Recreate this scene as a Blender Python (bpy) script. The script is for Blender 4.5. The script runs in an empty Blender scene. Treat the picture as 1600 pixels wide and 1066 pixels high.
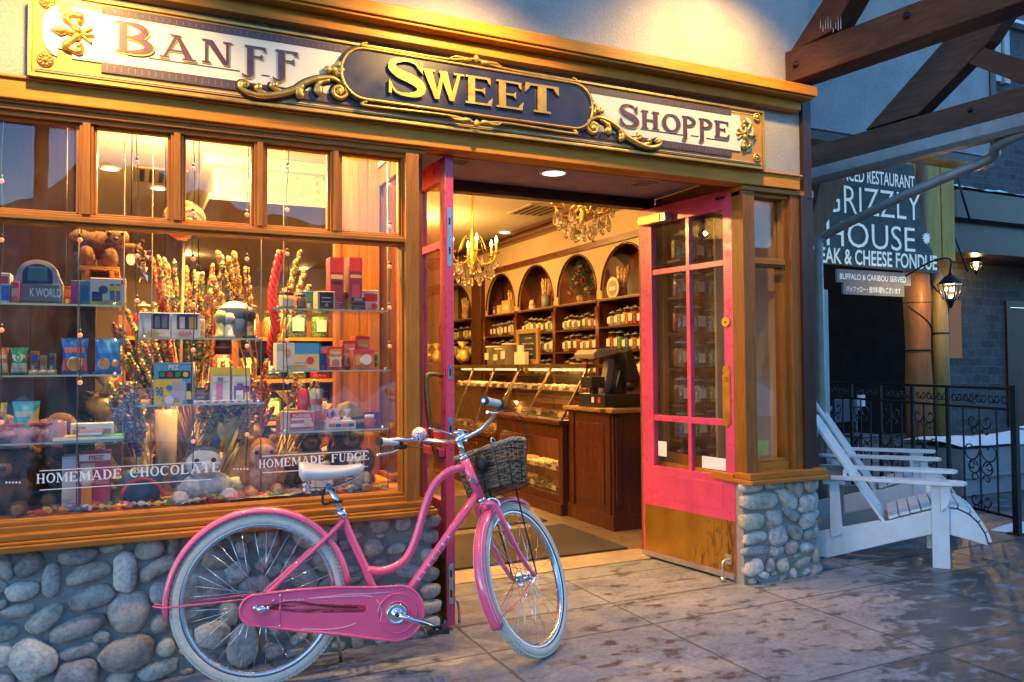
import bpy, bmesh, math, random
from math import sin, cos, pi, radians as R
from mathutils import Vector as V, Matrix
SC = bpy.context.scene
COL = SC.collection
rnd = random.Random(7)

# ------------------------------------------------------------------ camera
def cam_axes(yaw, pitch, roll):
    fw = V((sin(yaw)*cos(pitch), cos(yaw)*cos(pitch), sin(pitch)))
    r = V((cos(yaw), -sin(yaw), 0)); u = r.cross(fw)
    return cos(roll)*r + sin(roll)*u, cos(roll)*u - sin(roll)*r, fw
CR, CU, CF = cam_axes(R(25.3953), R(1.71436), R(-.38449))
EYE = V((0, 0, 1.32))
cd = bpy.data.cameras.new('camera'); cam = bpy.data.objects.new('camera', cd); COL.objects.link(cam)
cam.matrix_world = Matrix(((CR.x, CU.x, -CF.x, EYE.x), (CR.y, CU.y, -CF.y, EYE.y), (CR.z, CU.z, -CF.z, EYE.z), (0, 0, 0, 1)))
cd.sensor_width = 36; cd.lens = 1250/1600*36; cd.clip_start = .05; cd.clip_end = 3000
SC.camera = cam

# ------------------------------------------------------------------ world, sun, exposure
W = bpy.data.worlds.new("World"); SC.world = W; W.use_nodes = True
nt = W.node_tree; bg = nt.nodes['Background']
sky = nt.nodes.new('ShaderNodeTexSky'); sky.sky_type = 'NISHITA'; sky.sun_disc = False
SUN_EL, SUN_ROT = R(5.0), R(250)
sky.sun_elevation = SUN_EL; sky.sun_rotation = SUN_ROT; sky.altitude = 1400
sky.air_density = 1.0; sky.dust_density = .4; sky.ozone_density = 3.3
nt.links.new(sky.outputs[0], bg.inputs[0]); bg.inputs[1].default_value = .15
sd = bpy.data.lights.new('sun', 'SUN'); sd.energy = .02; sd.angle = R(15); sd.color = (1, .9, .8)
so = bpy.data.objects.new('sun', sd); COL.objects.link(so); so.rotation_euler = (R(85), 0, R(-70))
SC.view_settings.view_transform = 'Standard'; SC.view_settings.look = 'None'
SC.view_settings.exposure = 2.6; SC.view_settings.gamma = 1
SC.cycles.use_denoising = True
SC.cycles.max_bounces = 7; SC.cycles.transparent_max_bounces = 16; SC.cycles.glossy_bounces = 3
SC.cycles.diffuse_bounces = 3; SC.cycles.caustics_reflective = False; SC.cycles.caustics_refractive = False
SC.cycles.sample_clamp_indirect = 4; SC.cycles.use_light_tree = True

# ------------------------------------------------------------------ placing helpers
def ray(px, py): return CF + (px-800)/1250*CR - (py-533)/1250*CU
def at(px, py, Y):                 # point of the plane Y = const seen at that place of the photograph
    d = ray(px, py); return EYE + d*(Y/d.y)
def atX(px, py, X):
    d = ray(px, py); return EYE + d*(X/d.x)
def atZ(px, py, Z=0.):
    d = ray(px, py); return EYE + d*((Z-EYE.z)/d.z)
ORIG = {}
def thing(name, label, cat, loc=(0, 0, 0), group=None, parent=None):
    o = bpy.data.objects.new(name, None); COL.objects.link(o); o.location = loc; o.empty_display_size = .05
    ORIG[o.name] = V(loc)
    if parent:
        o.parent = parent; o.location = V(loc)-ORIG[parent.name]
    else:
        tag(o, label, cat, group)
    return o
def tag(o, label, cat, group=None):
    o['label'] = label; o['category'] = cat
    if group: o['group'] = group
    return o
def struct(o, kind='structure'):
    o['kind'] = kind; return o
def copy_tree(o, parent=None):
    c = o.copy(); COL.objects.link(c); c.parent = parent
    for ch in list(o.children): copy_tree(ch, c)
    return c

class MB:
    def __init__(s, mat=None):
        s.v = []; s.f = []; s.fm = []; s.sm = []; s.mats = []; s.m = 0; s.smooth = False; s.cols = {}
        if mat: s.use(mat)
    def use(s, mat):
        if mat not in s.mats: s.mats.append(mat)
        s.m = s.mats.index(mat); return s
    def add(s, vs, fs, smooth=None):
        n = len(s.v); s.v += [V(p) for p in vs]
        for f in fs:
            s.f.append([n+i for i in f]); s.fm.append(s.m); s.sm.append(s.smooth if smooth is None else smooth)
        return n
    def box(s, x0, y0, z0, x1, y1, z1):
        x0, x1 = min(x0, x1), max(x0, x1); y0, y1 = min(y0, y1), max(y0, y1); z0, z1 = min(z0, z1), max(z0, z1)
        s.add([(x0,y0,z0),(x1,y0,z0),(x1,y1,z0),(x0,y1,z0),(x0,y0,z1),(x1,y0,z1),(x1,y1,z1),(x0,y1,z1)],
              [(0,3,2,1),(4,5,6,7),(0,1,5,4),(1,2,6,5),(2,3,7,6),(3,0,4,7)], False); return s
    def bar(s, a, b, w, h, up=(0, 0, 1)):      # square bar from a to b
        a, b = V(a), V(b); d = (b-a).normalized(); up = V(up)
        sd_ = d.cross(up)
        if sd_.length < 1e-4: sd_ = d.cross(V((0, 1, 0)))
        sd_.normalize(); up = sd_.cross(d)
        q = [sd_*(i*w/2)+up*(j*h/2) for i, j in ((-1,-1),(1,-1),(1,1),(-1,1))]
        s.add([a+k for k in q]+[b+k for k in q], [(3,2,1,0),(4,5,6,7),(0,1,5,4),(1,2,6,5),(2,3,7,6),(3,0,4,7)], False); return s
    def tube(s, pts, r, n=8, closed=False, caps=True):
        pts = [V(p) for p in pts]; m = len(pts)
        rs = r if isinstance(r, (list, tuple)) else [r]*m
        vs = []; prev = None
        for i, p in enumerate(pts):
            if closed: t = pts[(i+1) % m]-pts[i-1]
            else: t = pts[min(i+1, m-1)]-pts[max(i-1, 0)]
            if t.length < 1e-9: t = V((0, 0, 1))
            t.normalize()
            if prev is None:
                a = t.cross(V((0, 0, 1)))
                if a.length < .05: a = t.cross(V((0, 1, 0)))
            else: a = prev-t*prev.dot(t)
            a.normalize(); prev = a; b = t.cross(a)
            vs += [p+(a*cos(2*pi*k/n)+b*sin(2*pi*k/n))*rs[i] for k in range(n)]
        fs = []
        for i in range(m if closed else m-1):
            j = (i+1) % m
            fs += [(i*n+k, i*n+(k+1) % n, j*n+(k+1) % n, j*n+k) for k in range(n)]
        base = s.add(vs, fs, True)
        if caps and not closed:
            s.f += [[base+k for k in range(n)][::-1], [base+(m-1)*n+k for k in range(n)]]; s.fm += [s.m]*2; s.sm += [False]*2
        return s
    def cyl(s, a, b, r, n=16): return s.tube([a, b], r, n)
    def lathe(s, prof, c=(0, 0, 0), n=20, ax=(0, 0, 1), caps=True):
        c = V(c); ax = V(ax).normalized(); a = ax.orthogonal().normalized(); b = ax.cross(a)
        vs = [c+ax*z+(a*cos(2*pi*k/n)+b*sin(2*pi*k/n))*r for r, z in prof for k in range(n)]
        fs = [(i*n+k, i*n+(k+1) % n, (i+1)*n+(k+1) % n, (i+1)*n+k) for i in range(len(prof)-1) for k in range(n)]
        base = s.add(vs, fs, True)
        if caps:
            m = len(prof)-1
            s.f += [[base+k for k in range(n)][::-1], [base+m*n+k for k in range(n)]]; s.fm += [s.m]*2; s.sm += [False]*2
        return s
    def prism(s, poly, fn, d0, d1):            # fn(u, v, d) -> point; poly is a list of (u, v)
        n = len(poly)
        s.add([fn(u, v, d0) for u, v in poly]+[fn(u, v, d1) for u, v in poly],
              [tuple(range(n))[::-1], tuple(range(n, 2*n))]+[(i, (i+1) % n, n+(i+1) % n, n+i) for i in range(n)], False); return s
    def blob(s, c, r, n=10, m=7, jit=0., rot=None, sq=1.):   # (jittered) ellipsoid
        c = V(c); r = r if isinstance(r, (list, tuple)) else (r, r, r); M_ = rot or Matrix.Identity(3)
        ph = [rnd.uniform(0, 6.28) for _ in range(6)]
        vs = []
        for i in range(m+1):
            th = pi*i/m
            for k in range(n):
                a = 2*pi*k/n
                d = V((sin(th)*cos(a), sin(th)*sin(a), cos(th)))
                if sq != 1: d = V([math.copysign(abs(q)**sq, q) for q in d])
                f = 1+jit*(sin(3*d.x+ph[0])+sin(3.7*d.y+ph[1])+sin(4.1*d.z+ph[2])+.6*sin(6*d.x+5*d.z+ph[3]))/2
                vs.append(c+M_ @ V((d.x*r[0]*f, d.y*r[1]*f, d.z*r[2]*f)))
        s.add(vs, [(i*n+k, (i+1)*n+k, (i+1)*n+(k+1) % n, i*n+(k+1) % n) for i in range(m) for k in range(n)], True); return s
    def grid(s, fn, nu, nv, smooth=True):
        vs = [fn(i/nu, j/nv) for j in range(nv+1) for i in range(nu+1)]
        w = nu+1
        s.add(vs, [(j*w+i, j*w+i+1, (j+1)*w+i+1, (j+1)*w+i) for j in range(nv) for i in range(nu)], smooth); return s
    def colour(s, i0, c): s.cols[(i0, len(s.v))] = c
    def build(s, name, parent=None, bevel=0, solid=0, segs=2, centre=True):
        me = bpy.data.meshes.new(name)
        off = ORIG.get(parent.name, V()) if parent else V()
        loc = V()
        if not parent and s.v and centre:                 # a lone mesh: put its origin at its base
            xs, ys, zs = zip(*s.v); loc = V(((min(xs)+max(xs))/2, (min(ys)+max(ys))/2, min(zs)))
        o_ = off+loc
        me.from_pydata([tuple(p-o_) for p in s.v], [], s.f)
        for m in s.mats: me.materials.append(m)
        me.polygons.foreach_set('material_index', s.fm); me.polygons.foreach_set('use_smooth', s.sm)
        if s.cols:
            ca = me.color_attributes.new('tint', 'FLOAT_COLOR', 'POINT')
            for (a, b), c in s.cols.items():
                for i in range(a, b): ca.data[i].color = (*c, 1)
        bm = bmesh.new(); bm.from_mesh(me); bmesh.ops.recalc_face_normals(bm, faces=bm.faces); bm.to_mesh(me); bm.free()
        me.update()
        o = bpy.data.objects.new(name, me); COL.objects.link(o); o.location = loc
        if parent: o.parent = parent
        ORIG[o.name] = o_ if True else loc
        if bevel:
            b = o.modifiers.new('bevel', 'BEVEL'); b.width = bevel; b.segments = segs; b.limit_method = 'ANGLE'; b.angle_limit = R(40); b.harden_normals = False
        return o
def mesh_thing(mb, name, label, cat, group=None, **k):
    return tag(mb.build(name, **k), label, cat, group)

def smooth_path(pts, k=6, closed=False):
    pts = [V(p) for p in pts]; n = len(pts); out = []
    for i in range(n if closed else n-1):
        p1, p2 = pts[i], pts[(i+1) % n]
        p0 = pts[i-1] if (i > 0 or closed) else p1*2-p2
        p3 = pts[(i+2) % n] if (i+2 < n or closed) else p2*2-p1
        for j in range(k):
            t = j/k
            out.append(.5*((2*p1)+(p2-p0)*t+(2*p0-5*p1+4*p2-p3)*t*t+(3*p1-p0-3*p2+p3)*t**3))
    if not closed: out.append(pts[-1])
    return out

# ------------------------------------------------------------------ materials
MATS = {}
def new_mat(name):
    m = bpy.data.materials.new(name); m.use_nodes = True; t = m.node_tree
    return m, t, t.nodes['Principled BSDF']
def nd(t, typ, **k):
    n = t.nodes.new(typ)
    for a, b in k.items():
        if a in n.inputs: n.inputs[a].default_value = b
        else: setattr(n, a, b)
    return n
def coords(t, scale=(1, 1, 1), kind='Object', rot=(0, 0, 0)):
    tc = t.nodes.new('ShaderNodeTexCoord'); mp = t.nodes.new('ShaderNodeMapping')
    mp.inputs['Scale'].default_value = scale; mp.inputs['Rotation'].default_value = rot
    t.links.new(tc.outputs[kind], mp.inputs[0]); return mp.outputs[0]
def noise(t, co, scale, detail=5, rough=.55, dist=0.):
    n = nd(t, 'ShaderNodeTexNoise'); n.inputs['Scale'].default_value = scale; n.inputs['Detail'].default_value = detail
    n.inputs['Roughness'].default_value = rough; n.inputs['Distortion'].default_value = dist
    t.links.new(co, n.inputs['Vector']); return n.outputs['Fac']
def ramp(t, fac, stops):
    r = t.nodes.new('ShaderNodeValToRGB'); e = r.color_ramp.elements
    while len(e) < len(stops): e.new(.5)
    for q, (p, c) in zip(e, stops):
        q.position = p; q.color = (*c, 1) if len(c) == 3 else c
    t.links.new(fac, r.inputs[0]); return r.outputs[0]
def bump(t, bs, h, strength=.3, dist=.01):
    b = t.nodes.new('ShaderNodeBump'); b.inputs['Strength'].default_value = strength; b.inputs['Distance'].default_value = dist
    t.links.new(h, b.inputs['Height']); t.links.new(b.outputs[0], bs.inputs['Normal']); return b
def mixc(t, fac, a, b, mode='MIX'):
    m = t.nodes.new('ShaderNodeMix'); m.data_type = 'RGBA'; m.blend_type = mode
    for sock, val in ((m.inputs[0], fac), (m.inputs[6], a), (m.inputs[7], b)):
        if isinstance(val, (int, float)): sock.default_value = val
        elif isinstance(val, tuple): sock.default_value = (*val, 1) if len(val) == 3 else val
        else: t.links.new(val, sock)
    return m.outputs[2]
def math_(t, op, a, b=None):
    m = t.nodes.new('ShaderNodeMath'); m.operation = op
    for i, val in enumerate((a, b)):
        if val is None: continue
        if isinstance(val, (int, float)): m.inputs[i].default_value = val
        else: t.links.new(val, m.inputs[i])
    return m.outputs[0]
def plain(name, c, rough=.5, metal=0., var=.15, scale=8, bmp=.0, coat=0., alpha=None, sheen=0.):
    key = (name,)
    if key in MATS: return MATS[key]
    m, t, b = new_mat(name)
    co = coords(t)
    n = noise(t, co, scale, 6, .6)
    lo = tuple(max(0, x*(1-var)) for x in c); hi = tuple(min(1, x*(1+var)) for x in c)
    t.links.new(ramp(t, n, [(.3, lo), (.7, hi)]), b.inputs['Base Color'])
    b.inputs['Metallic'].default_value = metal
    n2 = noise(t, co, scale*3, 4)
    t.links.new(ramp(t, n2, [(.3, (max(0, rough-.1),)*3), (.7, (min(1, rough+.1),)*3)]), b.inputs['Roughness'])
    if bmp: bump(t, b, noise(t, co, scale*8, 6), bmp, .004)
    if coat: b.inputs['Coat Weight'].default_value = coat; b.inputs['Coat Roughness'].default_value = .08
    MATS[key] = m; return m
def wood(name, c1, c2, axis='X', rough=.38, k=1., coat=.25):
    m, t, b = new_mat(name)
    sc = {'X': (1.2, 16, 16), 'Y': (16, 1.2, 16), 'Z': (16, 16, 1.2)}[axis]
    co = coords(t, tuple(x*k for x in sc))
    n = noise(t, co, 2.2, 7, .62, .8); n2 = noise(t, co, 9, 4, .6, .3)
    big = noise(t, coords(t, (1, 1, 1)), 2.3, 3)
    c = ramp(t, n, [(.25, c1), (.52, tuple((a+b_)/2 for a, b_ in zip(c1, c2))), (.75, c2)])
    c = mixc(t, .35, c, ramp(t, n2, [(.3, tuple(x*.55 for x in c1)), (.65, (1, 1, 1))]), 'MULTIPLY')
    c = mixc(t, .35, c, ramp(t, big, [(.35, (.62, .58, .55)), (.65, (1, 1, 1))]), 'MULTIPLY')
    t.links.new(c, b.inputs['Base Color'])
    t.links.new(ramp(t, n, [(.2, (rough+.12,)*3), (.8, (rough-.08,)*3)]), b.inputs['Roughness'])
    bump(t, b, n2, .25, .002)
    b.inputs['Coat Weight'].default_value = coat; b.inputs['Coat Roughness'].default_value = .25
    b.inputs['Specular IOR Level'].default_value = .3
    return m
def emit(name, c, s, base=.08):
    if (name,) in MATS: return MATS[(name,)]
    m, t, b = new_mat(name); b.inputs['Base Color'].default_value = (*[q*base for q in c], 1)
    b.inputs['Emission Color'].default_value = (*c, 1); b.inputs['Emission Strength'].default_value = s
    MATS[(name,)] = m; return m
def glass_pane(name, tint=(.97, .98, .97), base=.045, dirt=.0, rough=.0):
    m = bpy.data.materials.new(name); m.use_nodes = True; t = m.node_tree; t.nodes.clear()
    out = nd(t, 'ShaderNodeOutputMaterial'); mx = nd(t, 'ShaderNodeMixShader')
    tr = nd(t, 'ShaderNodeBsdfTransparent'); tr.inputs[0].default_value = (*tint, 1)
    gl = nd(t, 'ShaderNodeBsdfGlossy'); gl.inputs['Roughness'].default_value = rough
    lw = nd(t, 'ShaderNodeLayerWeight'); lw.inputs[0].default_value = .5
    f = math_(t, 'POWER', lw.outputs['Facing'], 4.0)
    f = math_(t, 'MULTIPLY', f, .9); f = math_(t, 'ADD', f, base)
    t.links.new(f, mx.inputs[0]); t.links.new(tr.outputs[0], mx.inputs[1]); t.links.new(gl.outputs[0], mx.inputs[2])
    last = mx.outputs[0]
    # a faint uneven waviness of the pane
    b = nd(t, 'ShaderNodeBump'); b.inputs['Strength'].default_value = .012; b.inputs['Distance'].default_value = .05
    t.links.new(noise(t, coords(t), 2.5, 2), b.inputs['Height']); t.links.new(b.outputs[0], gl.inputs['Normal'])
    if dirt:
        df = nd(t, 'ShaderNodeBsdfDiffuse'); df.inputs[0].default_value = (.6, .6, .6, 1)
        m2 = nd(t, 'ShaderNodeMixShader')
        n = noise(t, coords(t, (1, 1, .5)), 9, 8, .7)
        t.links.new(ramp(t, n, [(.45, (0, 0, 0)), (.8, (dirt,)*3)]), m2.inputs[0])
        t.links.new(last, m2.inputs[1]); t.links.new(df.outputs[0], m2.inputs[2]); last = m2.outputs[0]
    t.links.new(last, out.inputs[0]); return m

# text: the built-in face, flattened into a mesh and laid on a surface by fn(u, v, d)
def text_into(mb, s, fn, width=None, height=1., depth=.002, bold=.0, align='CENTER', spacing=1.):
    cu = bpy.data.curves.new('t', 'FONT'); cu.body = s; cu.size = 1; cu.offset = bold; cu.align_x = 'LEFT'; cu.space_character = spacing
    cu.resolution_u = 3
    ob = bpy.data.objects.new('t', cu); COL.objects.link(ob)
    dg = bpy.context.evaluated_depsgraph_get(); me = bpy.data.meshes.new_from_object(ob.evaluated_get(dg))
    vs = [tuple(v.co) for v in me.vertices]; fs = [tuple(p.vertices) for p in me.polygons]
    bpy.data.objects.remove(ob); bpy.data.curves.remove(cu); bpy.data.meshes.remove(me)
    if not vs: return
    x0 = min(v[0] for v in vs); x1 = max(v[0] for v in vs); y0 = min(v[1] for v in vs); y1 = max(v[1] for v in vs)
    sy = height/(y1-y0); sx = (width/(x1-x0)) if width else sy
    wd = (x1-x0)*sx; ox = {'CENTER': -wd/2, 'LEFT': 0, 'RIGHT': -wd}[align]
    mb.add([fn((x-x0)*sx+ox, (y-y0)*sy, depth) for x, y, z in vs], fs, False)

# ---- serif capitals drawn as strokes; each returns polygons in a unit box
def ribbon(pts, ws, k=5):
    P = smooth_path([(x, y, 0) for x, y in pts], k); n = len(P)
    L = []; Rr = []
    for i, p in enumerate(P):
        t = (P[min(i+1, n-1)]-P[max(i-1, 0)]); t.normalize(); nrm = V((-t.y, t.x, 0))
        s = i/(n-1)*(len(ws)-1); a = int(min(s, len(ws)-2)); w = ws[a]+(ws[a+1]-ws[a])*(s-a)
        L.append((p.x+nrm.x*w/2, p.y+nrm.y*w/2)); Rr.append((p.x-nrm.x*w/2, p.y-nrm.y*w/2))
    return [[L[i], L[i+1], Rr[i+1], Rr[i]] for i in range(n-1)]
def rect(a, b, c, d): return [(a, b), (c, b), (c, d), (a, d)]
def arc(cx, cy, rx, ry, a0, a1, n=9): return [(cx+rx*cos(R(a0+(a1-a0)*i/(n-1))), cy+ry*sin(R(a0+(a1-a0)*i/(n-1)))) for i in range(n)]
def stem(x, w=.2, y0=0, y1=1, s=.07, o=.09):
    return [rect(x, y0, x+w, y1), rect(x-o, y0, x+w+o, y0+s), rect(x-o, y1-s, x+w+o, y1)]
def glyph(ch):
    if ch == 'B': return stem(.1, .22)+ribbon(arc(.3, .74, .5, .23, 90, -90), [.07, .17, .22, .17, .06])+ribbon(arc(.3, .27, .62, .24, 90, -90), [.06, .17, .24, .17, .07])
    if ch == 'A': return [[(.46, 1), (.56, 1), (1.0, .0), (.76, 0)], [(.46, 1), (.54, .9), (.17, 0), (.09, 0)], rect(.24, .3, .74, .37), rect(0, 0, .28, .06), rect(.66, 0, 1.08, .06), rect(.3, .95, .62, 1)]
    if ch == 'N': return [rect(.08, 0, .17, 1), rect(.83, 0, .92, 1), [(.08, 1), (.34, 1), (.92, 0), (.72, 0)], rect(-.02, 0, .28, .06), rect(-.02, .94, .2, 1), rect(.72, .94, 1.02, 1)]
    if ch == 'J': # the swung F of the first word: a stem that drops below the line with a flag arm
        return [rect(.2, -.28, .48, 1), rect(.1, .93, 1., 1), [(.84, .93), (1., .93), (1., .76), (.9, .86)], rect(.48, .5, .82, .57), [(.74, .57), (.86, .68), (.86, .42), (.74, .5)]]+ribbon([(.42, -.22), (.3, -.36), (.1, -.36), (-.02, -.28)], [.16, .12, .08, .05])
    if ch == 'F': return stem(.12, .24)+[rect(.3, .93, .95, 1), [(.8, .93), (.95, .93), (.95, .74), (.88, .8)], rect(.3, .48, .7, .55), [(.62, .55), (.72, .64), (.72, .38), (.62, .48)]]
    if ch == 'S': return ribbon([(.86, .76), (.74, .93), (.48, .98), (.2, .9), (.14, .72), (.34, .57), (.66, .46), (.88, .3), (.82, .1), (.5, .02), (.24, .07), (.1, .26)], [.03, .06, .08, .15, .2, .24, .26, .24, .18, .09, .06, .03])+[[(.86, .96), (.92, .96), (.92, .66), (.83, .76)], [(.05, .38), (.13, .28), (.12, .02), (.05, .02)]]
    if ch == 'W': return [[(.04, 1), (.24, 1), (.42, .0), (.32, 0)], [(.42, .0), (.32, .0), (.47, .92), (.54, .92)], [(.42, 1), (.62, 1), (.78, 0), (.68, 0)], [(.78, 0), (.68, .0), (.88, 1), (.95, 1)], rect(-.02, .94, .32, 1), rect(.78, .94, 1.03, 1)]
    if ch == 'E': return stem(.1, .24)+[rect(.3, .93, .9, 1), rect(.3, 0, .94, .07), [(.78, .94), (.9, .94), (.9, .74), (.84, .8)], [(.8, .06), (.94, .06), (.98, .3), (.86, .18)], rect(.3, .48, .68, .55), [(.6, .55), (.7, .64), (.7, .38), (.6, .48)]]
    if ch == 'T': return [rect(.38, 0, .62, 1), rect(.26, 0, .74, .07), rect(.02, .92, .98, 1), [(.02, 1), (.02, .68), (.1, .78), (.18, .93)], [(.98, 1), (.98, .68), (.9, .78), (.82, .93)]]
    if ch == 'H': return stem(.1, .2)+stem(.7, .2)+[rect(.3, .46, .7, .53)]
    if ch == 'O': return ribbon(arc(.5, .5, .4, .46, 0, 360, 25), [.2, .16, .07, .16, .2, .16, .07, .16, .2], 1)
    if ch == 'P': return [rect(.14, -.3, .36, 1), rect(.04, .94, .4, 1)]+ribbon(arc(.34, .72, .5, .25, 90, -90), [.06, .15, .2, .15, .06])+ribbon([(.3, -.24), (.2, -.34), (.04, -.32)], [.12, .09, .04])
    if ch == 'M': return [rect(.08, 0, .16, 1), rect(.78, 0, .96, 1), [(.06, 1), (.26, 1), (.54, .2), (.46, .06)], [(.92, 1), (.8, 1), (.46, .06), (.54, .2)], rect(0, 0, .26, .06), rect(.7, 0, 1.04, .06), rect(-.02, .94, .2, 1), rect(.8, .94, 1.04, 1)]
    if ch == 'D': return stem(.1, .22)+ribbon(arc(.3, .5, .58, .465, 90, -90, 13), [.07, .14, .22, .14, .07])
    if ch == 'C': return ribbon(arc(.52, .5, .42, .46, 40, 322, 21), [.05, .07, .1, .2, .24, .2, .1, .07, .04])+[[(.84, .96), (.9, .96), (.9, .66), (.83, .76)]]
    if ch == 'L': return stem(.1, .24)+[rect(.3, 0, .9, .07), [(.76, .06), (.9, .06), (.94, .32), (.83, .18)]]
    if ch == 'U': return [rect(.02, .94, .42, 1), rect(.7, .94, 1., 1), rect(.1, .3, .32, 1), rect(.8, .3, .88, 1)]+ribbon([(.21, .32), (.26, .12), (.5, .03), (.76, .12), (.84, .32)], [.22, .18, .1, .08, .08])
    if ch == 'G': return glyph('C')+[rect(.66, .08, .88, .44), rect(.56, .4, .98, .46)]
    return []
def letter(mb, ch, fn, u0, u1, v0, v1, d0, d1):
    for i, poly in enumerate(glyph(ch)):
        mb.prism([(u0+(u1-u0)*a, v0+(v1-v0)*b) for a, b in poly], fn, d0, d1+i*.00006)
# ------------------------------------------------------------------ material set
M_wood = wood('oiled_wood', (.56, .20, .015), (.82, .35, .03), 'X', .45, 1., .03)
M_woodZ = wood('oiled_wood_upright_shaded', (.21, .073, .012), (.35, .135, .022), 'Z', .42, 1., .06)  # darker copy of the oiled wood, shade mixed into its colour
M_frame = wood('oiled_frame_wood_lit', (.34, .12, .014), (.52, .21, .026), 'X', .42, 1., .04)  # brighter copy of the oiled wood, lamp glow mixed into its colour
M_frameZ = wood('oiled_frame_upright_lit', (.32, .115, .014), (.50, .20, .026), 'Z', .42, 1., .04)  # upright grain of the same lamp-brightened colour
M_woodY = wood('oiled_wood_deep', (.30, .10, .022), (.46, .18, .045), 'Y')
M_dark = wood('dark_stained_wood', (.035, .012, .007), (.085, .03, .014), 'Z', .3)
M_darkX = wood('dark_stained_wood_long', (.035, .012, .007), (.085, .03, .014), 'X', .3)
M_pan = wood('dark_panel_boards', (.014, .006, .004), (.036, .013, .007), 'Z', .45, 1., 0)
M_mah = wood('mahogany', (.07, .018, .008), (.16, .045, .016), 'Z', .28)
M_mahY = wood('mahogany_long', (.07, .018, .008), (.16, .045, .016), 'Y', .28)
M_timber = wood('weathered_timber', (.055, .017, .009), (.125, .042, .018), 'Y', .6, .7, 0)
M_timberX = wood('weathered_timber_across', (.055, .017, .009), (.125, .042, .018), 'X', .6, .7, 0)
M_log = wood('orange_log', (.26, .10, .03), (.42, .18, .055), 'Z', .5, .6, .1)
M_pole = wood('yellow_pole', (.34, .24, .08), (.5, .36, .14), 'Z', .5, .6, .1)
M_black = plain('black_gap', (.012, .010, .010), .6)
M_pink = plain('door_pink_paint', (.60, .06, .14), .32, 0, .1, 5, .06, .3)
M_brass = plain('aged_brass', (.56, .34, .07), .34, .9, .28, 9, .05)
M_bronze = plain('bronze_pull', (.33, .22, .10), .34, .9, .2, 12)
M_steel = plain('brushed_steel', (.6, .6, .6), .3, 1., .1)
M_alu = plain('dull_aluminium', (.45, .44, .42), .45, .8, .15)
M_white = plain('white_paper', (.78, .77, .74), .7)
M_yellow = plain('yellow_paper', (.8, .6, .04), .6)
M_iron = plain('black_iron', (.012, .013, .016), .45, .4)
M_chrome = plain('chrome', (.75, .76, .78), .12, 1., .05)
M_pane = glass_pane('window_glass', base=.07, dirt=.05)
M_pane2 = glass_pane('door_glass', base=.05, dirt=.03)
M_shelfglass = glass_pane('shelf_glass', (.9, .95, .93), .09)
M_case = glass_pane('case_glass', (.97, .97, .95), .05)
M_jar = glass_pane('jar_glass', (.96, .97, .95), .04)
M_snow = plain('snow', (.82, .85, .9), .6, 0, .06, 6, .3)

def stucco_mat(name, c, k=1.):
    m, t, b = new_mat(name); co = coords(t)
    n = noise(t, co, 3, 6); f = noise(t, co, 60*k, 6, .7)
    c_ = ramp(t, n, [(.3, tuple(x*.82 for x in c)), (.7, tuple(min(1, x*1.1) for x in c))])
    c_ = mixc(t, .5, c_, ramp(t, f, [(.3, (.6, .6, .6)), (.6, (1, 1, 1))]), 'MULTIPLY')
    t.links.new(c_, b.inputs['Base Color']); b.inputs['Roughness'].default_value = .92
    bump(t, b, f, .7, .012); return m
M_stucco = stucco_mat('grey_stucco', (.44, .43, .41))
M_stucco2 = stucco_mat('smooth_grey_render', (.44, .44, .45), .5)

def stone_mat(name, mortar=False):
    m, t, b = new_mat(name); co = coords(t)
    n = noise(t, co, 14, 8, .65, .4); f = noise(t, co, 70, 6, .7)
    at_ = nd(t, 'ShaderNodeAttribute'); at_.attribute_name = 'tint'
    c = mixc(t, 1., at_.outputs['Color'], ramp(t, n, [(.30, (.42, .40, .38)), (.5, (.95, .95, .95)), (.72, (1.3, 1.27, 1.2))]), 'MULTIPLY')
    c = mixc(t, .6, c, ramp(t, f, [(.35, (.45, .45, .45)), (.55, (1, 1, 1))]), 'MULTIPLY')
    t.links.new(c, b.inputs['Base Color']); b.inputs['Roughness'].default_value = .72
    bump(t, b, mixc(t, .5, n, f), .9, .014); return m
M_stone = stone_mat('river_stone')
M_mortar = plain('mortar', (.24, .235, .225), .9, 0, .25, 14, .8)

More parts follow.
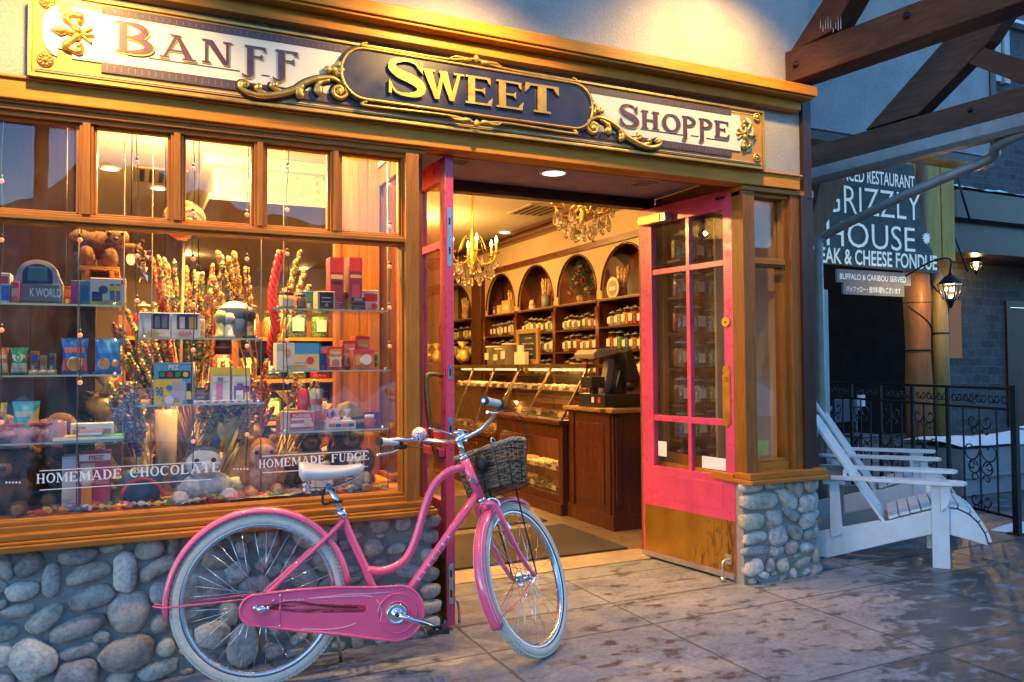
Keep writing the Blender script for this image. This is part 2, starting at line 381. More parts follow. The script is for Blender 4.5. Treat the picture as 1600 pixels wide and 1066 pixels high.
# ------------------------------------------------------------------ ground
def pavement_mat():
    m, t, b = new_mat('stamped_concrete'); co = coords(t)
    sx = nd(t, 'ShaderNodeSeparateXYZ'); t.links.new(co, sx.inputs[0])
    wob = noise(t, co, 7, 5, .7)
    def line(sock, off, per, w):
        a = math_(t, 'ADD', sock, math_(t, 'MULTIPLY', math_(t, 'SUBTRACT', wob, .5), .022))
        a = math_(t, 'DIVIDE', math_(t, 'SUBTRACT', a, off), per)
        a = math_(t, 'ABSOLUTE', math_(t, 'SUBTRACT', math_(t, 'FRACT', math_(t, 'ADD', a, .5)), .5))
        a = math_(t, 'MULTIPLY', a, per)
        return math_(t, 'SUBTRACT', 1., math_(t, 'MINIMUM', math_(t, 'DIVIDE', a, w), 1.))
    jx = line(sx.outputs[0], 1.485, .917, .011); jy = line(sx.outputs[1], 3.405, .9, .011)
    # the ragged edge where the entrance slab meets the pavement
    e = math_(t, 'ADD', math_(t, 'SUBTRACT', sx.outputs[1], 3.80), math_(t, 'MULTIPLY', math_(t, 'SUBTRACT', noise(t, co, 16, 6, .8), .5), .05))
    jz = math_(t, 'SUBTRACT', 1., math_(t, 'MINIMUM', math_(t, 'DIVIDE', math_(t, 'ABSOLUTE', e), .019), 1.))
    j = math_(t, 'MAXIMUM', math_(t, 'MAXIMUM', jx, jy), jz)
    slate = noise(t, co, 3.2, 9, .68, .6); fine = noise(t, co, 38, 6, .7); grit = noise(t, co, 140, 3, .6)
    c = ramp(t, slate, [(.25, (.19, .20, .215)), (.5, (.26, .27, .285)), (.75, (.34, .345, .355))])
    c = mixc(t, .55, c, ramp(t, fine, [(.32, (.42, .42, .44)), (.6, (1.1, 1.1, 1.1))]), 'MULTIPLY')
    # wet patches: footprint-sized blotches, and the soaked stretch out towards the street on the right
    w1 = noise(t, coords(t, (1.0, 2.1, 1)), 5.5, 7, .6, .35); w2 = noise(t, co, 21, 6, .65, .2)
    w = math_(t, 'ADD', math_(t, 'MULTIPLY', w1, .72), math_(t, 'MULTIPLY', w2, .28))
    soak = math_(t, 'MULTIPLY', math_(t, 'SUBTRACT', math_(t, 'SUBTRACT', sx.outputs[0], math_(t, 'MULTIPLY', sx.outputs[1], 1.15)), -.0), 1.)
    soak = math_(t, 'MINIMUM', math_(t, 'MAXIMUM', math_(t, 'MULTIPLY', math_(t, 'ADD', soak, .05), .22), 0.), .13)
    w = math_(t, 'ADD', w, soak)
    wet = ramp(t, w, [(.545, (0, 0, 0)), (.60, (1, 1, 1))])
    damp = ramp(t, w, [(.47, (0, 0, 0)), (.66, (1, 1, 1))])
    c = mixc(t, math_(t, 'MULTIPLY', damp, .35), c, (.08, .075, .072))
    c = mixc(t, math_(t, 'MULTIPLY', wet, .8), c, (.062, .052, .046))
    c = mixc(t, math_(t, 'MULTIPLY', j, .7), c, (.018, .017, .017))
    t.links.new(c, b.inputs['Base Color'])
    rg = mixc(t, wet, ramp(t, fine, [(.3, (.62,)*3), (.7, (.8,)*3)]), (.30, .30, .30))
    b.inputs['Specular IOR Level'].default_value = .3
    t.links.new(rg, b.inputs['Roughness'])
    h = math_(t, 'SUBTRACT', math_(t, 'ADD', math_(t, 'MULTIPLY', slate, .8), math_(t, 'ADD', math_(t, 'MULTIPLY', fine, .35), math_(t, 'MULTIPLY', grit, .08))), math_(t, 'MULTIPLY', j, .8))
    bump(t, b, h, .5, .014); return m
M_pave = pavement_mat()
M_road = plain('wet_asphalt', (.045, .046, .05), .35, 0, .3, 3, .5)
g = MB(M_road); g.add([(-1500, -1500, -.15), (1500, -1500, -.15), (1500, 1500, -.15), (-1500, 1500, -.15)], [(0, 1, 2, 3)])
struct(g.build('ground'))
g = MB(M_pave)
pv = [(-14, -2.2), (16, -2.2), (16, 16), (-14, 16)]
g.prism(pv, lambda u, v, d: (u, v, d), -.146, 0.)
struct(g.build('pavement', centre=False))
# far side of the street (mirrored in the panes): snow bank, hills
g = MB(M_snow)
def bank(u, v):
    x = -40+80*u; h = max(0, sin(pi*v))**.7*(.75+.35*sin(x*1.3)+.25*sin(x*3.1+1)+.15*sin(x*7+2)+.1*sin(v*9+x*5))
    return (x, -9.5-3.2*v, -.16+max(.02, h))
g.grid(bank, 160, 10); struct(g.build('snow_bank'))
M_hill = plain('dark_wooded_hill', (.018, .022, .026), .95, 0, .5, .06)
g = MB(M_hill)
RIDGE = []
for q in ((-260, 405), (-120, 352), (0, 312), (60, 284), (122, 244), (165, 232), (215, 246), (300, 285), (450, 330), (640, 372), (900, 400), (1300, 380)):
    r = ray(*q); k = (3.8+215)/r.y; RIDGE.append((r.x*(3.8/r.y)+r.x*k, EYE.z+r.z*(3.8/r.y)+r.z*k))
def hill(u, v):
    x = -420+840*u
    r = RIDGE[0][1] if x < RIDGE[0][0] else RIDGE[-1][1]
    for (xa_, za), (xb_, zb_) in zip(RIDGE, RIDGE[1:]):
        if xa_ <= x <= xb_: k = (x-xa_)/(xb_-xa_); r = za+(zb_-za)*(k*k*(3-2*k)); break
    r = max(r, 6)+.9*sin(x*.37)+.7*sin(x*.9)+.5*sin(x*2.1)
    return (x, -150-75*v, -1+(r+1)*v**.8)
g.grid(hill, 260, 14, False); struct(g.build('hill'))

m = MB(M_timber); m.box(-.98, -2.56, 0, -.85, -2.43, 4.6); m.box(-1.01, -2.59, 0, -.82, -2.40, .25)
mesh_thing(m, 'timber_post', 'square timber canopy post standing at the kerb opposite the window', 'post', bevel=.01)
# ------------------------------------------------------------------ the shop building
F = 3.75
shop = thing('shop_building', 'grey stucco sweet shop front with oiled wood windows and river stone base', 'shop', (1.3, F, 0))
PAL = [(.52, .50, .47), (.46, .45, .43), (.60, .57, .52), (.54, .49, .42), (.42, .41, .40), (.64, .61, .56), (.49, .45, .39), (.47, .46, .46)]
def stones(mb, pre, X0, X1, Z0, Z1, Y, n, seed, flip=None):
    rr = random.Random(seed); done = []
    def put(x, z, w, h, rot):
        i0 = len(mb.v)
        Rm = Matrix.Rotation(R(-rot), 3, 'Y')
        if flip: Rm = flip @ Rm
        c = (x, Y, z) if not flip else (Y, x, z)
        mb.blob(c, (w/2, min(.055, .3*min(w, h)+.012), h/2), 14, 9, .10, Rm, .8)
        mb.colour(i0, (lambda f, c: tuple(q*f*rr.uniform(.97, 1.03) for q in c))(rr.uniform(.62, 1.08), rr.choice(PAL)))
        done.append((x, z, w/2, h/2, rot))
    for a in pre: put(*a)
    tries = 0
    while tries < n:
        tries += 1
        k = 1-.8*tries/n
        w = rr.uniform(.09, .19)*k+.022; h = w*rr.uniform(.42, .85); rot = rr.choice([0, 5, -5, 12, 25, -15, 35])
        if rr.random() < .15: w, h = h, w
        x = rr.uniform(X0, X1); z = rr.uniform(Z0+h*.3, Z1-h*.45); ok = True
        for (a, b_, c, d, e) in done:
            dx, dz = x-a, z-b_; D = math.hypot(dx, dz)
            if D < 1e-6: ok = False; break
            ux, uz = dx/D, dz/D
            def rad(p, q, ro):
                cu, su = cos(R(ro)), sin(R(ro)); lx = ux*cu+uz*su; lz = -ux*su+uz*cu
                return 1/math.sqrt((lx/p)**2+(lz/q)**2)
            if D < (rad(c, d, e)+rad(w/2, h/2, rot))*.97+.004: ok = False; break
        if ok: put(x, z, w, h, rot)
def pre_from(lst, ox, oy, s, Y):
    out = []
    for cx, cy, w, h, *ro in lst:
        p = at(ox+cx*s, oy+cy*s, Y); q = at(ox+cx*s+w*s, oy+cy*s, Y); k = at(ox+cx*s, oy+cy*s-h*s, Y)
        out.append((p.x, p.z, abs(q.x-p.x)*1.12, abs(k.z-p.z)*1.12, ro[0] if ro else 0))
    return out
PRE = pre_from([(30,180,90,150,10),(180,170,190,110,38),(490,110,240,110,5),(720,60,170,50,8),(935,70,180,110,5),(320,265,110,190,-4),(550,225,260,110,15),(780,210,145,230,0),(990,185,230,90,28),(145,330,200,110,5),(575,375,240,130,15),(110,455,200,80,5),(285,500,260,120,35),(485,560,320,140,15),(805,460,230,240,-10),(50,585,120,95,0),(205,760,250,260,40),(490,705,250,80,10),(790,720,320,200,10),(30,730,110,130),(480,850,270,170,0),(990,825,250,100,12),(745,880,180,110,15)], 0, 840, .25, F)
PRE += pre_from([(660,230,140,110,5),(370,345,170,120,-5),(510,290,70,90,0),(290,510,270,210,0),(470,430,180,110,30),(590,510,180,130,10),(230,675,150,80,25),(440,655,110,150,0),(340,780,200,140,0),(515,850,180,240,-5),(700,880,120,80,0),(310,930,110,60,5),(560,215,80,60,0),(40,545,120,130,0),(40,720,110,110,0),(70,860,110,110,0)], 240, 780, .2685, F)
PRE += pre_from([(620,430,90,70,0),(770,440,130,100,0),(925,430,90,110,0),(880,610,120,70,8),(530,580,100,80,0),(720,600,120,120,10),(770,720,80,90,0),(640,700,60,90,0)], 420, 720, .2252, F)
b = MB(M_mortar); b.box(-2.6, F, 0, 1.335, F+.2, .604)
for z in (.06, .14, .22, .30, .39, .48, .56): PRE.append((1.325, z, rnd.uniform(.09, .13), rnd.uniform(.065, .08), 0))
b.use(M_stone); stones(b, PRE, -2.5, 1.3, 0, .604, F, 5200, 3)
b.build('stone_base', shop)
PP = pre_from([(320,355,130,80,0),(485,335,130,65,0),(620,365,110,110,-40),(720,335,90,110,0),(375,455,230,110,0),(570,440,150,100,-38),(705,475,110,110,0),(330,595,150,105,0),(480,580,100,110,0),(595,545,110,70,-35),(705,590,100,90,20),(350,710,150,70,5),(500,695,110,120,30),(620,670,90,90,-30),(725,690,90,60,0),(350,800,170,65,0),(495,800,100,70,0),(597,775,85,90,0),(705,780,90,65,0),(335,915,120,110,20),(450,905,50,100,0),(535,900,80,90,15),(670,885,130,60,15)], 1100, 680, .2252, F)
b = MB(M_mortar); b.box(3.30, F, 0, 3.885, F+.85, .604)
b.use(M_stone); stones(b, PP, 3.33, 3.88, 0, .604, F, 1600, 5)
for z in (.05, .15, .26, .37, .47, .55):
    i0 = len(b.v); b.blob((3.885, F+.05, z), (.04, .06, .045), 10, 7, .1, None, .8); b.colour(i0, PAL[rnd.randrange(8)])
b.build('stone_pier', shop)
# upper wall, corner board, soffit
b = MB(M_stucco); b.box(-4, F, 2.47, 3.90, F+.16, 7.5); b.build('stucco_wall', shop)
b = MB(M_dark); b.box(3.80, F-.03, 2.36, 3.868, F+.02, 3.0); b.box(3.745, F-.06, .66, 3.80, F+.06, 2.36)
b.box(3.80, F-.02, .66, 3.885, F+.15, 2.36); b.build('corner_board', shop)
# cornice and fascia beam
zz = lambda px, y, Y: at(px, y, Y).z
cu0, cu1 = zz(1271, 153, 3.63), zz(1271, 138, 3.63); cl0, cl1 = zz(1250, 174, 3.69), zz(1250, 156, 3.69)
xr1, xr2 = at(1272, 145, 3.63).x, at(1250, 165, 3.69).x
b = MB(M_wood); b.box(-3, 3.60, cu0, xr1, F+.02, cu1); b.box(-3, 3.64, cu1, xr1-.03, F+.02, cu1+.02); b.box(-3, 3.615, cu0-.014, xr1-.015, F+.01, cu0)
b.use(M_black); b.box(-3, 3.72, cl1, xr2, F+.01, cu0-.014)
b.use(M_wood); b.box(-3, 3.68, cl0, xr2, F+.01, cl1-.012); b.box(-3, 3.665, cl1-.012, xr2+.008, F+.012, cl1)
b.build('cornice', shop, .004)
bz1, bz0 = zz(1248, 274, 3.68), zz(1250, 297, 3.68)
BX = at(1250, 285, 3.68).x
b = MB(M_wood); b.box(-3, 3.68, bz0, BX, 3.80, bz1); b.box(-3, 3.665, bz1-.012, BX+.01, 3.80, bz1)
b.use(M_dark); b.box(-3, 3.80, bz0+.004, BX, 3.84, 2.49)
b.build('fascia_beam', shop, .004)
M_soffit = plain('soffit_render', (.36, .33, .33), .8)
b = MB(M_soffit); b.box(1.28, 3.84, 2.47, 3.30, 4.60, 2.50); b.build('entrance_soffit', shop)
b = MB(M_darkX); b.box(1.30, 4.60, 2.405, 3.30, 4.70, 2.50); b.box(1.30, 4.57, 2.395, 3.30, 4.60, 2.425); b.build('door_header', shop, .004)
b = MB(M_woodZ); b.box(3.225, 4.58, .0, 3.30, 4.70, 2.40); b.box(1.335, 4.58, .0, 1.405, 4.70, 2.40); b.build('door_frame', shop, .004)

# left display window: frame with five top lights over one big pane
PXs = [(-60, 124.5), (147, 266), (285.5, 395.5), (412.5, 513.5), (529, 623.5)]
panes = [(at(a, 270, 3.79).x, at(c, 270, 3.79).x) for a, c in PXs]; panes[0] = (-1.55, panes[0][1])
ZB, ZT0, ZT1, ZTOP = .707, 1.908, 1.955, 2.338
b = MB(M_frame)
b.box(-2.5, 3.735, ZTOP, 1.225, 3.83, bz0+.002); b.box(-2.5, 3.715, bz0-.034, 1.30, 3.80, bz0-.006); b.box(-2.5, 3.70, bz0-.012, 1.31, 3.80, bz0-.001)
b.box(-2.5, 3.745, ZT0, 1.225, 3.83, ZT1); b.box(-2.5, 3.725, ZT0+.012, 1.215, 3.75, ZT1-.014)
b.box(-2.5, 3.745, .655, 1.225, 3.83, ZB); b.box(-2.5, 3.725, .655, 1.215, 3.75, ZB-.016)
edges = [(panes[i][1], panes[i+1][0]) for i in range(4)]
for a, c in edges:
    b.use(M_frameZ); b.box(a, 3.748, ZT1, c, 3.83, ZTOP); b.box(a+.012, 3.73, ZT1, c-.012, 3.75, ZTOP)
b.box(-2.5, 3.74, ZB, panes[0][0], 3.83, ZTOP)
x0, x1 = at(634, 620, 3.72).x, at(655, 620, 3.72).x
b.use(M_frameZ); b.box(panes[4][1], 3.75, ZB, x0, 3.83, ZTOP); b.box(x0, 3.71, .655, x1, 3.84, bz0-.034)
for a, c in panes:                                                   # thin beads round each light
    b.box(a, 3.765, ZT1, a+.012, 3.80, ZTOP); b.box(c-.012, 3.765, ZT1, c, 3.80, ZTOP)
    b.use(M_frame); b.box(a, 3.765, ZT1, c, 3.80, ZT1+.012); b.box(a, 3.765, ZTOP-.012, c, 3.80, ZTOP); b.use(M_frameZ)
win = b.build('window_frame', shop, .003)
for a, c in panes:
    p = MB(M_pane); p.box(a, 3.797, ZT1, c, 3.803, ZTOP); p.build('pane', win)
p = MB(M_pane); p.box(-1.55, 3.797, ZB, panes[4][1]-.001, 3.803, ZT0); big = p.build('pane', win)
b = MB(M_frame); b.box(-2.6, 3.635, .604, 1.33, 3.80, .630); b.box(-2.6, 3.655, .630, 1.32, 3.80, .642); b.box(-2.6, 3.675, .642, 1.31, 3.80, .668)
b.build('window_sill', shop, .005)
# white lettering on the glass
b = MB(plain('white_vinyl', (.8, .8, .78), .5, 0, .03))
fn = lambda u, v, d: (u, 3.7962-d, v)
GY = 3.796
def word(s, px0, px1, y0b, y1b, h):
    n = len(s); wid = {'M': 1.25, 'W': 1.3, ' ': .7, 'A': 1.1}
    tot = sum(wid.get(c, 1) for c in s); x = 0
    for c in s:
        w = wid.get(c, 1); fr0, fr1 = (x+.1)/tot, (x+w-.02)/tot
        if c != ' ':
            pa = px0+(px1-px0)*fr0; pb = px0+(px1-px0)*fr1; yb = y0b+(y1b-y0b)*fr0
            A = at(pa, yb, GY); B = at(pb, yb, GY); T = at(pa, yb-h, GY)
            letter(b, c, fn, A.x, B.x, A.z, T.z, 0, .0006)
        x += w
word('HOMEMADE CHOCOLATE', 55, 345, 756, 737, 15); word('HOMEMADE FUDGE', 403, 577, 732, 718, 13)
def vline(px0, y0, px1, y1, t=1.2):
    A, B = at(px0, y0, GY), at(px1, y1, GY); h = t*.0028
    b.box(A.x, GY-.0008, A.z-h/2, B.x, GY+.0002, A.z+h/2)
for a in ((62, 736, 330, 736), (62, 766, 330, 766), (410, 713, 575, 713), (410, 739, 575, 739)):
    zc = (at(a[0], a[1], GY).z); vline(*a)
for i in range(5):
    p = at(10+5.2*i, 754, GY); b.cyl((p.x, GY-.0008, p.z), (p.x, GY, p.z), .004, 8)
    p = at(366+5.2*i, 733, GY); b.cyl((p.x, GY-.0008, p.z), (p.x, GY, p.z), .004, 8)
b.build('lettering', win)

# pier window
b = MB(M_frame)
X = [at(v, 500, 3.745).x for v in (1157, 1175, 1226, 1232, 1248)]
zt, zm1, zm0, zb0 = zz(1200, 313, 3.79), zz(1200, 405, 3.79), zz(1200, 418, 3.79), zz(1200, 716, 3.79)
b.box(X[0], 3.735, zt, X[3], 3.83, bz0-.03); b.box(X[0]-.01, 3.70, bz0-.03, X[4]+.02, 3.84, bz0-.002)
b.box(X[1], 3.745, zm0, X[2], 3.83, zm1); b.box(X[1], 3.73, zm0+.01, X[2], 3.75, zm1-.01); b.box(X[1], 3.745, .66, X[2], 3.83, zb0); b.box(X[1], 3.73, .66, X[2], 3.75, zb0-.02)
b.use(M_woodZ); b.box(X[0], 3.71, .655, X[1], 3.84, bz0-.03); b.box(X[2], 3.745, .66, X[3], 3.83, zt); b.box(X[3], 3.71, .66, X[4], 3.84, bz0-.03)
w2 = b.build('window_frame', shop, .003)
for a, c in ((zm1, zt), (zb0, zm0)):
    p = MB(M_pane); p.box(X[1], 3.797, a, X[2], 3.803, c); p.build('pane', w2)
b = MB(M_yellow); q0, q1 = at(1182, 712, 3.81), at(1200, 688, 3.81); b.box(q0.x, 3.806, q0.z, q1.x, 3.808, q1.z); b.build('notice', w2)
b = MB(M_frame); b.box(3.27, 3.635, .604, 3.90, 3.80, .630); b.box(3.28, 3.66, .630, 3.89, 3.80, .668); b.box(3.27, 3.80, .604, 3.31, 4.60, .655); b.build('window_sill', shop, .005)
# entrance side walls: low panel, glass above
for X0, nm in ((1.285, 'a'), (3.30, 'b')):
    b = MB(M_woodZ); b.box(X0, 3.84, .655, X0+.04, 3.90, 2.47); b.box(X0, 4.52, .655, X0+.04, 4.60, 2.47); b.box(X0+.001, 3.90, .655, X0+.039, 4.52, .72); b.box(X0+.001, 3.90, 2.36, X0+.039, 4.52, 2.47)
    if nm == 'a': b.use(M_mortar); b.box(X0+.02, 3.95, 0, X0+.05, 4.60, .604)
    s_ = b.build('side_light', shop, .003)
    p = MB(M_pane2); p.box(X0+.017, 3.90, .72, X0+.023, 4.52, 2.36); p.build('pane', s_)
# interior shell
M_wall = plain('cream_plaster', (.44, .32, .19), .75, 0, .08, 2)
M_ceil = plain('cream_ceiling', (.62, .54, .40), .8, 0, .06, 2)
def tin_mat():
    m, t, b = new_mat('pressed_tin'); co = coords(t, (1, 1, 1))
    w = nd(t, 'ShaderNodeTexVoronoi'); w.inputs['Scale'].default_value = 14; t.links.new(co, w.inputs['Vector'])
    t.links.new(ramp(t, w.outputs['Distance'], [(.1, (.42, .33, .2)), (.5, (.66, .56, .38))]), b.inputs['Base Color'])
    b.inputs['Roughness'].default_value = .4; bump(t, b, w.outputs['Distance'], .9, .02); return m
M_tin = tin_mat()
RX0, RX1, RY1, CZ = -2.6, 4.95, 14.5, 3.08
b = MB(M_ceil); b.box(RX0, F+.16, CZ, 3.87, 5.0, CZ+.1); b.box(RX0, 5.0, CZ, RX1, RY1, CZ+.1)
b.use(M_tin); b.box(.6, 7.0, CZ-.35, 2.2, 12, CZ-.01)
b.use(M_ceil); b.box(.52, 6.92, CZ-.10, 2.28, 12.1, CZ-.005); b.box(.56, 6.96, CZ-.38, 2.24, 12.05, CZ-.33)
ce = b.build('ceiling', shop)
b = MB(M_wall); b.box(RX1, 5.02, 0, RX1+.1, RY1, CZ); b.box(RX0-.1, F+.16, 0, RX0, RY1, CZ); b.box(RX0, RY1, 0, RX1, RY1+.1, CZ)
b.box(RX0, F+.16, 2.47, 3.85, F+.17, CZ); b.box(3.86, F+.16, .62, 3.9, 4.98, CZ); b.box(3.86, 4.98, 0, RX1+.1, 5.02, CZ)
b.build('interior_wall', shop)
M_tile = plain('shop_floor_tile', (.19, .135, .08), .35, 0, .25, 4, .1)
b = MB(M_tile); b.box(RX0, 4.66, .004, RX1, RY1, .02); struct(b.build('floor'))
b = MB(plain('worn_threshold', (.42, .33, .2), .4, 0, .2, 10, .2)); b.add([(1.405, 4.54, .004), (3.225, 4.54, .004), (3.225, 4.62, .022), (1.405, 4.62, .022), (3.225, 4.74, .026), (1.405, 4.74, .026)], [(0, 1, 2, 3), (3, 2, 4, 5)]); b.build('threshold', shop)

# ------------------------------------------------------------------ doors
def make_door(hx, hy, fx, fy, side):
    H, T = V((hx, hy, 0)), V((fx, fy, 0)); L = (T-H).length; d = (T-H).normalized()
    n = V((-d.y, d.x, 0))
    if n.x > 0: n = -n                                   # n points to the left, towards the camera
    fnp = lambda u, t, z: H+d*u+n*t+V((0, 0, z))
    def u_of(px):                                        # along the door from a vertical line of the photograph
        r = ray(px, 560); A = (EYE-H); den = r.x*d.y-r.y*d.x
        s = (A.y*d.x-A.x*d.y)/den; P_ = EYE+r*s-H; return P_.dot(V((d.x, d.y, 0)))
    def bx(mb, u0, u1, z0, z1, t0=-.022, t1=.022):
        mb.add([fnp(*q) for q in ((u0,t0,z0),(u1,t0,z0),(u1,t1,z0),(u0,t1,z0),(u0,t0,z1),(u1,t0,z1),(u1,t1,z1),(u0,t1,z1))],
               [(0,3,2,1),(4,5,6,7),(0,1,5,4),(1,2,6,5),(2,3,7,6),(3,0,4,7)], False)
    return H, d, n, L, fnp, u_of, bx
def door(hx, hy, fx, fy, side):
    H, d, n, L, fnp, u_of, bx = make_door(hx, hy, fx, fy, side)
    ztop = 2.385
    zf = lambda y: at(1095, y, 3.99).z
    us = (.11, .425, .455, .745) ; zs = ((zf(742), zf(665)), (zf(655), zf(417)), (zf(408), zf(331)))
    m = MB(M_pink)
    bx(m, 0, us[0], .02, ztop); bx(m, us[3], L, .02, ztop); bx(m, us[0], us[3], .02, zs[0][0]); bx(m, us[0], us[3], zs[2][1], ztop)
    bx(m, us[1], us[2], zs[0][0], zs[2][1], -.018, .018)
    for k in (0, 1): bx(m, us[0], us[3], zs[k][1], zs[k+1][0], -.017, .017)
    bx(m, us[0]+.03, us[3]-.03, .42, zs[0][0]-.05, .0215, .024)
    dr = m.build('door', shop, .004)
    for (a, c) in ((us[0], us[1]), (us[2], us[3])):
        for z0, z1 in zs:
            p = MB(M_pane2); bx(p, a, c, z0, z1, -.003, .003); p.build('pane', dr)
    k = MB(M_alu); bx(k, .0, L-.01, .018, .05, .0225, .034); k.build('door_sweep', dr)
    k = MB(M_steel)
    bx(k, L, L+.0025, .95, 1.06, -.012, .012); bx(k, L, L+.0025, 1.25, 1.32, -.01, .01); bx(k, L, L+.0025, 1.82, 2.12, -.012, .012); bx(k, L, L+.0025, .13, .33, -.012, .012)
    k.use(M_black)
    for z in (1.0, 1.285, 1.9, 2.05, .18, .28): bx(k, L+.0025, L+.003, z-.018, z+.018, -.005, .005)
    k.build('edge_plate', dr)
    return dr, H, d, n, L, fnp, u_of, bx
# right-hand leaf
dr, H, d, n, L, fnp, u_of, bx = door(3.205, 4.62, 3.318, 3.815, 1)
def kick_mat():
    m, t, b = new_mat('worn_brass_plate'); co = coords(t)
    n1 = noise(t, coords(t, (1, 1, .35)), 26, 7, .75, .5); n2 = noise(t, co, 5, 5, .6)
    sx = nd(t, 'ShaderNodeSeparateXYZ'); t.links.new(co, sx.inputs[0])
    # scuffs gather towards the bottom of the free end
    near = math_(t, 'MULTIPLY', math_(t, 'SUBTRACT', .38, sx.outputs[1]), .35)
    f = math_(t, 'ADD', math_(t, 'ADD', math_(t, 'MULTIPLY', n1, .7), math_(t, 'MULTIPLY', n2, .3)), near)
    sc = ramp(t, f, [(.54, (0, 0, 0)), (.64, (1, 1, 1))])
    t.links.new(mixc(t, math_(t, 'MULTIPLY', sc, .8), ramp(t, n2, [(.3, (.36, .19, .028)), (.7, (.52, .29, .045))]), (.05, .035, .02)), b.inputs['Base Color'])
    b.inputs['Metallic'].default_value = .75; t.links.new(ramp(t, f, [(.4, (.33,)*3), (.7, (.6,)*3)]), b.inputs['Roughness']); return m
k = MB(kick_mat()); bx(k, .02, L-.006, .055, .365, .0225, .0245); k.build('kick_plate', dr)
k = MB(M_brass)
zp = lambda y, px=1135: at(px, y, 3.90).z
uc = L-.055
pts = [(uc-.03, zp(662)), (uc, zp(668)), (uc+.03, zp(660)), (uc+.03, zp(580)), (uc+.018, zp(572)), (uc, zp(570)), (uc-.018, zp(572)), (uc-.03, zp(580))]
k.prism(pts, lambda u, v, dd: fnp(u, dd, v), .0225, .0275); k.build('push_plate', dr)
k = MB(M_brass); k.cyl(fnp(uc+.005, .022, zp(504)), fnp(uc+.005, .032, zp(504)), .03, 20); k.use(M_black); k.cyl(fnp(uc+.005, .032, zp(504)), fnp(uc+.005, .0335, zp(504)), .008, 10); k.build('lock', dr)
k = MB(M_alu); bx(k, .06, .31, 2.265, 2.325, .0225, .085); k.use(M_brass); bx(k, .05, .26, 2.27, 2.32, .085, .09); k.build('door_closer', dr, .006)
k = MB(M_iron); bx(k, L-.12, L-.05, 2.335, 2.35, .0225, .03); k.build('closer_bracket', dr)
k = MB(M_steel); k.tube(smooth_path([fnp(L-.05, .03, .13), fnp(L-.06, .07, .12), fnp(L-.062, .075, .05), fnp(L-.06, .075, .008)], 4), .008, 8)
k.cyl(fnp(L-.06, .075, .0), fnp(L-.06, .075, .03), .014, 12); bx(k, L-.08, L-.03, .10, .16, .0245, .03); k.build('door_stop', dr)
k = MB(M_bronze); k.tube(smooth_path([fnp(L-.06, -.02, 1.28), fnp(L-.05, -.08, 1.27), fnp(L-.03, -.10, 1.18), fnp(L-.04, -.09, .95), fnp(L-.06, -.02, .88)], 5), .011, 10); k.build('pull_handle', dr)
for q in ((.135, .215, .70, .80), (.53, .735, .66, .735)):
    k = MB(M_white); bx(k, *q, .0035, .0045); k.build('notice', dr)
# left-hand leaf
dl, H, d, n, L, fnp, u_of, bx = door(1.43, 4.60, 1.447, 3.778, -1)
k = MB(M_bronze)
zq = lambda px, y: at(px, y, 3.82)
k.tube(smooth_path([fnp(L-.055, .02, 1.27), fnp(L-.06, .085, 1.275), fnp(L-.06, .105, 1.24), fnp(L-.06, .085, 1.0), fnp(L-.06, .05, .86), fnp(L-.055, .02, .84)], 6), [.011]*7+[.014]*10+[.012]*14, 10)
k.build('pull_handle', dl)
k = MB(M_pink); bx(k, .02, L-.02, .86, .90, .022, .05); k.build('push_bar', dl, .004)
k = MB(M_brass); bx(k, .02, L-.01, .06, .36, .0225, .0245); k.build('kick_plate', dl)
k = MB(M_steel); k.tube(smooth_path([fnp(L-.05, -.03, .13), fnp(L-.06, -.06, .12), fnp(L-.062, -.07, .05), fnp(L-.06, -.07, .008)], 4), .008, 8); k.build('door_stop', dl)
# ------------------------------------------------------------------ the sign
M_gold = plain('gold_leaf', (.62, .37, .085), .40, .8, .2, 14, .1)
M_gfield = plain('gold_brown_field', (.52, .26, .05), .45, .1, .14, 3)
M_cream = plain('cream_sign_face', (.78, .72, .54), .5, 0, .04, 3)
M_navy = plain('midnight_sign_face', (.013, .010, .024), .35, 0, .2, 3, 0, .4)
M_strip = plain('plum_strip', (.075, .048, .062), .5, 0, .15)
M_tick = plain('plum_strip_tick', (.16, .11, .12), .5)
M_plum = plain('plum_letter', (.11, .05, .075), .4, .1, .3, 20)
M_blackp = plain('black_sign_edge', (.012, .010, .012), .4)
SY = 3.64
sX0, sX1 = at(43, 119, SY).x, at(1194, 266, SY).x
sZ0, sZ1 = at(1194, 266, SY).z, at(1191, 175, SY).z
SH = sZ1-sZ0
sign = thing('shop_sign', 'long gold and cream shop sign with navy centre plaque above the window', 'sign', ((sX0+sX1)/2, 3.68, sZ0))
sf = lambda u, v, d: (u, SY-d, v)
def U(px, y=None): return at(px, 150 if y is None else y, SY).x
def Vv(k): return sZ0+SH*k
m = MB(M_blackp); m.box(sX0, SY+.006, sZ0, sX1, 3.74, sZ1)
m.use(M_gold)
for (a, c, e, f_) in ((sX0, sX1, 0, .035), (sX0, sX1, .965, 1)): m.box(a, SY-.012, Vv(e), c, SY+.02, Vv(f_))
for (a, c) in ((sX0, sX0+.014), (sX1-.014, sX1)): m.box(a, SY-.012, Vv(.035), c, SY+.02, Vv(.965))
m.use(M_gfield); m.box(sX0+.014, SY, Vv(.035), sX1-.014, SY+.02, Vv(.965))
m.use(M_cream); m.box(sX0+.024, SY-.004, Vv(.095), sX1-.024, SY+.01, Vv(.105)); m.box(sX0+.024, SY-.004, Vv(.915), sX1-.024, SY+.01, Vv(.925))
m.use(M_blackp); m.box(sX0+.024, SY-.003, Vv(.06), sX1-.024, SY+.01, Vv(.075))
m.build('board', sign, .002)
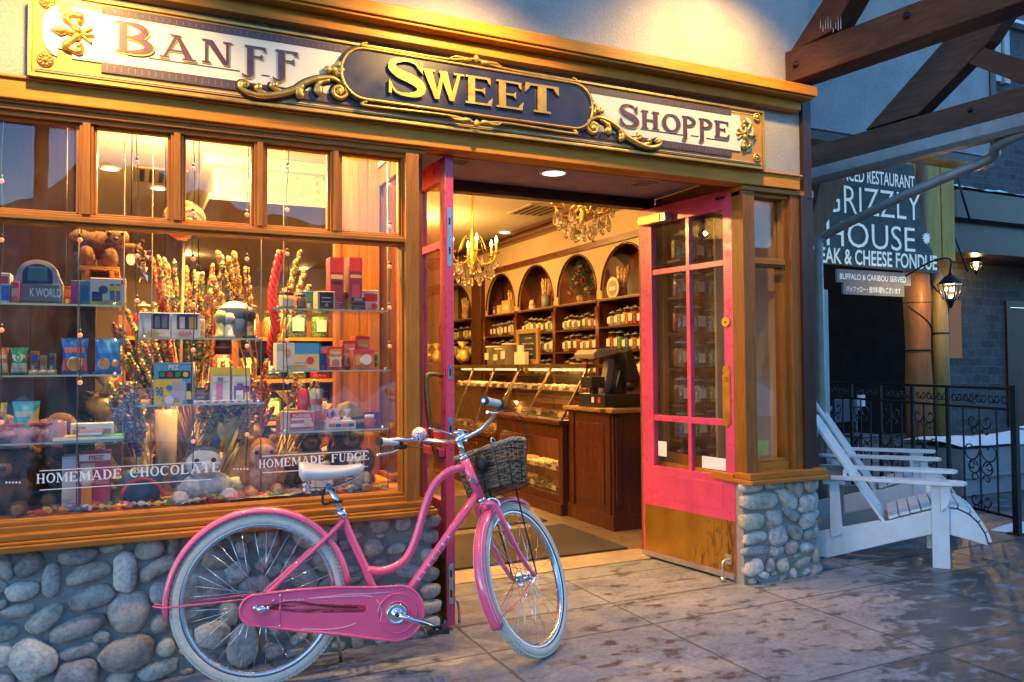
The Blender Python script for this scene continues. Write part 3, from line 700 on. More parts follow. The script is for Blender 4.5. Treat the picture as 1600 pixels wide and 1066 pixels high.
# cream faces with lobed ends
mx0, mx1 = U(531, 120), U(921, 170); mc = (mx0+mx1)/2
m = MB(M_cream)
def face(a, c, s):
    z0, z1, zc = Vv(.26), Vv(.86), Vv(.56)
    P = [(c, z0), (c, z1), (a+s*.10, z1), (a+s*.10, z1-.03), (a+s*.05, z1-.035)]
    P += [(a+s*(.05-.055*sin(pi*t/8)), zc+(.105)*cos(pi*t/8)) for t in range(9)]
    P += [(a+s*.05, z0+.035), (a+s*.10, z0+.03), (a+s*.10, z0)]
    m.prism(P if s < 0 else P, sf, -.004, .008)
face(U(68, 60), mc-.2, 1); face(U(1176, 215), mc+.2, -1)
m.build('cream_panel', sign, .001)
for a, c in ((U(159, 20), mc-.35), (U(1141, 190), mc+.35)):
    lo, hi = min(a, c), max(a, c)
    for k0, k1 in ((.835, .93), (.15, .265)):
        m = MB(M_strip); m.box(lo, SY-.010, Vv(k0), hi, SY, Vv(k1)); m.use(M_tick)
        x = lo+.02
        while x < hi-.02:
            m.box(x, SY-.0108, Vv(k0+.022), x+.004, SY-.009, Vv(k1-.03)); x += .026
        m.build('dark_strip', sign)
# plaque
def rrect(x0, x1, z0, z1, r, n=10):
    P = []
    for cx, cz, a in ((x1-r, z1-r, 0), (x0+r, z1-r, 90), (x0+r, z0+r, 180), (x1-r, z0+r, 270)):
        P += [(cx+r*cos(R(a+90*i/n)), cz+r*sin(R(a+90*i/n))) for i in range(n+1)]
    return P
pz0, pz1 = Vv(.235), Vv(.915); pr = (pz1-pz0)/2*.96
pq = m = MB(M_blackp); m.prism(rrect(mx0-.018, mx1+.018, pz0-.018, pz1+.018, pr+.018), sf, 0, .026)
m.use(M_navy); m.prism(rrect(mx0, mx1, pz0, pz1, pr), sf, .02, .030)
pl = m.build('plaque', sign, .003)
m = MB(M_gold); m.tube([sf(u, v, .033) for u, v in rrect(mx0, mx1, pz0, pz1, pr)], .007, 8, True)
for k in (.965, .175):
    z = Vv(k); m.tube(smooth_path([sf(mx0+.12, z+.012, .03), sf(mx0+.10, z+.004, .03), sf(mx0+.13, z-.006, .03), sf(mc-.15, z, .03), sf(mc, z+.02*(1 if k > .5 else -1), .034), sf(mc+.15, z, .03), sf(mx1-.13, z-.006, .03), sf(mx1-.10, z+.004, .03), sf(mx1-.12, z+.012, .03)], 5), .006, 6)
    s = 1 if k > .5 else -1
    m.blob(sf(mc, z+.024*s, .036), (.016, .012, .02), 8, 6); m.blob(sf(mc-.05, z+.012*s, .034), (.03, .01, .012), 8, 6); m.blob(sf(mc+.05, z+.012*s, .034), (.03, .01, .012), 8, 6)
    for q in (-.11, .11): m.tube(smooth_path([sf(mc+q*.4, z+.014*s, .034), sf(mc+q, z+.016*s, .034), sf(mc+q*1.3, z, .034)], 4), [.007]*5+[.004]*4, 6)
m.build('plaque_trim', sign)
def scroll(s, px):                       # a leafy scroll at the plaque's end; points in photograph detail units from the left one
    def w(x, y):
        p = at(340+x*.225, 60+y*.225, SY); u = p.x
        return (u if s > 0 else 2*mc-u, p.z)
    main = [(895, 350), (800, 292), (700, 290), (600, 322), (520, 372), (400, 402), (280, 408), (190, 378), (148, 335), (170, 312), (205, 330), (190, 352)]
    r1 = [.012, .016, .018, .018, .02, .018, .016, .014, .012, .010, .009, .009]
    vol = [(880, 330), (890, 395), (850, 425), (805, 405), (800, 360), (840, 345), (860, 375), (840, 392)]
    l2 = [(770, 300), (700, 320), (680, 370), (700, 395)]; l3 = [(640, 310), (580, 340), (560, 390), (590, 420)]
    l4 = [(500, 378), (420, 372), (370, 345), (380, 320)]; l5 = [(400, 400), (320, 390), (265, 360), (270, 338)]
    for mat, dr_, dd in ((M_blackp, .009, .006), (M_gold, 0, .022)):
        mm.use(mat)
        for L_, rs in ((main, r1), (vol, [.013]*8), (l2, [.012, .016, .017, .008]), (l3, [.012, .018, .02, .01]), (l4, [.01, .013, .013, .007]), (l5, [.01, .013, .012, .006])):
            sp = smooth_path([sf(*w(*q), dd) for q in L_], 5)
            rr = [rs[min(int(i/5), len(rs)-1)]*.8+dr_ for i in range(len(sp))]
            mm.tube(sp, rr, 8)
    mm.use(M_gold)
    for q, r_ in (((560, 385), .022), ((700, 375), .02), ((838, 385), .017), ((280, 350), .014), ((395, 335), .014), ((170, 335), .014)):
        u, v = w(*q); mm.blob(sf(u, v, .026), (r_, .012, r_*1.1), 9, 6, .2)
    for q in ((800, 230), (835, 195), (835, 260), (760, 228), (850, 230)):
        u, v = w(*q); mm.blob(sf(u, v, .022), (.02, .012, .017), 9, 6, .1)
for s in (1, -1):
    mm = MB(M_gold); scroll(s, 0); mm.build('scroll_ornament', sign)
def fleur(cx, cz, s, k):
    m.blob(sf(cx, cz, .012), (.022*k, .014, .012*k), 10, 7)
    m.tube([sf(cx-s*.012*k, cz, .012), sf(cx-s*.04*k, cz, .016), sf(cx-s*.075*k, cz, .012)], [.008*k, .02*k, .002], 8)
    for q in (1, -1):
        m.tube(smooth_path([sf(cx+s*.03*k, cz+.004*q, .012), sf(cx+s*.005*k, cz+.025*k*q, .014), sf(cx-s*.022*k, cz+.058*k*q, .014), sf(cx+s*.018*k, cz+.075*k*q, .014), sf(cx+s*.035*k, cz+.055*k*q, .012), sf(cx+s*.018*k, cz+.048*k*q, .012)], 5), [.010*k, .014*k, .016*k, .016*k, .013*k, .01*k, .01*k]*4+[.008]*3, 8)
        m.tube(smooth_path([sf(cx+s*.03*k, cz, .012), sf(cx+s*.05*k, cz+.016*k*q, .012), sf(cx+s*.07*k, cz+.03*k*q, .012)], 4), .007*k, 6)
    m.tube([sf(cx+s*.03*k, cz, .012), sf(cx+s*.08*k, cz, .012)], [.01*k, .006*k], 8)
for px, y, s in ((113, 53, 1), (1165, 212, -1)):
    p = at(px, y, SY); m = MB(M_gold); fleur(p.x, p.z, s, 1.); m.build('fleur_de_lis', sign)
for px, y in ((74, 3), (71, 94), (1182, 184), (1182, 247)):
    p = at(px, y, SY); m = MB(M_gold); m.lathe([(.03, 0), (.03, .006), (.022, .010), (.012, .008), (.010, .014), (0.001, .016)], sf(p.x, p.z, 0), 18, (0, -1, 0))
    for k in range(10): m.blob(sf(p.x+.02*cos(k*.628), p.z+.02*sin(k*.628), .011), (.006, .004, .006), 6, 4)
    m.build('rosette', sign)
# words
def words(specs, mat, edge, d0, d1, grow=.004):
    m = MB(edge)
    for ch, a, c, top, bot in specs:
        P0 = at(a, bot, SY); P1 = at(c, bot, SY); T = at((a+c)/2, top, SY); B_ = at((a+c)/2, bot, SY)
        m.use(edge); letter(m, ch, sf, P0.x-grow+.004, P1.x+grow+.004, B_.z-grow-.004, T.z+grow-.004, d0, d0+.004)
        m.use(mat); letter(m, ch, sf, P0.x, P1.x, B_.z, T.z, d0+.005, d1)
    return m
def row(chs, y_at):          # per letter: char, px left, px right, then top and bottom at the letter's middle
    return [(c, a, b_, *y_at(c, (a+b_)/2)) for c, a, b_ in chs]
ban = row([('B', 180, 237), ('A', 249, 302), ('N', 316, 360), ('J', 378, 414), ('J', 426, 464)],
          lambda c, x: (38+.1277*1.12*(x-209) + (0 if c == 'B' else 9), 86+.1277*(x-209)-(0 if c == 'B' else 1)))
swe = row([('S', 600, 660), ('W', 654, 718), ('E', 722, 765), ('E', 770, 813), ('T', 814, 868)],
          lambda c, x: (98+.147*(x-630)+(0 if c == 'S' else 10 if c != 'T' else 8), 154+.13*(x-630)+(0 if c == 'S' else -1)))
sho = row([('S', 966, 996), ('H', 1000, 1028), ('O', 1033, 1061), ('P', 1063, 1086), ('P', 1089, 1112), ('E', 1114, 1138)],
          lambda c, x: (165+.14*(x-981)+(0 if c == 'S' else 5), 199+.12*(x-981)))
m = words(ban, M_plum, M_gold, .008, .014, .002); 
m.use(M_plum)
for a, c, y in ((232, 374, 93), (408, 421, 118.5)):
    p, q = at(a, y, SY), at(c, y+(c-a)*.127, SY); m.box(p.x, SY-.011, (p.z+q.z)/2-.002, q.x, SY-.008, (p.z+q.z)/2+.002)
m.build('lettering', sign)
m = words(swe, M_gold, M_plum, .031, .046, .003); m.build('lettering', pl)
m = words(sho, M_plum, M_gold, .008, .014, .0015); m.use(M_plum)
for a, c, y in ((1000, 1066, 203), (1078, 1090, 212.5), (1102, 1136, 217)):
    p, q = at(a, y, SY), at(c, y+(c-a)*.125, SY); m.box(p.x, SY-.011, (p.z+q.z)/2-.002, q.x, SY-.008, (p.z+q.z)/2+.002)
m.build('lettering', sign)

# ------------------------------------------------------------------ lamps over the sign
WARM = (1., .56, .14)
def light(name, typ, loc, energy, color=WARM, parent=None, **k):
    l = bpy.data.lights.new(name, typ); l.energy = energy; l.color = color
    tgt = k.pop('target', None)
    for a, v in k.items(): setattr(l, a, v)
    o = bpy.data.objects.new(name, l); COL.objects.link(o); o.location = V(loc)-(ORIG[parent.name] if parent else V())
    if parent: o.parent = parent
    if tgt is not None: o.rotation_euler = (V(tgt)-V(loc)).to_track_quat('-Z', 'Y').to_euler()
    return o
M_lampiron = plain('lamp_black_enamel', (.03, .028, .026), .35, .2)
M_bulb = emit('warm_bulb', (1., .62, .25), 4)
SIGN_W = [(-.25, 3.00, 22), (1.42, 3.22, 22), (3.02, 3.55, 23)]
for i, (x, z, e) in enumerate(SIGN_W):
    L_ = thing('gooseneck_lamp', ['black gooseneck lamp over the left end of the sign', 'black gooseneck lamp over the middle of the sign', 'black gooseneck lamp over the right end of the sign'][i], 'lamp', (x, F, z+.35), 'lamps over the shop sign')
    m = MB(M_lampiron); m.lathe([(.05, 0), (.05, .02), (.02, .03)], (x, F, z+.35), 14, (0, -1, 0)); m.tube(smooth_path([(x, F-.02, z+.35), (x, F-.3, z+.40), (x, F-.68, z+.32), (x, F-.72, z+.12)], 6), .011, 8); m.build('arm', L_)
    m = MB(M_lampiron); m.lathe([(.02, .13), (.03, .12), (.05, .08), (.10, .03), (.125, 0), (.12, 0), (.095, .028), (.045, .07), (.02, .09)], (x, F-.72, z), 20, (0, 0, 1), False); m.build('lamp_shade', L_)
    m = MB(M_bulb); m.blob((x, F-.72, z+.03), .028, 10, 8); m.build('bulb', L_)
    light('sign_light', 'SPOT', (x, F-.72, z-.02), e, WARM, L_, spot_size=R(118), spot_blend=.75, shadow_soft_size=.035, target=(x, F-.05, z-.80))
# recessed light and square grilles in the entrance soffit
p = atZ(865, 270, 2.468)
L_ = thing('recessed_light', 'lit round recessed light in the soffit above the entrance', 'light', (p.x, p.y, 2.47))
m = MB(M_white); m.lathe([(.085, 0), (.085, -.008), (.07, -.009), (.068, -.002)], (p.x, p.y, 2.47), 24, (0, 0, 1), False); m.build('trim_ring', L_)
m = MB(emit('downlight_lens', (1., .86, .62), .7)); m.cyl((p.x, p.y, 2.464), (p.x, p.y, 2.4705), .069, 24); m.build('lens', L_)
light('soffit_light', 'SPOT', (p.x, p.y, 2.45), 8, (1, .60, .36), L_, spot_size=R(120), spot_blend=.6, shadow_soft_size=.015)
for px, y, lb in ((1003, 287, 'small square grille in the soffit right of the round light'), (716, 252, 'small square grille in the soffit beside the open left door')):
    p = atZ(px, y, 2.468); m = MB(M_alu)
    m.box(p.x-.07, p.y-.07, 2.462, p.x+.07, p.y+.07, 2.4705); m.use(M_black); m.box(p.x-.05, p.y-.05, 2.4605, p.x+.05, p.y+.05, 2.463)
    m.use(M_alu)
    for k in range(4): m.box(p.x-.05, p.y-.04+.024*k, 2.459, p.x+.05, p.y-.032+.024*k, 2.462)
    mesh_thing(m, 'soffit_grille', lb, 'vent', 'grilles in the entrance soffit')
# ------------------------------------------------------------------ the bicycle (local x forward, y to its left, z up)
M_bpink = plain('bike_pink_enamel', (.88, .105, .22), .2, 0, .05, 6, 0, .8)
M_tyre = plain('pale_grey_tyre', (.58, .54, .46), .75, 0, .12, 60, .5)
M_rim = plain('silver_rim', (.62, .64, .66), .25, .9, .06)
M_blk = plain('black_rubber', (.016, .016, .017), .55)
M_saddle = plain('cream_vinyl', (.72, .68, .60), .38, 0, .05, 8, .05, .2)
M_lining = plain('white_pinstripe', (.8, .72, .76), .4)
BX0, BY0, BPS, BL, BWB, BDE = .483, 3.483, -.183, .081, 1.184, .826
b_o = V((BX0, BY0, 0)); b_x = V((cos(BPS), sin(BPS), 0)); ly = V((-sin(BPS), cos(BPS), 0)); b_z = cos(BL)*V((0, 0, 1))+sin(BL)*ly; b_y = cos(BL)*ly-sin(BL)*V((0, 0, 1))
def bw(x, y, z): return b_o+b_x*x+b_y*y+b_z*z
HA = R(68); RW = .35; ax_l = V((-cos(HA), 0, sin(HA))); fw_l = V((sin(HA), 0, cos(HA)))
hub_l = V((BWB, 0, RW)); so_l = hub_l-fw_l*.055
rotm = Matrix.Rotation(BDE, 3, ax_l)
def sw(x, y, z):                              # steered parts
    p = so_l+rotm @ (V((x, y, z))-so_l); return bw(*p)
bike = thing('bicycle', 'bright pink step-through bicycle with cream saddle and wicker basket leaning by the entrance', 'bicycle', (BX0, BY0, 0))
def circle(cx, cz, r, n, f, y=0, a0=0, a1=360, closed=True):
    k = n if closed else n-1
    return [f(cx+r*cos(R(a0+(a1-a0)*i/k)), y, cz+r*sin(R(a0+(a1-a0)*i/k))) for i in range(n)]
def wheel(cx, cz, f):
    m = MB(M_chrome); m.cyl(f(cx, -.045, cz), f(cx, .045, cz), .016, 14); m.cyl(f(cx, -.033, cz), f(cx, -.029, cz), .03, 16); m.cyl(f(cx, .029, cz), f(cx, .033, cz), .03, 16); m.cyl(f(cx, -.065, cz), f(cx, .065, cz), .005, 8)
    wh = m.build('wheel', bike)
    m = MB(M_tyre); prof = [(-.018, -.020), (-.022, -.008), (-.019, .006), (-.012, .014), (0, .018), (.012, .014), (.019, .006), (.022, -.008), (.018, -.020)]
    n = 96; R0 = .332
    vs = [f(cx+(R0+dr)*cos(2*pi*i/n), y*1.05, cz+(R0+dr)*sin(2*pi*i/n)) for i in range(n) for y, dr in prof]; k = len(prof)
    m.add(vs, [(i*k+j, i*k+j+1, ((i+1) % n)*k+j+1, ((i+1) % n)*k+j) for i in range(n) for j in range(k-1)], True)
    for i in range(120):                                     # tread blocks
        a = 2*pi*i/120
        for y in (-.014, -.005, .005, .014):
            aa = a+(.012 if abs(y) > .01 else 0); rr = .3505-(abs(y)*.22)
            c = V((cx+rr*cos(aa), y, cz+rr*sin(aa))); t_ = V((-sin(aa), 0, cos(aa))); q = V((cos(aa), 0, sin(aa)))
            P = [c+t_*(sx*.0065)+V((0, sy*.0035, 0))+q*sz for sx in (-1, 1) for sy in (-1, 1) for sz in (-.004, .0025)]
            m.add([f(*p) for p in P], [(0,1,3,2),(4,6,7,5),(0,4,5,1),(2,3,7,6),(0,2,6,4),(1,5,7,3)], False)
    m.build('tyre', wh)
    m = MB(M_rim); prof = [(-.014, .0), (-.015, -.018), (-.008, -.026), (.008, -.026), (.015, -.018), (.014, .0)]; R1 = .318; k = len(prof)
    vs = [f(cx+(R1+dr)*cos(2*pi*i/n), y, cz+(R1+dr)*sin(2*pi*i/n)) for i in range(n) for y, dr in prof]
    m.add(vs, [(i*k+j, i*k+(j+1) % k, ((i+1) % n)*k+(j+1) % k, ((i+1) % n)*k+j) for i in range(n) for j in range(k)], True); m.build('rim', wh)
    m = MB(M_chrome)
    for i in range(36):
        a = 2*pi*(i+.5)/36; s = 1 if i % 2 else -1; h = a+(1 if (i//2) % 2 else -1)*1.15
        m.tube([f(cx+.028*cos(h), s*.03, cz+.028*sin(h)), f(cx+.297*cos(a), s*.003, cz+.297*sin(a))], .0013, 5)
    m.build('spokes', wh)
    return wh
wheel(0, RW, bw); wheel(BWB, RW, sw)
def fender(cx, cz, f, a0, a1, name='mudguard'):
    m = MB(M_bpink); n = 44; prof = [(-.03, -.012), (-.027, .002), (-.016, .011), (0, .014), (.016, .011), (.027, .002), (.03, -.012)]
    for off, flip in ((0, 0),):
        vs = []
        for i in range(n+1):
            a = R(a0+(a1-a0)*i/n)
            vs += [f(cx+(.365+dr)*cos(a), y, cz+(.365+dr)*sin(a)) for y, dr in prof]
        k = len(prof); m.add(vs, [(i*k+j, i*k+j+1, (i+1)*k+j+1, (i+1)*k+j) for i in range(n) for j in range(k-1)], True)
    m.use(M_lining)
    for y in (-.0215, .0215):
        m.tube([f(cx+.372*cos(R(a0+4+(a1-a0-8)*i/40)), y, cz+.372*sin(R(a0+4+(a1-a0-8)*i/40))) for i in range(41)], .0011, 4)
    o = m.build(name, bike); s = o.modifiers.new('thick', 'SOLIDIFY'); s.thickness = .0016; return o
rf = fender(0, RW, bw, 6, 187); ff = fender(BWB, RW, sw, 66, 212)
m = MB(M_bpink)
for y in (-.045, .045): m.tube([bw(.0, y, RW+.012), bw(-.2, y*.95, RW+.005), bw(-.372, y*.7, RW-.002), bw(-.41, y*.5, RW+.006)], .0038, 7)
m.build('stay', rf)
m = MB(M_bpink)
for y in (-.055, .055): m.tube([sw(BWB, y, RW), sw(BWB-.17, y*.8, RW-.10), sw(BWB-.325, y*.55, RW-.16)], .0032, 7)
m.build('stay', ff)
# frame: points measured in the plane of the bicycle
ht, hb = V((.884, 0, .898)), V((.958, 0, .718))
m = MB(M_bpink)
m.tube([bw(*ht), bw(*hb)], .022, 18)
top = smooth_path([(.895, 0, .865), (.86, 0, .857), (.815, 0, .846), (.77, 0, .815), (.735, 0, .77), (.705, 0, .70), (.68, 0, .62), (.651, 0, .537), (.617, 0, .475), (.571, 0, .443), (.51, 0, .428), (.445, 0, .436)], 6)
m.tube([bw(*p) for p in top], .0175, 16)
m.tube([bw(.945, 0, .745), bw(.80, 0, .555), bw(.634, 0, .345), bw(.575, 0, .27)], .0195, 16)
m.tube([bw(*p) for p in smooth_path([(.341, 0, .681), (.37, 0, .60), (.405, 0, .52), (.442, 0, .436), (.468, 0, .366), (.51, 0, .30), (.56, 0, .262)], 5)], .0175, 16)
m.cyl(bw(.563, -.035, .262), bw(.563, .035, .262), .021, 18)
for s in (-1, 1):
    m.tube(smooth_path([bw(.345, s*.012, .655), bw(.30, s*.028, .61), bw(.17, s*.045, .497), bw(.0, s*.058, .352)], 5), .0095, 12)
    m.tube([bw(0, s*.058, .35), bw(.25, s*.05, .303), bw(.55, s*.02, .264)], .0095, 12)
    m.prism([(-.02, .335), (.03, .33), (.03, .365), (-.015, .365)], lambda u, v, d: bw(u, d, v), s*.054, s*.060)
fr = m.build('frame', bike)
# letters on the down tube
m = MB(M_lining); e0, e1 = V((.655, 0, .371)), V((.80, 0, .556)); dv = (e1-e0).normalized(); uv = V((-dv.z, 0, dv.x))
for i, ch in enumerate('ELECTRA'):
    c = e0+dv*(.02+.036*i)
    def fe(u, v, d, c=c): 
        q = c+dv*u+uv*(v-.008); return bw(q.x, -.0192-d+abs(v-.008)**2*6, q.z)
    text_into(m, ch, fe, height=.016, depth=.0012, bold=.02)
m.build('lettering', fr)
m = MB(M_chrome); m.lathe([(.012, -.001), (.014, .001), (.012, .003)], bw(.915, -.022, .80), 14, -b_y); m.build('head_badge', fr)
m = MB(M_chrome)
for p, q in ((ht, 1), (hb, -1)):
    m.tube([bw(*(p+ax_l*(.0*q))), bw(*(p+ax_l*.014*q))], .0235, 18); m.tube([bw(*(p+ax_l*.016*q)), bw(*(p+ax_l*.028*q))], .019, 18)
m.build('headset', fr)
# fork
cr = V((.965, 0, .69))
m = MB(M_bpink); m.tube([sw(*(hb-ax_l*.028)), sw(*(hb-ax_l*.055))], .020, 14)
for s in (-1, 1):
    m.tube(smooth_path([sw(.963, s*.004, .688), sw(.968, s*.036, .684), sw(.985, s*.05, .655), sw(1.04, s*.054, .53), sw(1.10, s*.055, .43), sw(1.15, s*.056, .372), sw(BWB, s*.056, RW)], 5), [.013]*12+[.0125]*6+[.011]*6+[.0095]*7, 12)
fk = m.build('fork', bike)
# brake calliper at the crown
m = MB(M_chrome); m.cyl(sw(.985, -.02, .70), sw(.985, .02, .70), .014, 12)
for s in (-1, 1): m.tube(smooth_path([sw(1.0, s*.01, .715), sw(1.012, s*.04, .70), sw(1.02, s*.042, .665)], 4), .007, 8)
m.build('front_brake', bike)
m = MB(M_rim); m.prism([(1.052, .63), (1.10, .60), (1.118, .575), (1.10, .575), (1.06, .612)], lambda u, v, d: sw(u, d, v), -.02, .02); m.build('dynamo_bracket', bike)
# stem and handlebar (steered with the wheel)
st0 = ht+ax_l*.025; st1 = ht+ax_l*.085; cl = st1+V((.022, 0, .012))
m = MB(M_chrome); m.tube([sw(*st0), sw(*st1)], .0125, 14); m.tube(smooth_path([sw(*(st1-ax_l*.01)), sw(*(st1+V((.006, 0, .004)))), sw(*cl)], 4), .013, 12); m.cyl(sw(cl.x, -.024, cl.z), sw(cl.x, .024, cl.z), .0185, 16); m.blob(sw(*(st1+ax_l*.004)), .016, 10, 7); m.build('stem', bike)
def hb_pts(s):
    return smooth_path([sw(cl.x, 0, cl.z), sw(cl.x+.012, s*.05, cl.z+.004), sw(cl.x+.03, s*.11, cl.z+.022), sw(cl.x+.005, s*.20, cl.z+.055), sw(cl.x-.06, s*.262, cl.z+.07), sw(cl.x-.145, s*.285, cl.z+.068), sw(cl.x-.20, s*.292, cl.z+.06)], 6)
m = MB(M_chrome); m.tube(list(reversed(hb_pts(1)))+hb_pts(-1)[1:], .011, 12); hbar = m.build('handlebar', bike)
def hp(s, t, dz=0, dy=0, dx=0):           # along the grip: 0 at the tip
    return sw(cl.x-.21+t+dx, s*(.294-.05*t)+dy, cl.z+.058+.04*t+dz)
for s in (1, -1):
    m = MB(M_saddle); m.tube([hp(s, .0), hp(s, .02), hp(s, .06), hp(s, .10), hp(s, .118)], [.0185, .019, .0165, .0175, .0165], 16)
    m.use(M_blk); m.tube([hp(s, -.012), hp(s, .0)], [.0185, .0195], 16); m.tube([hp(s, .118), hp(s, .132)], .0215, 16)
    if s < 0: m.use(M_chrome); m.tube([hp(s, -.0135), hp(s, -.012)], [.008, .009], 12); m.use(M_blk)
    m.build('grip', hbar)
m = MB(M_chrome); m.tube(smooth_path([hp(1, .14, -.022), hp(1, .08, -.045), hp(1, .02, -.055), hp(1, -.03, -.062)], 4), .006, 8); m.use(M_blk); m.tube([hp(1, .10, -.025), hp(1, .17, -.018)], .012, 8); m.build('brake_lever', hbar)
m = MB(M_chrome); m.tube(smooth_path([hp(-1, .14, -.022), hp(-1, .08, -.045), hp(-1, .0, -.05)], 4), .006, 8); m.use(M_blk); m.tube([hp(-1, .12, -.02), hp(-1, .16, -.012)], .012, 8); m.build('brake_lever', hbar)
# patterned bell
def bell_mat():
    m, t, b = new_mat('patterned_bell'); v = nd(t, 'ShaderNodeTexVoronoi'); v.feature = 'DISTANCE_TO_EDGE'; v.inputs['Scale'].default_value = 95; t.links.new(coords(t), v.inputs['Vector'])
    t.links.new(ramp(t, v.outputs['Distance'], [(.10, (.85, .80, .84)), (.16, (.10, .03, .10))]), b.inputs['Base Color']); b.inputs['Roughness'].default_value = .2; return m
m = MB(bell_mat()); pb = sw(cl.x-.015, .215, cl.z+.085); m.blob(pb, .036, 18, 12); m.use(M_chrome); m.cyl(pb, pb-b_z*.04, .008, 8); m.build('bell', hbar)
# cables
m = MB(M_blk)
g1 = hp(-1, .15, -.012)
m.tube(smooth_path([g1, sw(cl.x+.12, -.25, cl.z+.055), sw(cl.x+.24, -.21, cl.z+.0), sw(cl.x+.27, -.16, cl.z-.12), sw(cl.x+.22, -.10, cl.z-.22), sw(1.03, -.02, .74)], 8), .0024, 6)
m.tube(smooth_path([hp(1, .16, -.018), sw(cl.x-.02, .17, cl.z+.01), sw(cl.x+.05, .10, cl.z+.03), sw(cl.x+.10, .03, cl.z+.0), sw(1.0, 0, .80), sw(.985, .01, .72)], 8), .0024, 6)
m.tube(smooth_path([sw(cl.x+.27, -.16, cl.z-.10), sw(cl.x+.15, -.12, cl.z-.16), sw(cl.x+.04, -.06, cl.z-.2), bw(.93, -.01, .77)], 8), .0024, 6)
m.build('cable', hbar)
m = MB(M_chrome)
m.tube([sw(cl.x+.01+.036*cos(a*.5), .0+.036*sin(a*.5), cl.z+.028+.004*sin(a)) for a in range(13)], .003, 6); m.tube(smooth_path([sw(cl.x-.01, .03, cl.z+.03), sw(cl.x-.05, .07, cl.z+.055), sw(cl.x-.09, .10, cl.z+.075)], 4), .0045, 7)
m.blob(sw(cl.x-.005, 0, cl.z+.03), (.028, .022, .016), 10, 7); m.build('lamp_bracket', hbar)
# saddle: swept cross sections from the broad back to the nose
def sadd(u, v):
    x = .158+.275*u; a = 2*pi*v
    w = (.105*(1-u)**.75+.022)*min(1, (u+.02)*14)**.5*min(1, (1.012-u)*16)**.5
    z = .868+.016*(1-u)**2*1.2+.012*u**2-.006*sin(pi*u)
    hgt = (.030+.022*(1-u))*min(1, (u+.02)*14)**.5*min(1, (1.012-u)*16)**.5
    c, s = cos(a), sin(a)
    yy = w*math.copysign(abs(c)**.8, c); zz_ = (hgt*.55*s if s > 0 else hgt*1.25*s*(.55+.45*abs(c)))
    return bw(x, yy, z+zz_-.02*abs(c)*(1-u)*.6)
m = MB(M_saddle); m.grid(sadd, 24, 28); m.use(M_blk); m.prism([(.19, .845), (.40, .852), (.38, .838), (.2, .832)], lambda u, v, d: bw(u, d, v), -.03, .03); sdl = m.build('saddle', bike)
m = MB(M_chrome)
for y in (-.045, .045):
    m.tube([bw(.19+.017*cos(a*.7), y+.017*sin(a*.7), .778+.0024*a) for a in range(26)], .0038, 6); m.cyl(bw(.19, y, .775), bw(.19, y, .845), .005, 8)
m.build('spring', sdl)
m = MB(M_chrome)
for y in (-.018, .018): m.tube(smooth_path([bw(.19, y*2.2, .80), bw(.24, y, .795), bw(.32, y, .80), bw(.41, y*.6, .838)], 5), .0038, 7)
m.tube([bw(.341, 0, .681), bw(.288, 0, .80)], .0135, 14); m.cyl(bw(.285, -.026, .80), bw(.285, .026, .80), .014, 12); m.tube([bw(.352, 0, .665), bw(.335, 0, .698)], .0205, 16); m.cyl(bw(.315, -.012, .69), bw(.315, .012, .69), .009, 10)
m.build('seat_post', bike)
m = MB(M_blk); m.tube([bw(.315+.022*cos(a*.524), .022*sin(a*.524), .735) for a in range(13)], .007, 6); m.tube(smooth_path([bw(.298, -.02, .735), bw(.262, -.02, .73), bw(.258, -.018, .765), bw(.27, -.015, .80)], 4), .006, 6)
m.build('lock_clamp', bike)
# chain guard: a flat drop-shaped plate with a slot, proud of the frame on the near side
CY0, CY1 = -.088, -.058
def cg(u, v, d): return bw(u, d, v)
rear_c, fr_c = (-.012, .322), (.565, .262); rr_, rf_ = .060, .112
th = math.atan2(fr_c[1]-rear_c[1], fr_c[0]-rear_c[0])
out = [(fr_c[0]+rf_*cos(th+R(-100+200*i/30)), fr_c[1]+rf_*sin(th+R(-100+200*i/30))) for i in range(31)]
out += [(.47, .375), (.30, .389), (.14, .389), (.06, .386), (.03, .385)]
out += [(rear_c[0]+rr_*cos(R(80+190*i/14)), rear_c[1]+rr_*sin(R(80+190*i/14))) for i in range(15)]
out += [(.15, .228), (.33, .196), (.47, .165)]
slot = [(.418+.016*cos(R(90-180*i/8)), .292+.016*sin(R(90-180*i/8))) for i in range(9)]+[(.2, .292), (.1, .308), (.05, .318), (-.006, .325), (-.006, .339), (.06, .342), (.2, .331)]
def holed(mb, outer, hole, f, d0, d1):     # plate with one hole, by bmesh triangulation
    bm = bmesh.new(); ed = []
    for loop in (outer, hole):
        vv = [bm.verts.new((u, v, 0)) for u, v in loop]; ed += [bm.edges.new((vv[i], vv[(i+1) % len(vv)])) for i in range(len(vv))]
    bmesh.ops.triangle_fill(bm, edges=ed, use_beauty=True)
    bm.verts.index_update(); vs = [tuple(v.co) for v in bm.verts]; fs = [tuple(v.index for v in f_.verts) for f_ in bm.faces]; bm.free()
    mb.add([f(u, v, d0) for u, v, _ in vs], fs, False); mb.add([f(u, v, d1) for u, v, _ in vs], fs, False)
    for loop in (outer, hole):
        k = len(loop); mb.add([f(u, v, d0) for u, v in loop]+[f(u, v, d1) for u, v in loop], [(i, (i+1) % k, k+(i+1) % k, k+i) for i in range(k)], True)
m = MB(M_bpink); holed(m, out, slot, cg, CY0, CY1)
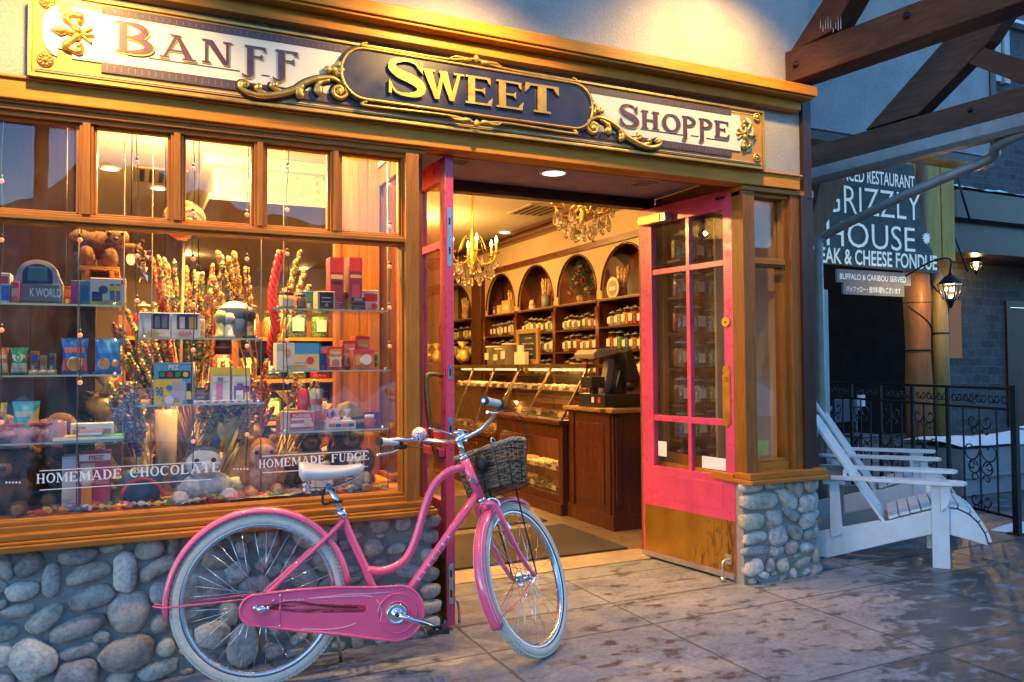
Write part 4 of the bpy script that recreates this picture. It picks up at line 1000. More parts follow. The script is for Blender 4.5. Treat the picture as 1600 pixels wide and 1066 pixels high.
# raised rim and rounded boss round the crank
m.tube([cg(u, v, CY0) for u, v in out], .006, 8, True)
m.tube([cg(fr_c[0]+.082*cos(R(a*10)), fr_c[1]+.082*sin(R(a*10)), CY0-.001) for a in range(36)], .0035, 6, True)
m.tube([cg(fr_c[0]+.048*cos(R(a*10)), fr_c[1]+.048*sin(R(a*10)), CY0-.002) for a in range(36)], .004, 6, True)
m.tube([cg(u, v, CY0-.0005) for u, v in ((.085, .385), (.085, .238))], .0025, 6)
guard = m.build('chain_guard', bike)
m = MB(M_lining)
for pts in ([(.2, .352), (.34, .349), (.42, .346), (.46, .338)], [(.2, .352), (.36, .356), (.44, .352), (.50, .353), (.545, .352)], [(.17, .232), (.27, .222), (.34, .224), (.39, .236)], [(.478, .325), (.492, .30), (.497, .262), (.49, .232)]):
    m.tube(smooth_path([cg(u, v, CY0-.001) for u, v in pts], 6), .0012, 5)
text_into(m, 'Amsterdam', lambda u, v, d: cg(.135+u+v*.25, .345+v, CY0-d), height=.012, width=.085, depth=.0015, align='CENTER')
m.build('pinstripe', guard)
m = MB(M_steel)
for u, v in ((.085, .372), (.085, .252), (.06, .355), (.54, .377)): m.blob(cg(u, v, CY0-.002), (.006, .004, .006), 8, 5)
m.build('screw', guard)
m = MB(M_bpink); m.tube([cg(.02, .318, -.05), cg(.25, .305, -.05), cg(.55, .27, -.04)], .011, 10); m.build('chain_stay', guard)
m = MB(M_chrome); m.blob(cg(.012, .327, CY0-.018), (.020, .016, .018), 12, 8); m.blob(cg(-.012, .333, CY0-.008), (.012, .010, .012), 10, 6); m.cyl(cg(.03, .327, CY0-.012), cg(.045, .328, CY0-.014), .010, 10); m.build('axle_nut', bike)
m = MB(M_blk); m.tube(smooth_path([cg(.045, .328, CY0-.014), cg(.09, .345, CY0-.012), cg(.16, .342, CY0-.006), cg(.28, .312, CY0+.004), cg(.40, .295, CY0+.02)], 6), .003, 6); m.build('gear_cable', bike)
# crank and pedals
m = MB(M_chrome); c0 = (fr_c[0]-.004, fr_c[1]-.002)
m.lathe([(.044, 0), (.044, .006), (.038, .010), (.034, .007), (.018, .008), (.016, .02), (.015, .026), (.008, .027), (.007, .022)], cg(c0[0], c0[1], CY0-.001), 28, -b_y)
ca = math.atan2(.195-c0[1], .725-c0[0])
pe = (c0[0]+.17*cos(ca), c0[1]+.17*sin(ca))
m.tube([cg(c0[0]+.0*cos(ca), c0[1], CY0-.018), cg(c0[0]+.05*cos(ca), c0[1]+.05*sin(ca), CY0-.019), cg(pe[0], pe[1], CY0-.024)], [.0145, .013, .0105], 12)
m.use(M_blk); m.cyl(cg(c0[0], c0[1], CY0-.0345), cg(c0[0], c0[1], CY0-.026), .0055, 10)
ck = m.build('crank', bike)
def pedal(px_, pz_, y0, y1, parent):
    m = MB(M_blk); s = 1 if y1 > y0 else -1
    P = lambda u, d, v: bw(px_+u, d, pz_+v)
    for dx in (-.034, .034):
        m.add([P(dx+a, y0+(y1-y0)*b_, c) for a in (-.012, .012) for b_ in (.12, 1) for c in (-.011, .011)], [(0,1,3,2),(4,6,7,5),(0,4,5,1),(2,3,7,6),(0,2,6,4),(1,5,7,3)], False)
    for b_ in (.12, .94):
        m.add([P(a, y0+(y1-y0)*(b_+e), c) for a in (-.034, .034) for e in (0, .06) for c in (-.009, .009)], [(0,1,3,2),(4,6,7,5),(0,4,5,1),(2,3,7,6),(0,2,6,4),(1,5,7,3)], False)
    m.use(M_chrome); m.cyl(P(0, y0, 0), P(0, y1, 0), .006, 8)
    m.use(plain('amber_reflector', (.5, .16, .01), .3)); m.add([P(a, y0+(y1-y0)*b_, c) for a in (-.0475, -.0465) for b_ in (.3, .8) for c in (-.008, .008)], [(0,1,3,2),(4,6,7,5),(0,4,5,1),(2,3,7,6),(0,2,6,4),(1,5,7,3)], False)
    return m.build('pedal', parent)
pedal(pe[0], pe[1], CY0-.03, CY0-.12, ck)
m = MB(M_chrome); p2 = (c0[0]-.17*cos(ca), c0[1]-.17*sin(ca)); m.tube([cg(c0[0], c0[1], .045), cg(*p2, .06)], [.013, .010], 10); ck2 = m.build('crank', bike); pedal(p2[0], p2[1], .065, .15, ck2)
# kickstand on the far side
m = MB(M_chrome); m.tube([bw(.30, .05, .29), bw(.33, .14, .10), bw(.345, .185, .0)], [.009, .008, .008], 8); m.build('kickstand', bike)
# wicker basket on a wire rack, steered with the bars
def wick(axis):
    m, t, b = new_mat('wicker_'+axis); w = nd(t, 'ShaderNodeTexWave'); w.bands_direction = 'Z'; w.inputs['Scale'].default_value = 55; w.inputs['Distortion'].default_value = 2.5; w.inputs['Detail Scale'].default_value = 6
    co = coords(t); t.links.new(co, w.inputs['Vector']); n = noise(t, co, 40, 5)
    c = mixc(t, .6, ramp(t, w.outputs['Fac'], [(.25, (.07, .048, .03)), (.6, (.52, .38, .24))]), ramp(t, n, [(.3, (.6, .57, .54)), (.7, (1, 1, 1))]), 'MULTIPLY')
    t.links.new(c, b.inputs['Base Color']); b.inputs['Roughness'].default_value = .6; bump(t, b, w.outputs['Fac'], 1., .006); return m
M_wick = wick('weave'); M_cane = plain('pale_cane', (.36, .27, .18), .55, 0, .3, 60, .6)
bxc, bz0_, bz1_ = 1.10, .752, .955                      # basket centre ahead of the bars, floor and rim
def rim(u, z, k=1.):       # u 0..1 round a rounded rectangle
    a = 2*pi*u; hx, hy = .105*k, .165*k
    c, s = cos(a), sin(a); q = .55
    return sw(bxc+.0+hx*math.copysign(abs(c)**q, c), hy*math.copysign(abs(s)**q, s), z)
m = MB(M_wick)
m.grid(lambda u, v: rim(u, bz0_+(bz1_-bz0_+.015*cos(2*pi*u))*v, .80+.20*v), 72, 14)
m.grid(lambda u, v: rim(u, bz0_+.01+(bz1_-bz0_-.01)*v, .77+.20*v), 72, 6)
m.add([rim(i/48, bz0_, .80) for i in range(48)], [tuple(range(48))], False)
bas = m.build('basket', bike)
m = MB(M_wick)
for k in range(13):                                       # horizontal canes woven round the stakes
    z = bz0_+.012+(bz1_-bz0_-.02)*k/13; kk = .805+.2*(k+.5)/13.5
    m.tube([rim(i/96, z+.003*sin(i*.7+k*3.1), kk+.012*sin(i*pi/4+(k % 2)*pi)) for i in range(96)], .0062, 6, True)
m.build('weave', bas)
m = MB(M_wick)
for i in range(26): m.tube([rim((i+.2)/26, bz0_, .82), rim((i+.2)/26, bz1_-.004, 1.025)], .0045, 6)
m.build('stake', bas)
m = MB(M_cane)
for k, o_ in ((0, 0.), (1, pi)):
    m.tube([rim(i/90, bz1_+.002+.006*sin(i*.9+o_)+.015*cos(2*pi*i/90), 1.03+.012*cos(i*.9+o_)) for i in range(90)], .0065, 6, True)
m.build('rim', bas)
m = MB(M_iron)
for k in (.0, .5, .8): m.tube([rim(i/60, bz0_+.0+(bz1_-bz0_)*k, .845+.2*k) for i in range(60)], .0026, 6, True)
for i in (3, 9, 15, 21, 27, 33, 39, 45, 51, 57): m.tube([rim(i/60, bz0_-.006, .84), rim(i/60, bz0_+(bz1_-bz0_)*.8, 1.01)], .0024, 6)
for s in (-1, 1): m.tube([sw(bxc+.04, s*.075, bz0_-.004), sw(BWB+.0, s*.064, RW)], .0036, 7)
m.tube(smooth_path([sw(bxc-.07, .0, bz0_), sw(bxc-.07, 0, bz0_-.03), sw(.995, 0, .715)], 4), .004, 6)
m.build('wire_rack', bas)
m = MB(M_steel)
for s in (-.09, .09): m.tube([sw(bxc-.10+.018*cos(a*.6), s, bz1_+.005+.018*sin(a*.6)) for a in range(9)], .004, 6)
m.build('buckle', bas)
m = MB(M_blk); m.blob(sw(bxc-.125, -.02, .875), (.030, .045, .040), 12, 8); m.build('front_lamp', bas)
# ------------------------------------------------------------------ timber canopy on the right
def bolt(mb, p, n, r=.022): mb.lathe([(r, 0), (r, .006), (r*.55, .007), (r*.55, .02), (.001, .022)], p, 10, n)
tA = thing('roof_truss', 'brown timber truss with bolted tie beam nearest the street, springing from the shop corner', 'timber truss', (3.7, 3.7, 3.08), 'timber trusses of the canopy')
A0 = at(1227, 131, 3.74); A1 = atZ(1565, 14, A0.z); hA = at(1223, 81, 3.74).z-A0.z
dA = (A1-A0); dA.z = 0; dA.normalize(); A2 = A0+dA*5.0; sA = V((-dA.y, dA.x, 0))
if sA.x < 0: sA = -sA
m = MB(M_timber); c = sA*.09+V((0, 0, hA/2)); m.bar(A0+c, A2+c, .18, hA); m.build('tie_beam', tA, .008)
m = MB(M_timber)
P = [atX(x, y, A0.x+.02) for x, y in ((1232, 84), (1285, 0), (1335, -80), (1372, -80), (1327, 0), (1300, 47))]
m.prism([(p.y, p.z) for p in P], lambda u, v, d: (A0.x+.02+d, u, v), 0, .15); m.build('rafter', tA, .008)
m = MB(M_iron)
for q in ((1244, 101), (1417, 25)):
    r = ray(*q); s = (A0-EYE).dot(sA)/r.dot(sA); bolt(m, EYE+r*s, -sA)
m.build('bolt', tA)
tB = thing('roof_truss', 'darker timber truss standing farther along the canopy above the gutter', 'timber truss', (5.6, 4.5, 3.08), 'timber trusses of the canopy')
B0 = V((5.57, 5.33, 3.08)); B1 = V((5.745, 3.545, 3.08)); dB = (B1-B0).normalized(); sB = V((-dB.y, dB.x, 0))
if sB.x < 0: sB = -sB
Ba, Bb = B0-dB*1.0, B1+dB*2.5
m = MB(M_timber); c = sB*.09+V((0, 0, .105)); m.bar(Ba+c, Bb+c, .18, .21); m.build('tie_beam', tB, .008)
def onB(x, y):
    r = ray(x, y); s = (B0-EYE).dot(sB)/r.dot(sB); p = EYE+r*s; return ((p-B0).dot(dB), p.z)
fB = lambda u, v, d: B0+dB*u+sB*d+V((0, 0, v))-V((0, 0, B0.z))
m = MB(M_timber); m.prism([onB(*q) for q in ((1349, 203), (1487, 46), (1560, -40), (1625, -60), (1545, 62), (1475, 134), (1432, 178))], fB, .02, .16); m.build('rafter', tB, .008)
m = MB(M_timber); m.prism([onB(*q) for q in ((1494, 92), (1512, 66), (1640, 106), (1640, 146), (1589, 129))], fB, .03, .15); m.build('strut', tB, .006)
m = MB(M_iron)
u, v = onB(1516, 172); bolt(m, fB(u, v, 0), -sB); m.build('bolt', tB)
# short icicle stubs along the timbers
m = MB(plain('pale_ice', (.6, .55, .5), .2))
for k in range(9):
    p = atX(1282+4*k, 45+rnd.uniform(-4, 8), A0.x+.0); m.tube([p, p+V((0, 0, .03+rnd.random()*.05))], [.003, .0008], 5)
m.build('ice_splinter', tA)
# neighbouring walls behind the trusses
nb = thing('neighbour_wall', 'plain grey rendered upper wall behind the timber trusses', 'wall', (6.5, 6., 3.75))
m = MB(M_stucco2); xr = at(1545, 120, 6.).x; m.box(4.6, 6., 3.72, xr, 6.3, 10); m.build('wall', nb)
m = MB(M_darkX); m.box(4.6, 6.02, 3.62, xr+.1, 6.30, 3.72); m.build('soffit', nb)
m = MB(M_dark); m.box(xr, 5.98, 3.72, xr+.10, 6.32, 10); m.build('corner_board', nb)
m = MB(M_stucco); m.prism([(3.885, 3.42), (5.4, 3.75), (5.4, 7.5), (3.885, 7.5)], lambda u, v, d: (u, d, v), 3.96, 4.12)
tag(m.build('gable_wall'), 'rough grey stucco gable set back above the timber truss', 'wall')
# gutter and its downpipe
M_zinc = plain('grey_painted_zinc', (.27, .25, .24), .5, .3, .15)
M_post = plain('pale_steel_paint', (.42, .44, .46), .5, .2, .1)
gt = thing('gutter', 'grey gutter below the far truss with a downpipe bent back to the post', 'gutter', (5.6, 4.5, 2.9))
m = MB(M_zinc); n = 10
G0, G1 = Ba+V((0, 0, -.02)), B1+dB*.08
for w_ in (0,):
    prof = [(-.075, .0), (-.075, -.09), (-.045, -.125), (.05, -.125), (.075, -.09), (.075, .0)]
    vs = [q+sB*a+V((0, 0, b_)) for q in (G0, G1) for a, b_ in prof]; k = len(prof)
    m.add(vs, [(i, i+1, k+i+1, k+i) for i in range(k-1)]+[tuple(range(k)), tuple(range(k, 2*k))], False)
m.build('trough', gt)
m = MB(M_zinc)
dp = [G1+V((0, -.05, -.10)), at(1561, 226, 3.75), at(1553, 243, 3.85), at(1530, 256, 3.95), at(1500, 268, 4.05), at(1400, 312, 4.5), at(1300, 362, 5.1), at(1284, 376, 5.2), at(1279, 395, 5.2)]
pb = at(1279, 395, 5.2); m.tube(smooth_path(dp+[V((pb.x, pb.y, 1.2)), V((pb.x, pb.y, .01))], 5), .038, 12)
m.build('downpipe', gt)
p0 = at(1257, 400, 3.98); m = MB(M_post); m.box(p0.x-.028, p0.y-.028, 0, p0.x+.028, p0.y+.028, 2.46); m.box(p0.x-.045, p0.y-.045, 2.42, p0.x+.045, p0.y+.045, 2.47)
mesh_thing(m, 'steel_post', 'pale square steel post close against the corner of the shop', 'post', bevel=.004)
p1 = at(1280, 400, 5.5); m = MB(M_post); m.box(p1.x-.05, p1.y-.05, 0, p1.x+.05, p1.y+.05, 2.0); m.box(p1.x-.08, p1.y-.08, 0, p1.x+.08, p1.y+.08, .02)
mesh_thing(m, 'steel_post', 'pale square steel post behind the chairs under the bent downpipe', 'post', bevel=.004)
m = MB(wood('lit_timber', (.22, .085, .03), (.36, .15, .055), 'Z', .55, .6, 0))  # brighter than the other timber: the light it catches is in the colour
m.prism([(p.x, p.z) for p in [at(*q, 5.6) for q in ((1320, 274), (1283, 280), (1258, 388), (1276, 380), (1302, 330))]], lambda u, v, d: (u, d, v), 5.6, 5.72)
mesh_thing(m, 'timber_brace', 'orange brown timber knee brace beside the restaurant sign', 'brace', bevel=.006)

# ------------------------------------------------------------------ the restaurant across the way
RY = 8.
M_board = plain('dark_board', (.06, .08, .075), .6, 0, .3, 3, .3)
M_letter = emit('lit_letter', (.72, .88, .88), .05, .9)
M_plank = wood('yellow_planks', (.58, .33, .04), (.80, .50, .09), 'Z', .5, .5, .1)
rf_ = lambda u, v, d: (u, RY-.06-d, v)
rs = thing('restaurant_sign', 'dark board sign with large white lettering and a leaf, hung from a yellow gable', 'sign', (at(1360, 420, RY).x, RY, at(1360, 420, RY).z))
m = MB(M_board); Q = [at(*q, RY-.06) for q in ((1240, 408), (1467, 428), (1440, 340), (1428, 258), (1240, 240))]
m.prism([(p.x, p.z) for p in Q], rf_, -.05, 0); m.build('board', rs, .004)
def sign_row(s, px0, px1, yb0, h, bold, mat=M_letter, parent=rs, yy=RY-.06, dep=.012):
    a = at(px0, yb0, yy); c = at(px1, yb0, yy); t = at((px0+px1)/2, yb0-h, yy); o = at((px0+px1)/2, yb0, yy)
    m = MB(mat); text_into(m, s, lambda u, v, d: (a.x+u, yy-d, o.z+v), width=c.x-a.x, height=t.z-o.z, depth=dep, bold=bold, align='LEFT')
    return m.build('lettering', parent)
sign_row('LICENCED RESTAURANT', 1290, 1428, 287.5, 21, .012)
sign_row('GRIZZLY', 1287, 1437, 338, 43, -.008)
sign_row('HOUSE', 1291, 1429, 389, 39, -.004)
sign_row('STEAK & CHEESE FONDUE', 1260, 1463, 416, 24, .018)
lf = at(1447, 373, RY-.06); m = MB(M_letter); LP = []
for i in range(22):
    a = 2*pi*i/22; r = (.085 if i % 2 == 0 else .045)*(1.15 if i in (0, 2, 8, 10, 5) else 1); LP.append((lf.x+r*cos(a+.3), lf.z+r*sin(a+.3)))
m.prism(LP, rf_, 0, .012); m.build('leaf', rs)
m = MB(M_board); m.box(at(1240, 289, RY).x, RY-.075, at(1360, 297, RY).z, at(1431, 289, RY).x, RY-.06, at(1360, 294.5, RY).z); m.build('batten', rs)
M_hb = plain('grey_hanging_board', (.15, .165, .18), .6)
for s, a, c, y0, y1, tx0, tx1, tb, hh in (('BUFFALO & CARIBOU SERVED', 1306, 1421, 424, 444, 1312, 1415, 439, 9), ('バッファロー・鹿肉料理もございます', 1316, 1411, 444, 462, 1322, 1407, 458, 10)):
    m = MB(M_hb); p, q = at(a, (y0+y1)/2, RY-.03), at(c, (y0+y1)/2, RY-.03); zt_, zb_ = at((a+c)/2, y0, RY-.03).z, at((a+c)/2, y1, RY-.03).z
    m.box(p.x, RY-.05, zb_, q.x, RY-.02, zt_); hb_ = m.build('hanging_board', rs)
    sign_row(s, tx0, tx1, tb, hh, .01, parent=hb_, yy=RY-.05, dep=.004)
# gable of yellow planks with log posts
gb = thing('log_gable', 'yellow plank gable carried by an orange carved log and a slim yellow pole', 'porch', (at(1450, 600, RY).x, RY+.2, 0))
m = MB(M_plank)
for k in range(9):
    xa, xb = 1300+k*21, 1300+(k+1)*21-1.5
    a, c = at(xa, 300, RY+.06).x, at(xb, 300, RY+.06).x; zl = at(1400, 400, RY).z
    m.box(a, RY+.03+.004*(k % 2), zl, c, RY+.07, 5.2)
m.build('plank_panel', gb)
x0, x1 = at(1436, 560, RY).x, at(1462, 560, RY).x; cx, r = (x0+x1)/2, (x1-x0)/2
m = MB(M_log); m.lathe([(r*1.05, 0), (r, .5), (r*1.05, 1.0), (r*.95, 1.45), (r, 1.9), (r*1.1, 2.3), (r*1.0, 2.5), (r*.98, 5)], (cx, RY+.15, 0), 18)
lg = m.build('log_post', gb)
m = MB(M_black)
for z in (1.5, 2.2):  m.tube([(cx+(r+.004)*cos(a*.3927), RY+.15+(r+.004)*sin(a*.3927), z) for a in range(16)], .014, 6, True)
m.tube([(cx+(r+.006)*cos(pi+a*.22), RY+.15+(r+.006)*sin(pi+a*.22), 2.15-a*.035) for a in range(17)], .012, 6); m.build('band', lg)
x0, x1 = at(1463, 560, RY).x, at(1480, 560, RY).x; cx, r = (x0+x1)/2, (x1-x0)/2
m = MB(M_pole); m.lathe([(r, 0), (r*.96, 2.0), (r*.9, 2.35), (r*.7, 2.5), (r*.2, 2.72)], (cx, RY+.02, 0), 14); yp = m.build('yellow_pole', gb)
m = MB(M_black); m.tube([(cx+(r+.004)*cos(a*.4), RY+.02+(r+.004)*sin(a*.4), 1.75+.0*a) for a in range(16)], .012, 6, True)
m.tube([(cx+(r+.004)*cos(pi+a*.2), RY+.02+(r+.004)*sin(pi+a*.2), 2.45-a*.03) for a in range(17)], .012, 6); m.build('band', yp)
m = MB(M_pole); a = at(1484, 300, RY); m.tube([(a.x, RY+.1, 2.4), (a.x, RY+.1, 5.2)], .07, 12); m.tube([(a.x-.17, RY+.1, 2.4), (a.x-.17, RY+.1, 5.2)], .05, 12); m.build('upright', gb)
# lanterns
def lantern(px, y, Y, s, label):
    p = at(px, y, Y); L_ = thing('lantern', label, 'lantern', p, 'lit lanterns of the restaurant')
    m = MB(M_iron); P = lambda *q: (p.x+q[0]*s, p.y+q[1]*s, p.z+q[2]*s)
    m.lathe([(.02*s, .30*s), (.04*s, .25*s), (.10*s, .22*s), (.22*s, .10*s), (.225*s, .08*s)], p, 6); m.lathe([(.10*s, -.18*s), (.06*s, -.22*s), (.03*s, -.30*s), (.005*s, -.34*s)], p, 6)
    for k in range(6): m.tube([P(.20*cos(k*pi/3), .20*sin(k*pi/3), .09), P(.11*cos(k*pi/3), .11*sin(k*pi/3), -.18)], .010*s, 5)
    m.build('cage', L_)
    m = MB(M_jar); m.lathe([(.19*s, .085*s), (.105*s, -.175*s)], p, 6, (0, 0, 1), False); m.build('pane', L_)
    m = MB(emit('lantern_bulb', (1., .60, .22), 3))
    for k in range(3): m.blob(P(.07*cos(k*2.1+.5), .07*sin(k*2.1+.5), 0), (.02*s, .02*s, .04*s), 8, 6)
    m.build('bulb', L_)
    light('lantern_light', 'POINT', p, 11.*s, (1, .60, .22), L_, shadow_soft_size=.05)
    return L_
L1 = lantern(1485, 452, 7.4, .8, 'large six sided lantern on the post right of the restaurant sign')
m = MB(M_iron); p = at(1485, 452, 7.4); m.tube(smooth_path([p+V((0, 0, .24)), p+V((0, 0, .42)), p+V((-.12, .2, .40)), p+V((-.2, .62, .2))], 5), .014, 6); m.build('arm', L1)
L2 = lantern(1525, 414, 9.7, .55, 'small lantern on the dark wall farthest right'); m = MB(M_iron); p = at(1525, 414, 9.7); m.tube(smooth_path([p+V((0, 0, .15)), p+V((0, .1, .3)), p+V((0, .55, .3))], 5), .012, 6); m.build('arm', L2)
L3 = lantern(1262, 432, 9.4, .6, 'small lantern glimpsed left of the downpipe'); m = MB(M_iron); p = at(1262, 432, 9.4); m.tube([p+V((0, 0, .15)), p+V((0, 0, .95))], .01, 6); m.build('arm', L3)
# facade of the restaurant
def blockstone():
    m, t, b = new_mat('squared_stone'); br = nd(t, 'ShaderNodeTexBrick'); co0 = coords(t, (1, 1, 1), 'Object', (R(90), 0, 0)); nz = nd(t, 'ShaderNodeTexNoise'); nz.inputs['Scale'].default_value = 2.2; nz.inputs['Detail'].default_value = 4; t.links.new(co0, nz.inputs['Vector']); co = mixc(t, .10, co0, nz.outputs['Color'], 'ADD'); t.links.new(co, br.inputs['Vector'])
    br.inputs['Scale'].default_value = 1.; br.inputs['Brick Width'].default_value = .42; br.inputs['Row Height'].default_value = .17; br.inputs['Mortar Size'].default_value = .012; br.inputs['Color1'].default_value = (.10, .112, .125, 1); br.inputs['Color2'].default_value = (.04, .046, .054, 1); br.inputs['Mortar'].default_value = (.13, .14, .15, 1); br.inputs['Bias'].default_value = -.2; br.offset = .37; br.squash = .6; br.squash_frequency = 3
    n = noise(t, coords(t), 9, 7, .7)
    t.links.new(mixc(t, .8, br.outputs['Color'], ramp(t, n, [(.3, (.4, .4, .4)), (.7, (1.1, 1.1, 1.1))]), 'MULTIPLY'), b.inputs['Base Color']); b.inputs['Roughness'].default_value = .8; bump(t, b, mixc(t, .5, n, br.outputs['Fac']), 1., .04); return m
M_block = blockstone(); WY = 10.3
rb = thing('restaurant_building', 'dark squared stone restaurant front with snow on its low roof', 'restaurant', (12, WY, 0))
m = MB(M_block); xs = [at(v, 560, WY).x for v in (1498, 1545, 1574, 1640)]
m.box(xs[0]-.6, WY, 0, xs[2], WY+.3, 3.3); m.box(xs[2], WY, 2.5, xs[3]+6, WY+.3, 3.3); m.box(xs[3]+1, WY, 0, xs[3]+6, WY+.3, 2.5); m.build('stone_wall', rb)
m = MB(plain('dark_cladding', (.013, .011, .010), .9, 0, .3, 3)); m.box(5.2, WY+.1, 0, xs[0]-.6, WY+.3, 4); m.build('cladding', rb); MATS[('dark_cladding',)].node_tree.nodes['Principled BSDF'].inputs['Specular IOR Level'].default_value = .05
m = MB(M_dark); m.box(xs[2]-.06, WY-.05, 0, xs[2]+.06, WY, 2.55); m.box(xs[2], WY-.04, 2.42, xs[3]+1, WY, 2.55); m.build('door_frame', rb)
m = MB(emit('lit_doorway', (1., .42, .10), .12)); a, c = at(1584, 500, WY+1.2).x, at(1600, 500, WY+1.2).x; m.box(a, WY+1.2, .2, c+1.5, WY+1.25, 2.2); m.build('lit_interior', rb)
m = MB(M_dark); m.box(xs[2], WY+.05, 0, xs[2]+.9, WY+.09, 2.42); m.build('door', rb)
ey = 9.0; z0, z1 = at(1550, 345, ey).z, at(1550, 303, ey).z
m = MB(M_dark); m.box(at(1496, 320, ey).x, ey, z0, 22, WY, z1); m.box(at(1500, 320, ey).x, ey+.2, z0-.55, 22, WY, z0); m.build('eave', rb)
m = MB(M_snow); xa = at(1500, 300, ey).x
m.grid(lambda u, v: (xa+(22-xa)*u, ey-.03+1.35*v, z1+.005+(.10+.02*sin(u*60)+.015*sin(u*143))*min(1, v*9+.35)), 80, 8); m.build('roof_snow', rb)
uy = 13.
m = MB(M_block); m.box(at(1490, 250, uy).x, uy, 3, 40, uy+.4, 14); m.build('upper_wall', rb)
m = MB(M_post)
for q0, q1 in ((1551, 1560), (1566, 1574)): m.box(at(q0, 70, uy-.1).x, uy-.16, at(1560, 132, uy).z, at(q1, 70, uy-.1).x, uy-.02, 13)
m.build('pale_shutter', rb)
m = MB(M_dark); xw = at(1577, 30, uy-.1).x; m.box(xw, uy-.14, at(1590, 42, uy).z, xw+1.6, uy-.02, 13); m.use(M_snow); m.box(xw, uy-.26, at(1590, 46, uy).z, xw+1.7, uy-.02, at(1590, 41, uy).z); m.build('upper_window', rb)
m = MB(M_iron); a, c = at(1493, 270, 8.6), at(1516, 345, 8.6); m.tube([a, c], .02, 6); m.tube([at(1484, 350, 8.3), at(1512, 425, 8.3)], .014, 6); m.build('tie_rod', gb)
m = MB(emit('orange_reflection_glow', (1., .40, .10), .02)); a, c = at(1483, 560, WY), at(1500, 470, WY); m.box(a.x, WY-.02, a.z, c.x, WY-.005, c.z); m.build('orange_reflection', rb)  # glowing panel that paints a blurred orange reflection
# ------------------------------------------------------------------ patio behind the fence
M_pt = plain('dark_patio_metal', (.05, .07, .10), .5, .3)
tp = atZ(1350, 745); tp = V((7.4, 7.6, 0))
pt = thing('patio_table', 'dark patio table with a pale cloth behind the iron fence', 'table', tp)
m = MB(plain('slate_table_top', (.10, .12, .15), .4)); m.box(tp.x-.9, tp.y-.35, .72, tp.x+.9, tp.y+.35, .75); m.build('tabletop', pt, .004)
for sx in (-.75, .75):
    m = MB(M_pt); m.cyl((tp.x+sx, tp.y, .03), (tp.x+sx, tp.y, .72), .03, 10); m.box(tp.x+sx-.25, tp.y-.03, 0, tp.x+sx+.25, tp.y+.03, .03); m.build('leg', pt)
m = MB(M_white); q = at(1345, 596, tp.y-.1); m.box(q.x-.05, q.y-.02, .75, q.x+.05, q.y+.02, .90); mesh_thing(m, 'menu_card', 'small white card standing on the dark patio table', 'card')
def patio_chair(x, y):
    t_ = thing('patio_chair', 'dark blue metal patio chair pulled up left of the patio table', 'chair', (x, y, 0), 'dark patio chairs')
    m = MB(M_pt); m.box(x-.2, y-.2, .44, x+.2, y+.2, .47); m.build('seat', t_, .01)
    m = MB(M_pt); m.box(x-.2, y+.18, .6, x+.2, y+.21, .88); m.build('backrest', t_, .01)
    for sx in (-.18, .18):
        for sy in (-.18, .19):
            m = MB(M_pt); m.cyl((x+sx, y+sy, 0), (x+sx, y+sy, .45 if sy < 0 else .88), .013, 8); m.build('leg', t_)
    return t_
pc = patio_chair(tp.x-.35, tp.y-.75)
p2_ = copy_tree(pc); p2_.location.x += .75; p2_['label'] = 'dark blue metal patio chair pulled up near the orange log'
# low snow capped planter
pw = thing('planter_wall', 'low grey concrete planter with a cap of snow behind the fence', 'planter', (8.3, 5.4, 0))
m = MB(plain('planter_concrete', (.22, .23, .25), .8, 0, .2, 5, .4)); m.box(7.35, 5.2, 0, 12, 5.9, .46); m.box(7.30, 5.15, .18, 12, 5.2, .22); m.build('wall', pw, .01)
m = MB(M_snow); m.grid(lambda u, v: (7.3+4.8*u, 5.16+.78*v, .462+(.07+.02*sin(u*23)+.012*sin(u*57))*sin(pi*min(1, max(.04, v)))**.45), 60, 10); m.build('snow_cap', pw)
m = MB(M_snow)
def heap(cx, cy, rx, ry, h, ph):
    m.grid(lambda u, v: (cx+rx*v*cos(2*pi*u)*(1+.2*sin(6*pi*u+ph)), cy+ry*v*sin(2*pi*u)*(1+.15*sin(4*pi*u+ph)), .004+h*(1-v*v)), 24, 6)
heap(6.35, 4.0, .30, .16, .05, 1); struct(m.build('snow_patch'))
# ------------------------------------------------------------------ wrought iron fence
FP0, FP1 = V((6.124, 3.91, 0)), V((6.89, 6.47, 0)); fd = (FP1-FP0).normalized()
fe = thing('iron_fence', 'black wrought iron patio fence with scroll panels', 'fence', FP0)
ff_ = lambda u, z, d=0: FP0+fd*u+V((0, 0, z))
def fu(px):
    r = ray(px, 600); s = V((-fd.y, fd.x, 0)); k = (FP0-EYE).dot(s)/V((r.x, r.y, 0)).dot(s); return (EYE+r*k-FP0).dot(fd)
FT = 1.12
posts = [0., fu(1480), fu(1425), fu(1375), fu(1330), fu(1290)]
for i, u in enumerate(posts):
    m = MB(M_iron); w = .022 if i == 0 else .014; q = ff_(u, 0); m.box(q.x-w, q.y-w, 0, q.x+w, q.y+w, FT+(.02 if i == 0 else 0)); m.box(q.x-.05, q.y-.05, 0, q.x+.05, q.y+.05, .012); m.build('post', fe)
m = MB(M_iron)
for z in (FT-.01, FT-.17, .12): m.bar(ff_(0, z), ff_(posts[-1]+.2, z), .012, .022)
m.build('rail', fe)
def spiral(mb, u, z, r, a0, turns, s, k=18):
    mb.tube([ff_(u+s*r*(1-.75*i/k)*cos(a0+turns*2*pi*i/k), z+r*(1-.75*i/k)*sin(a0+turns*2*pi*i/k)) for i in range(k+1)], .006, 5)
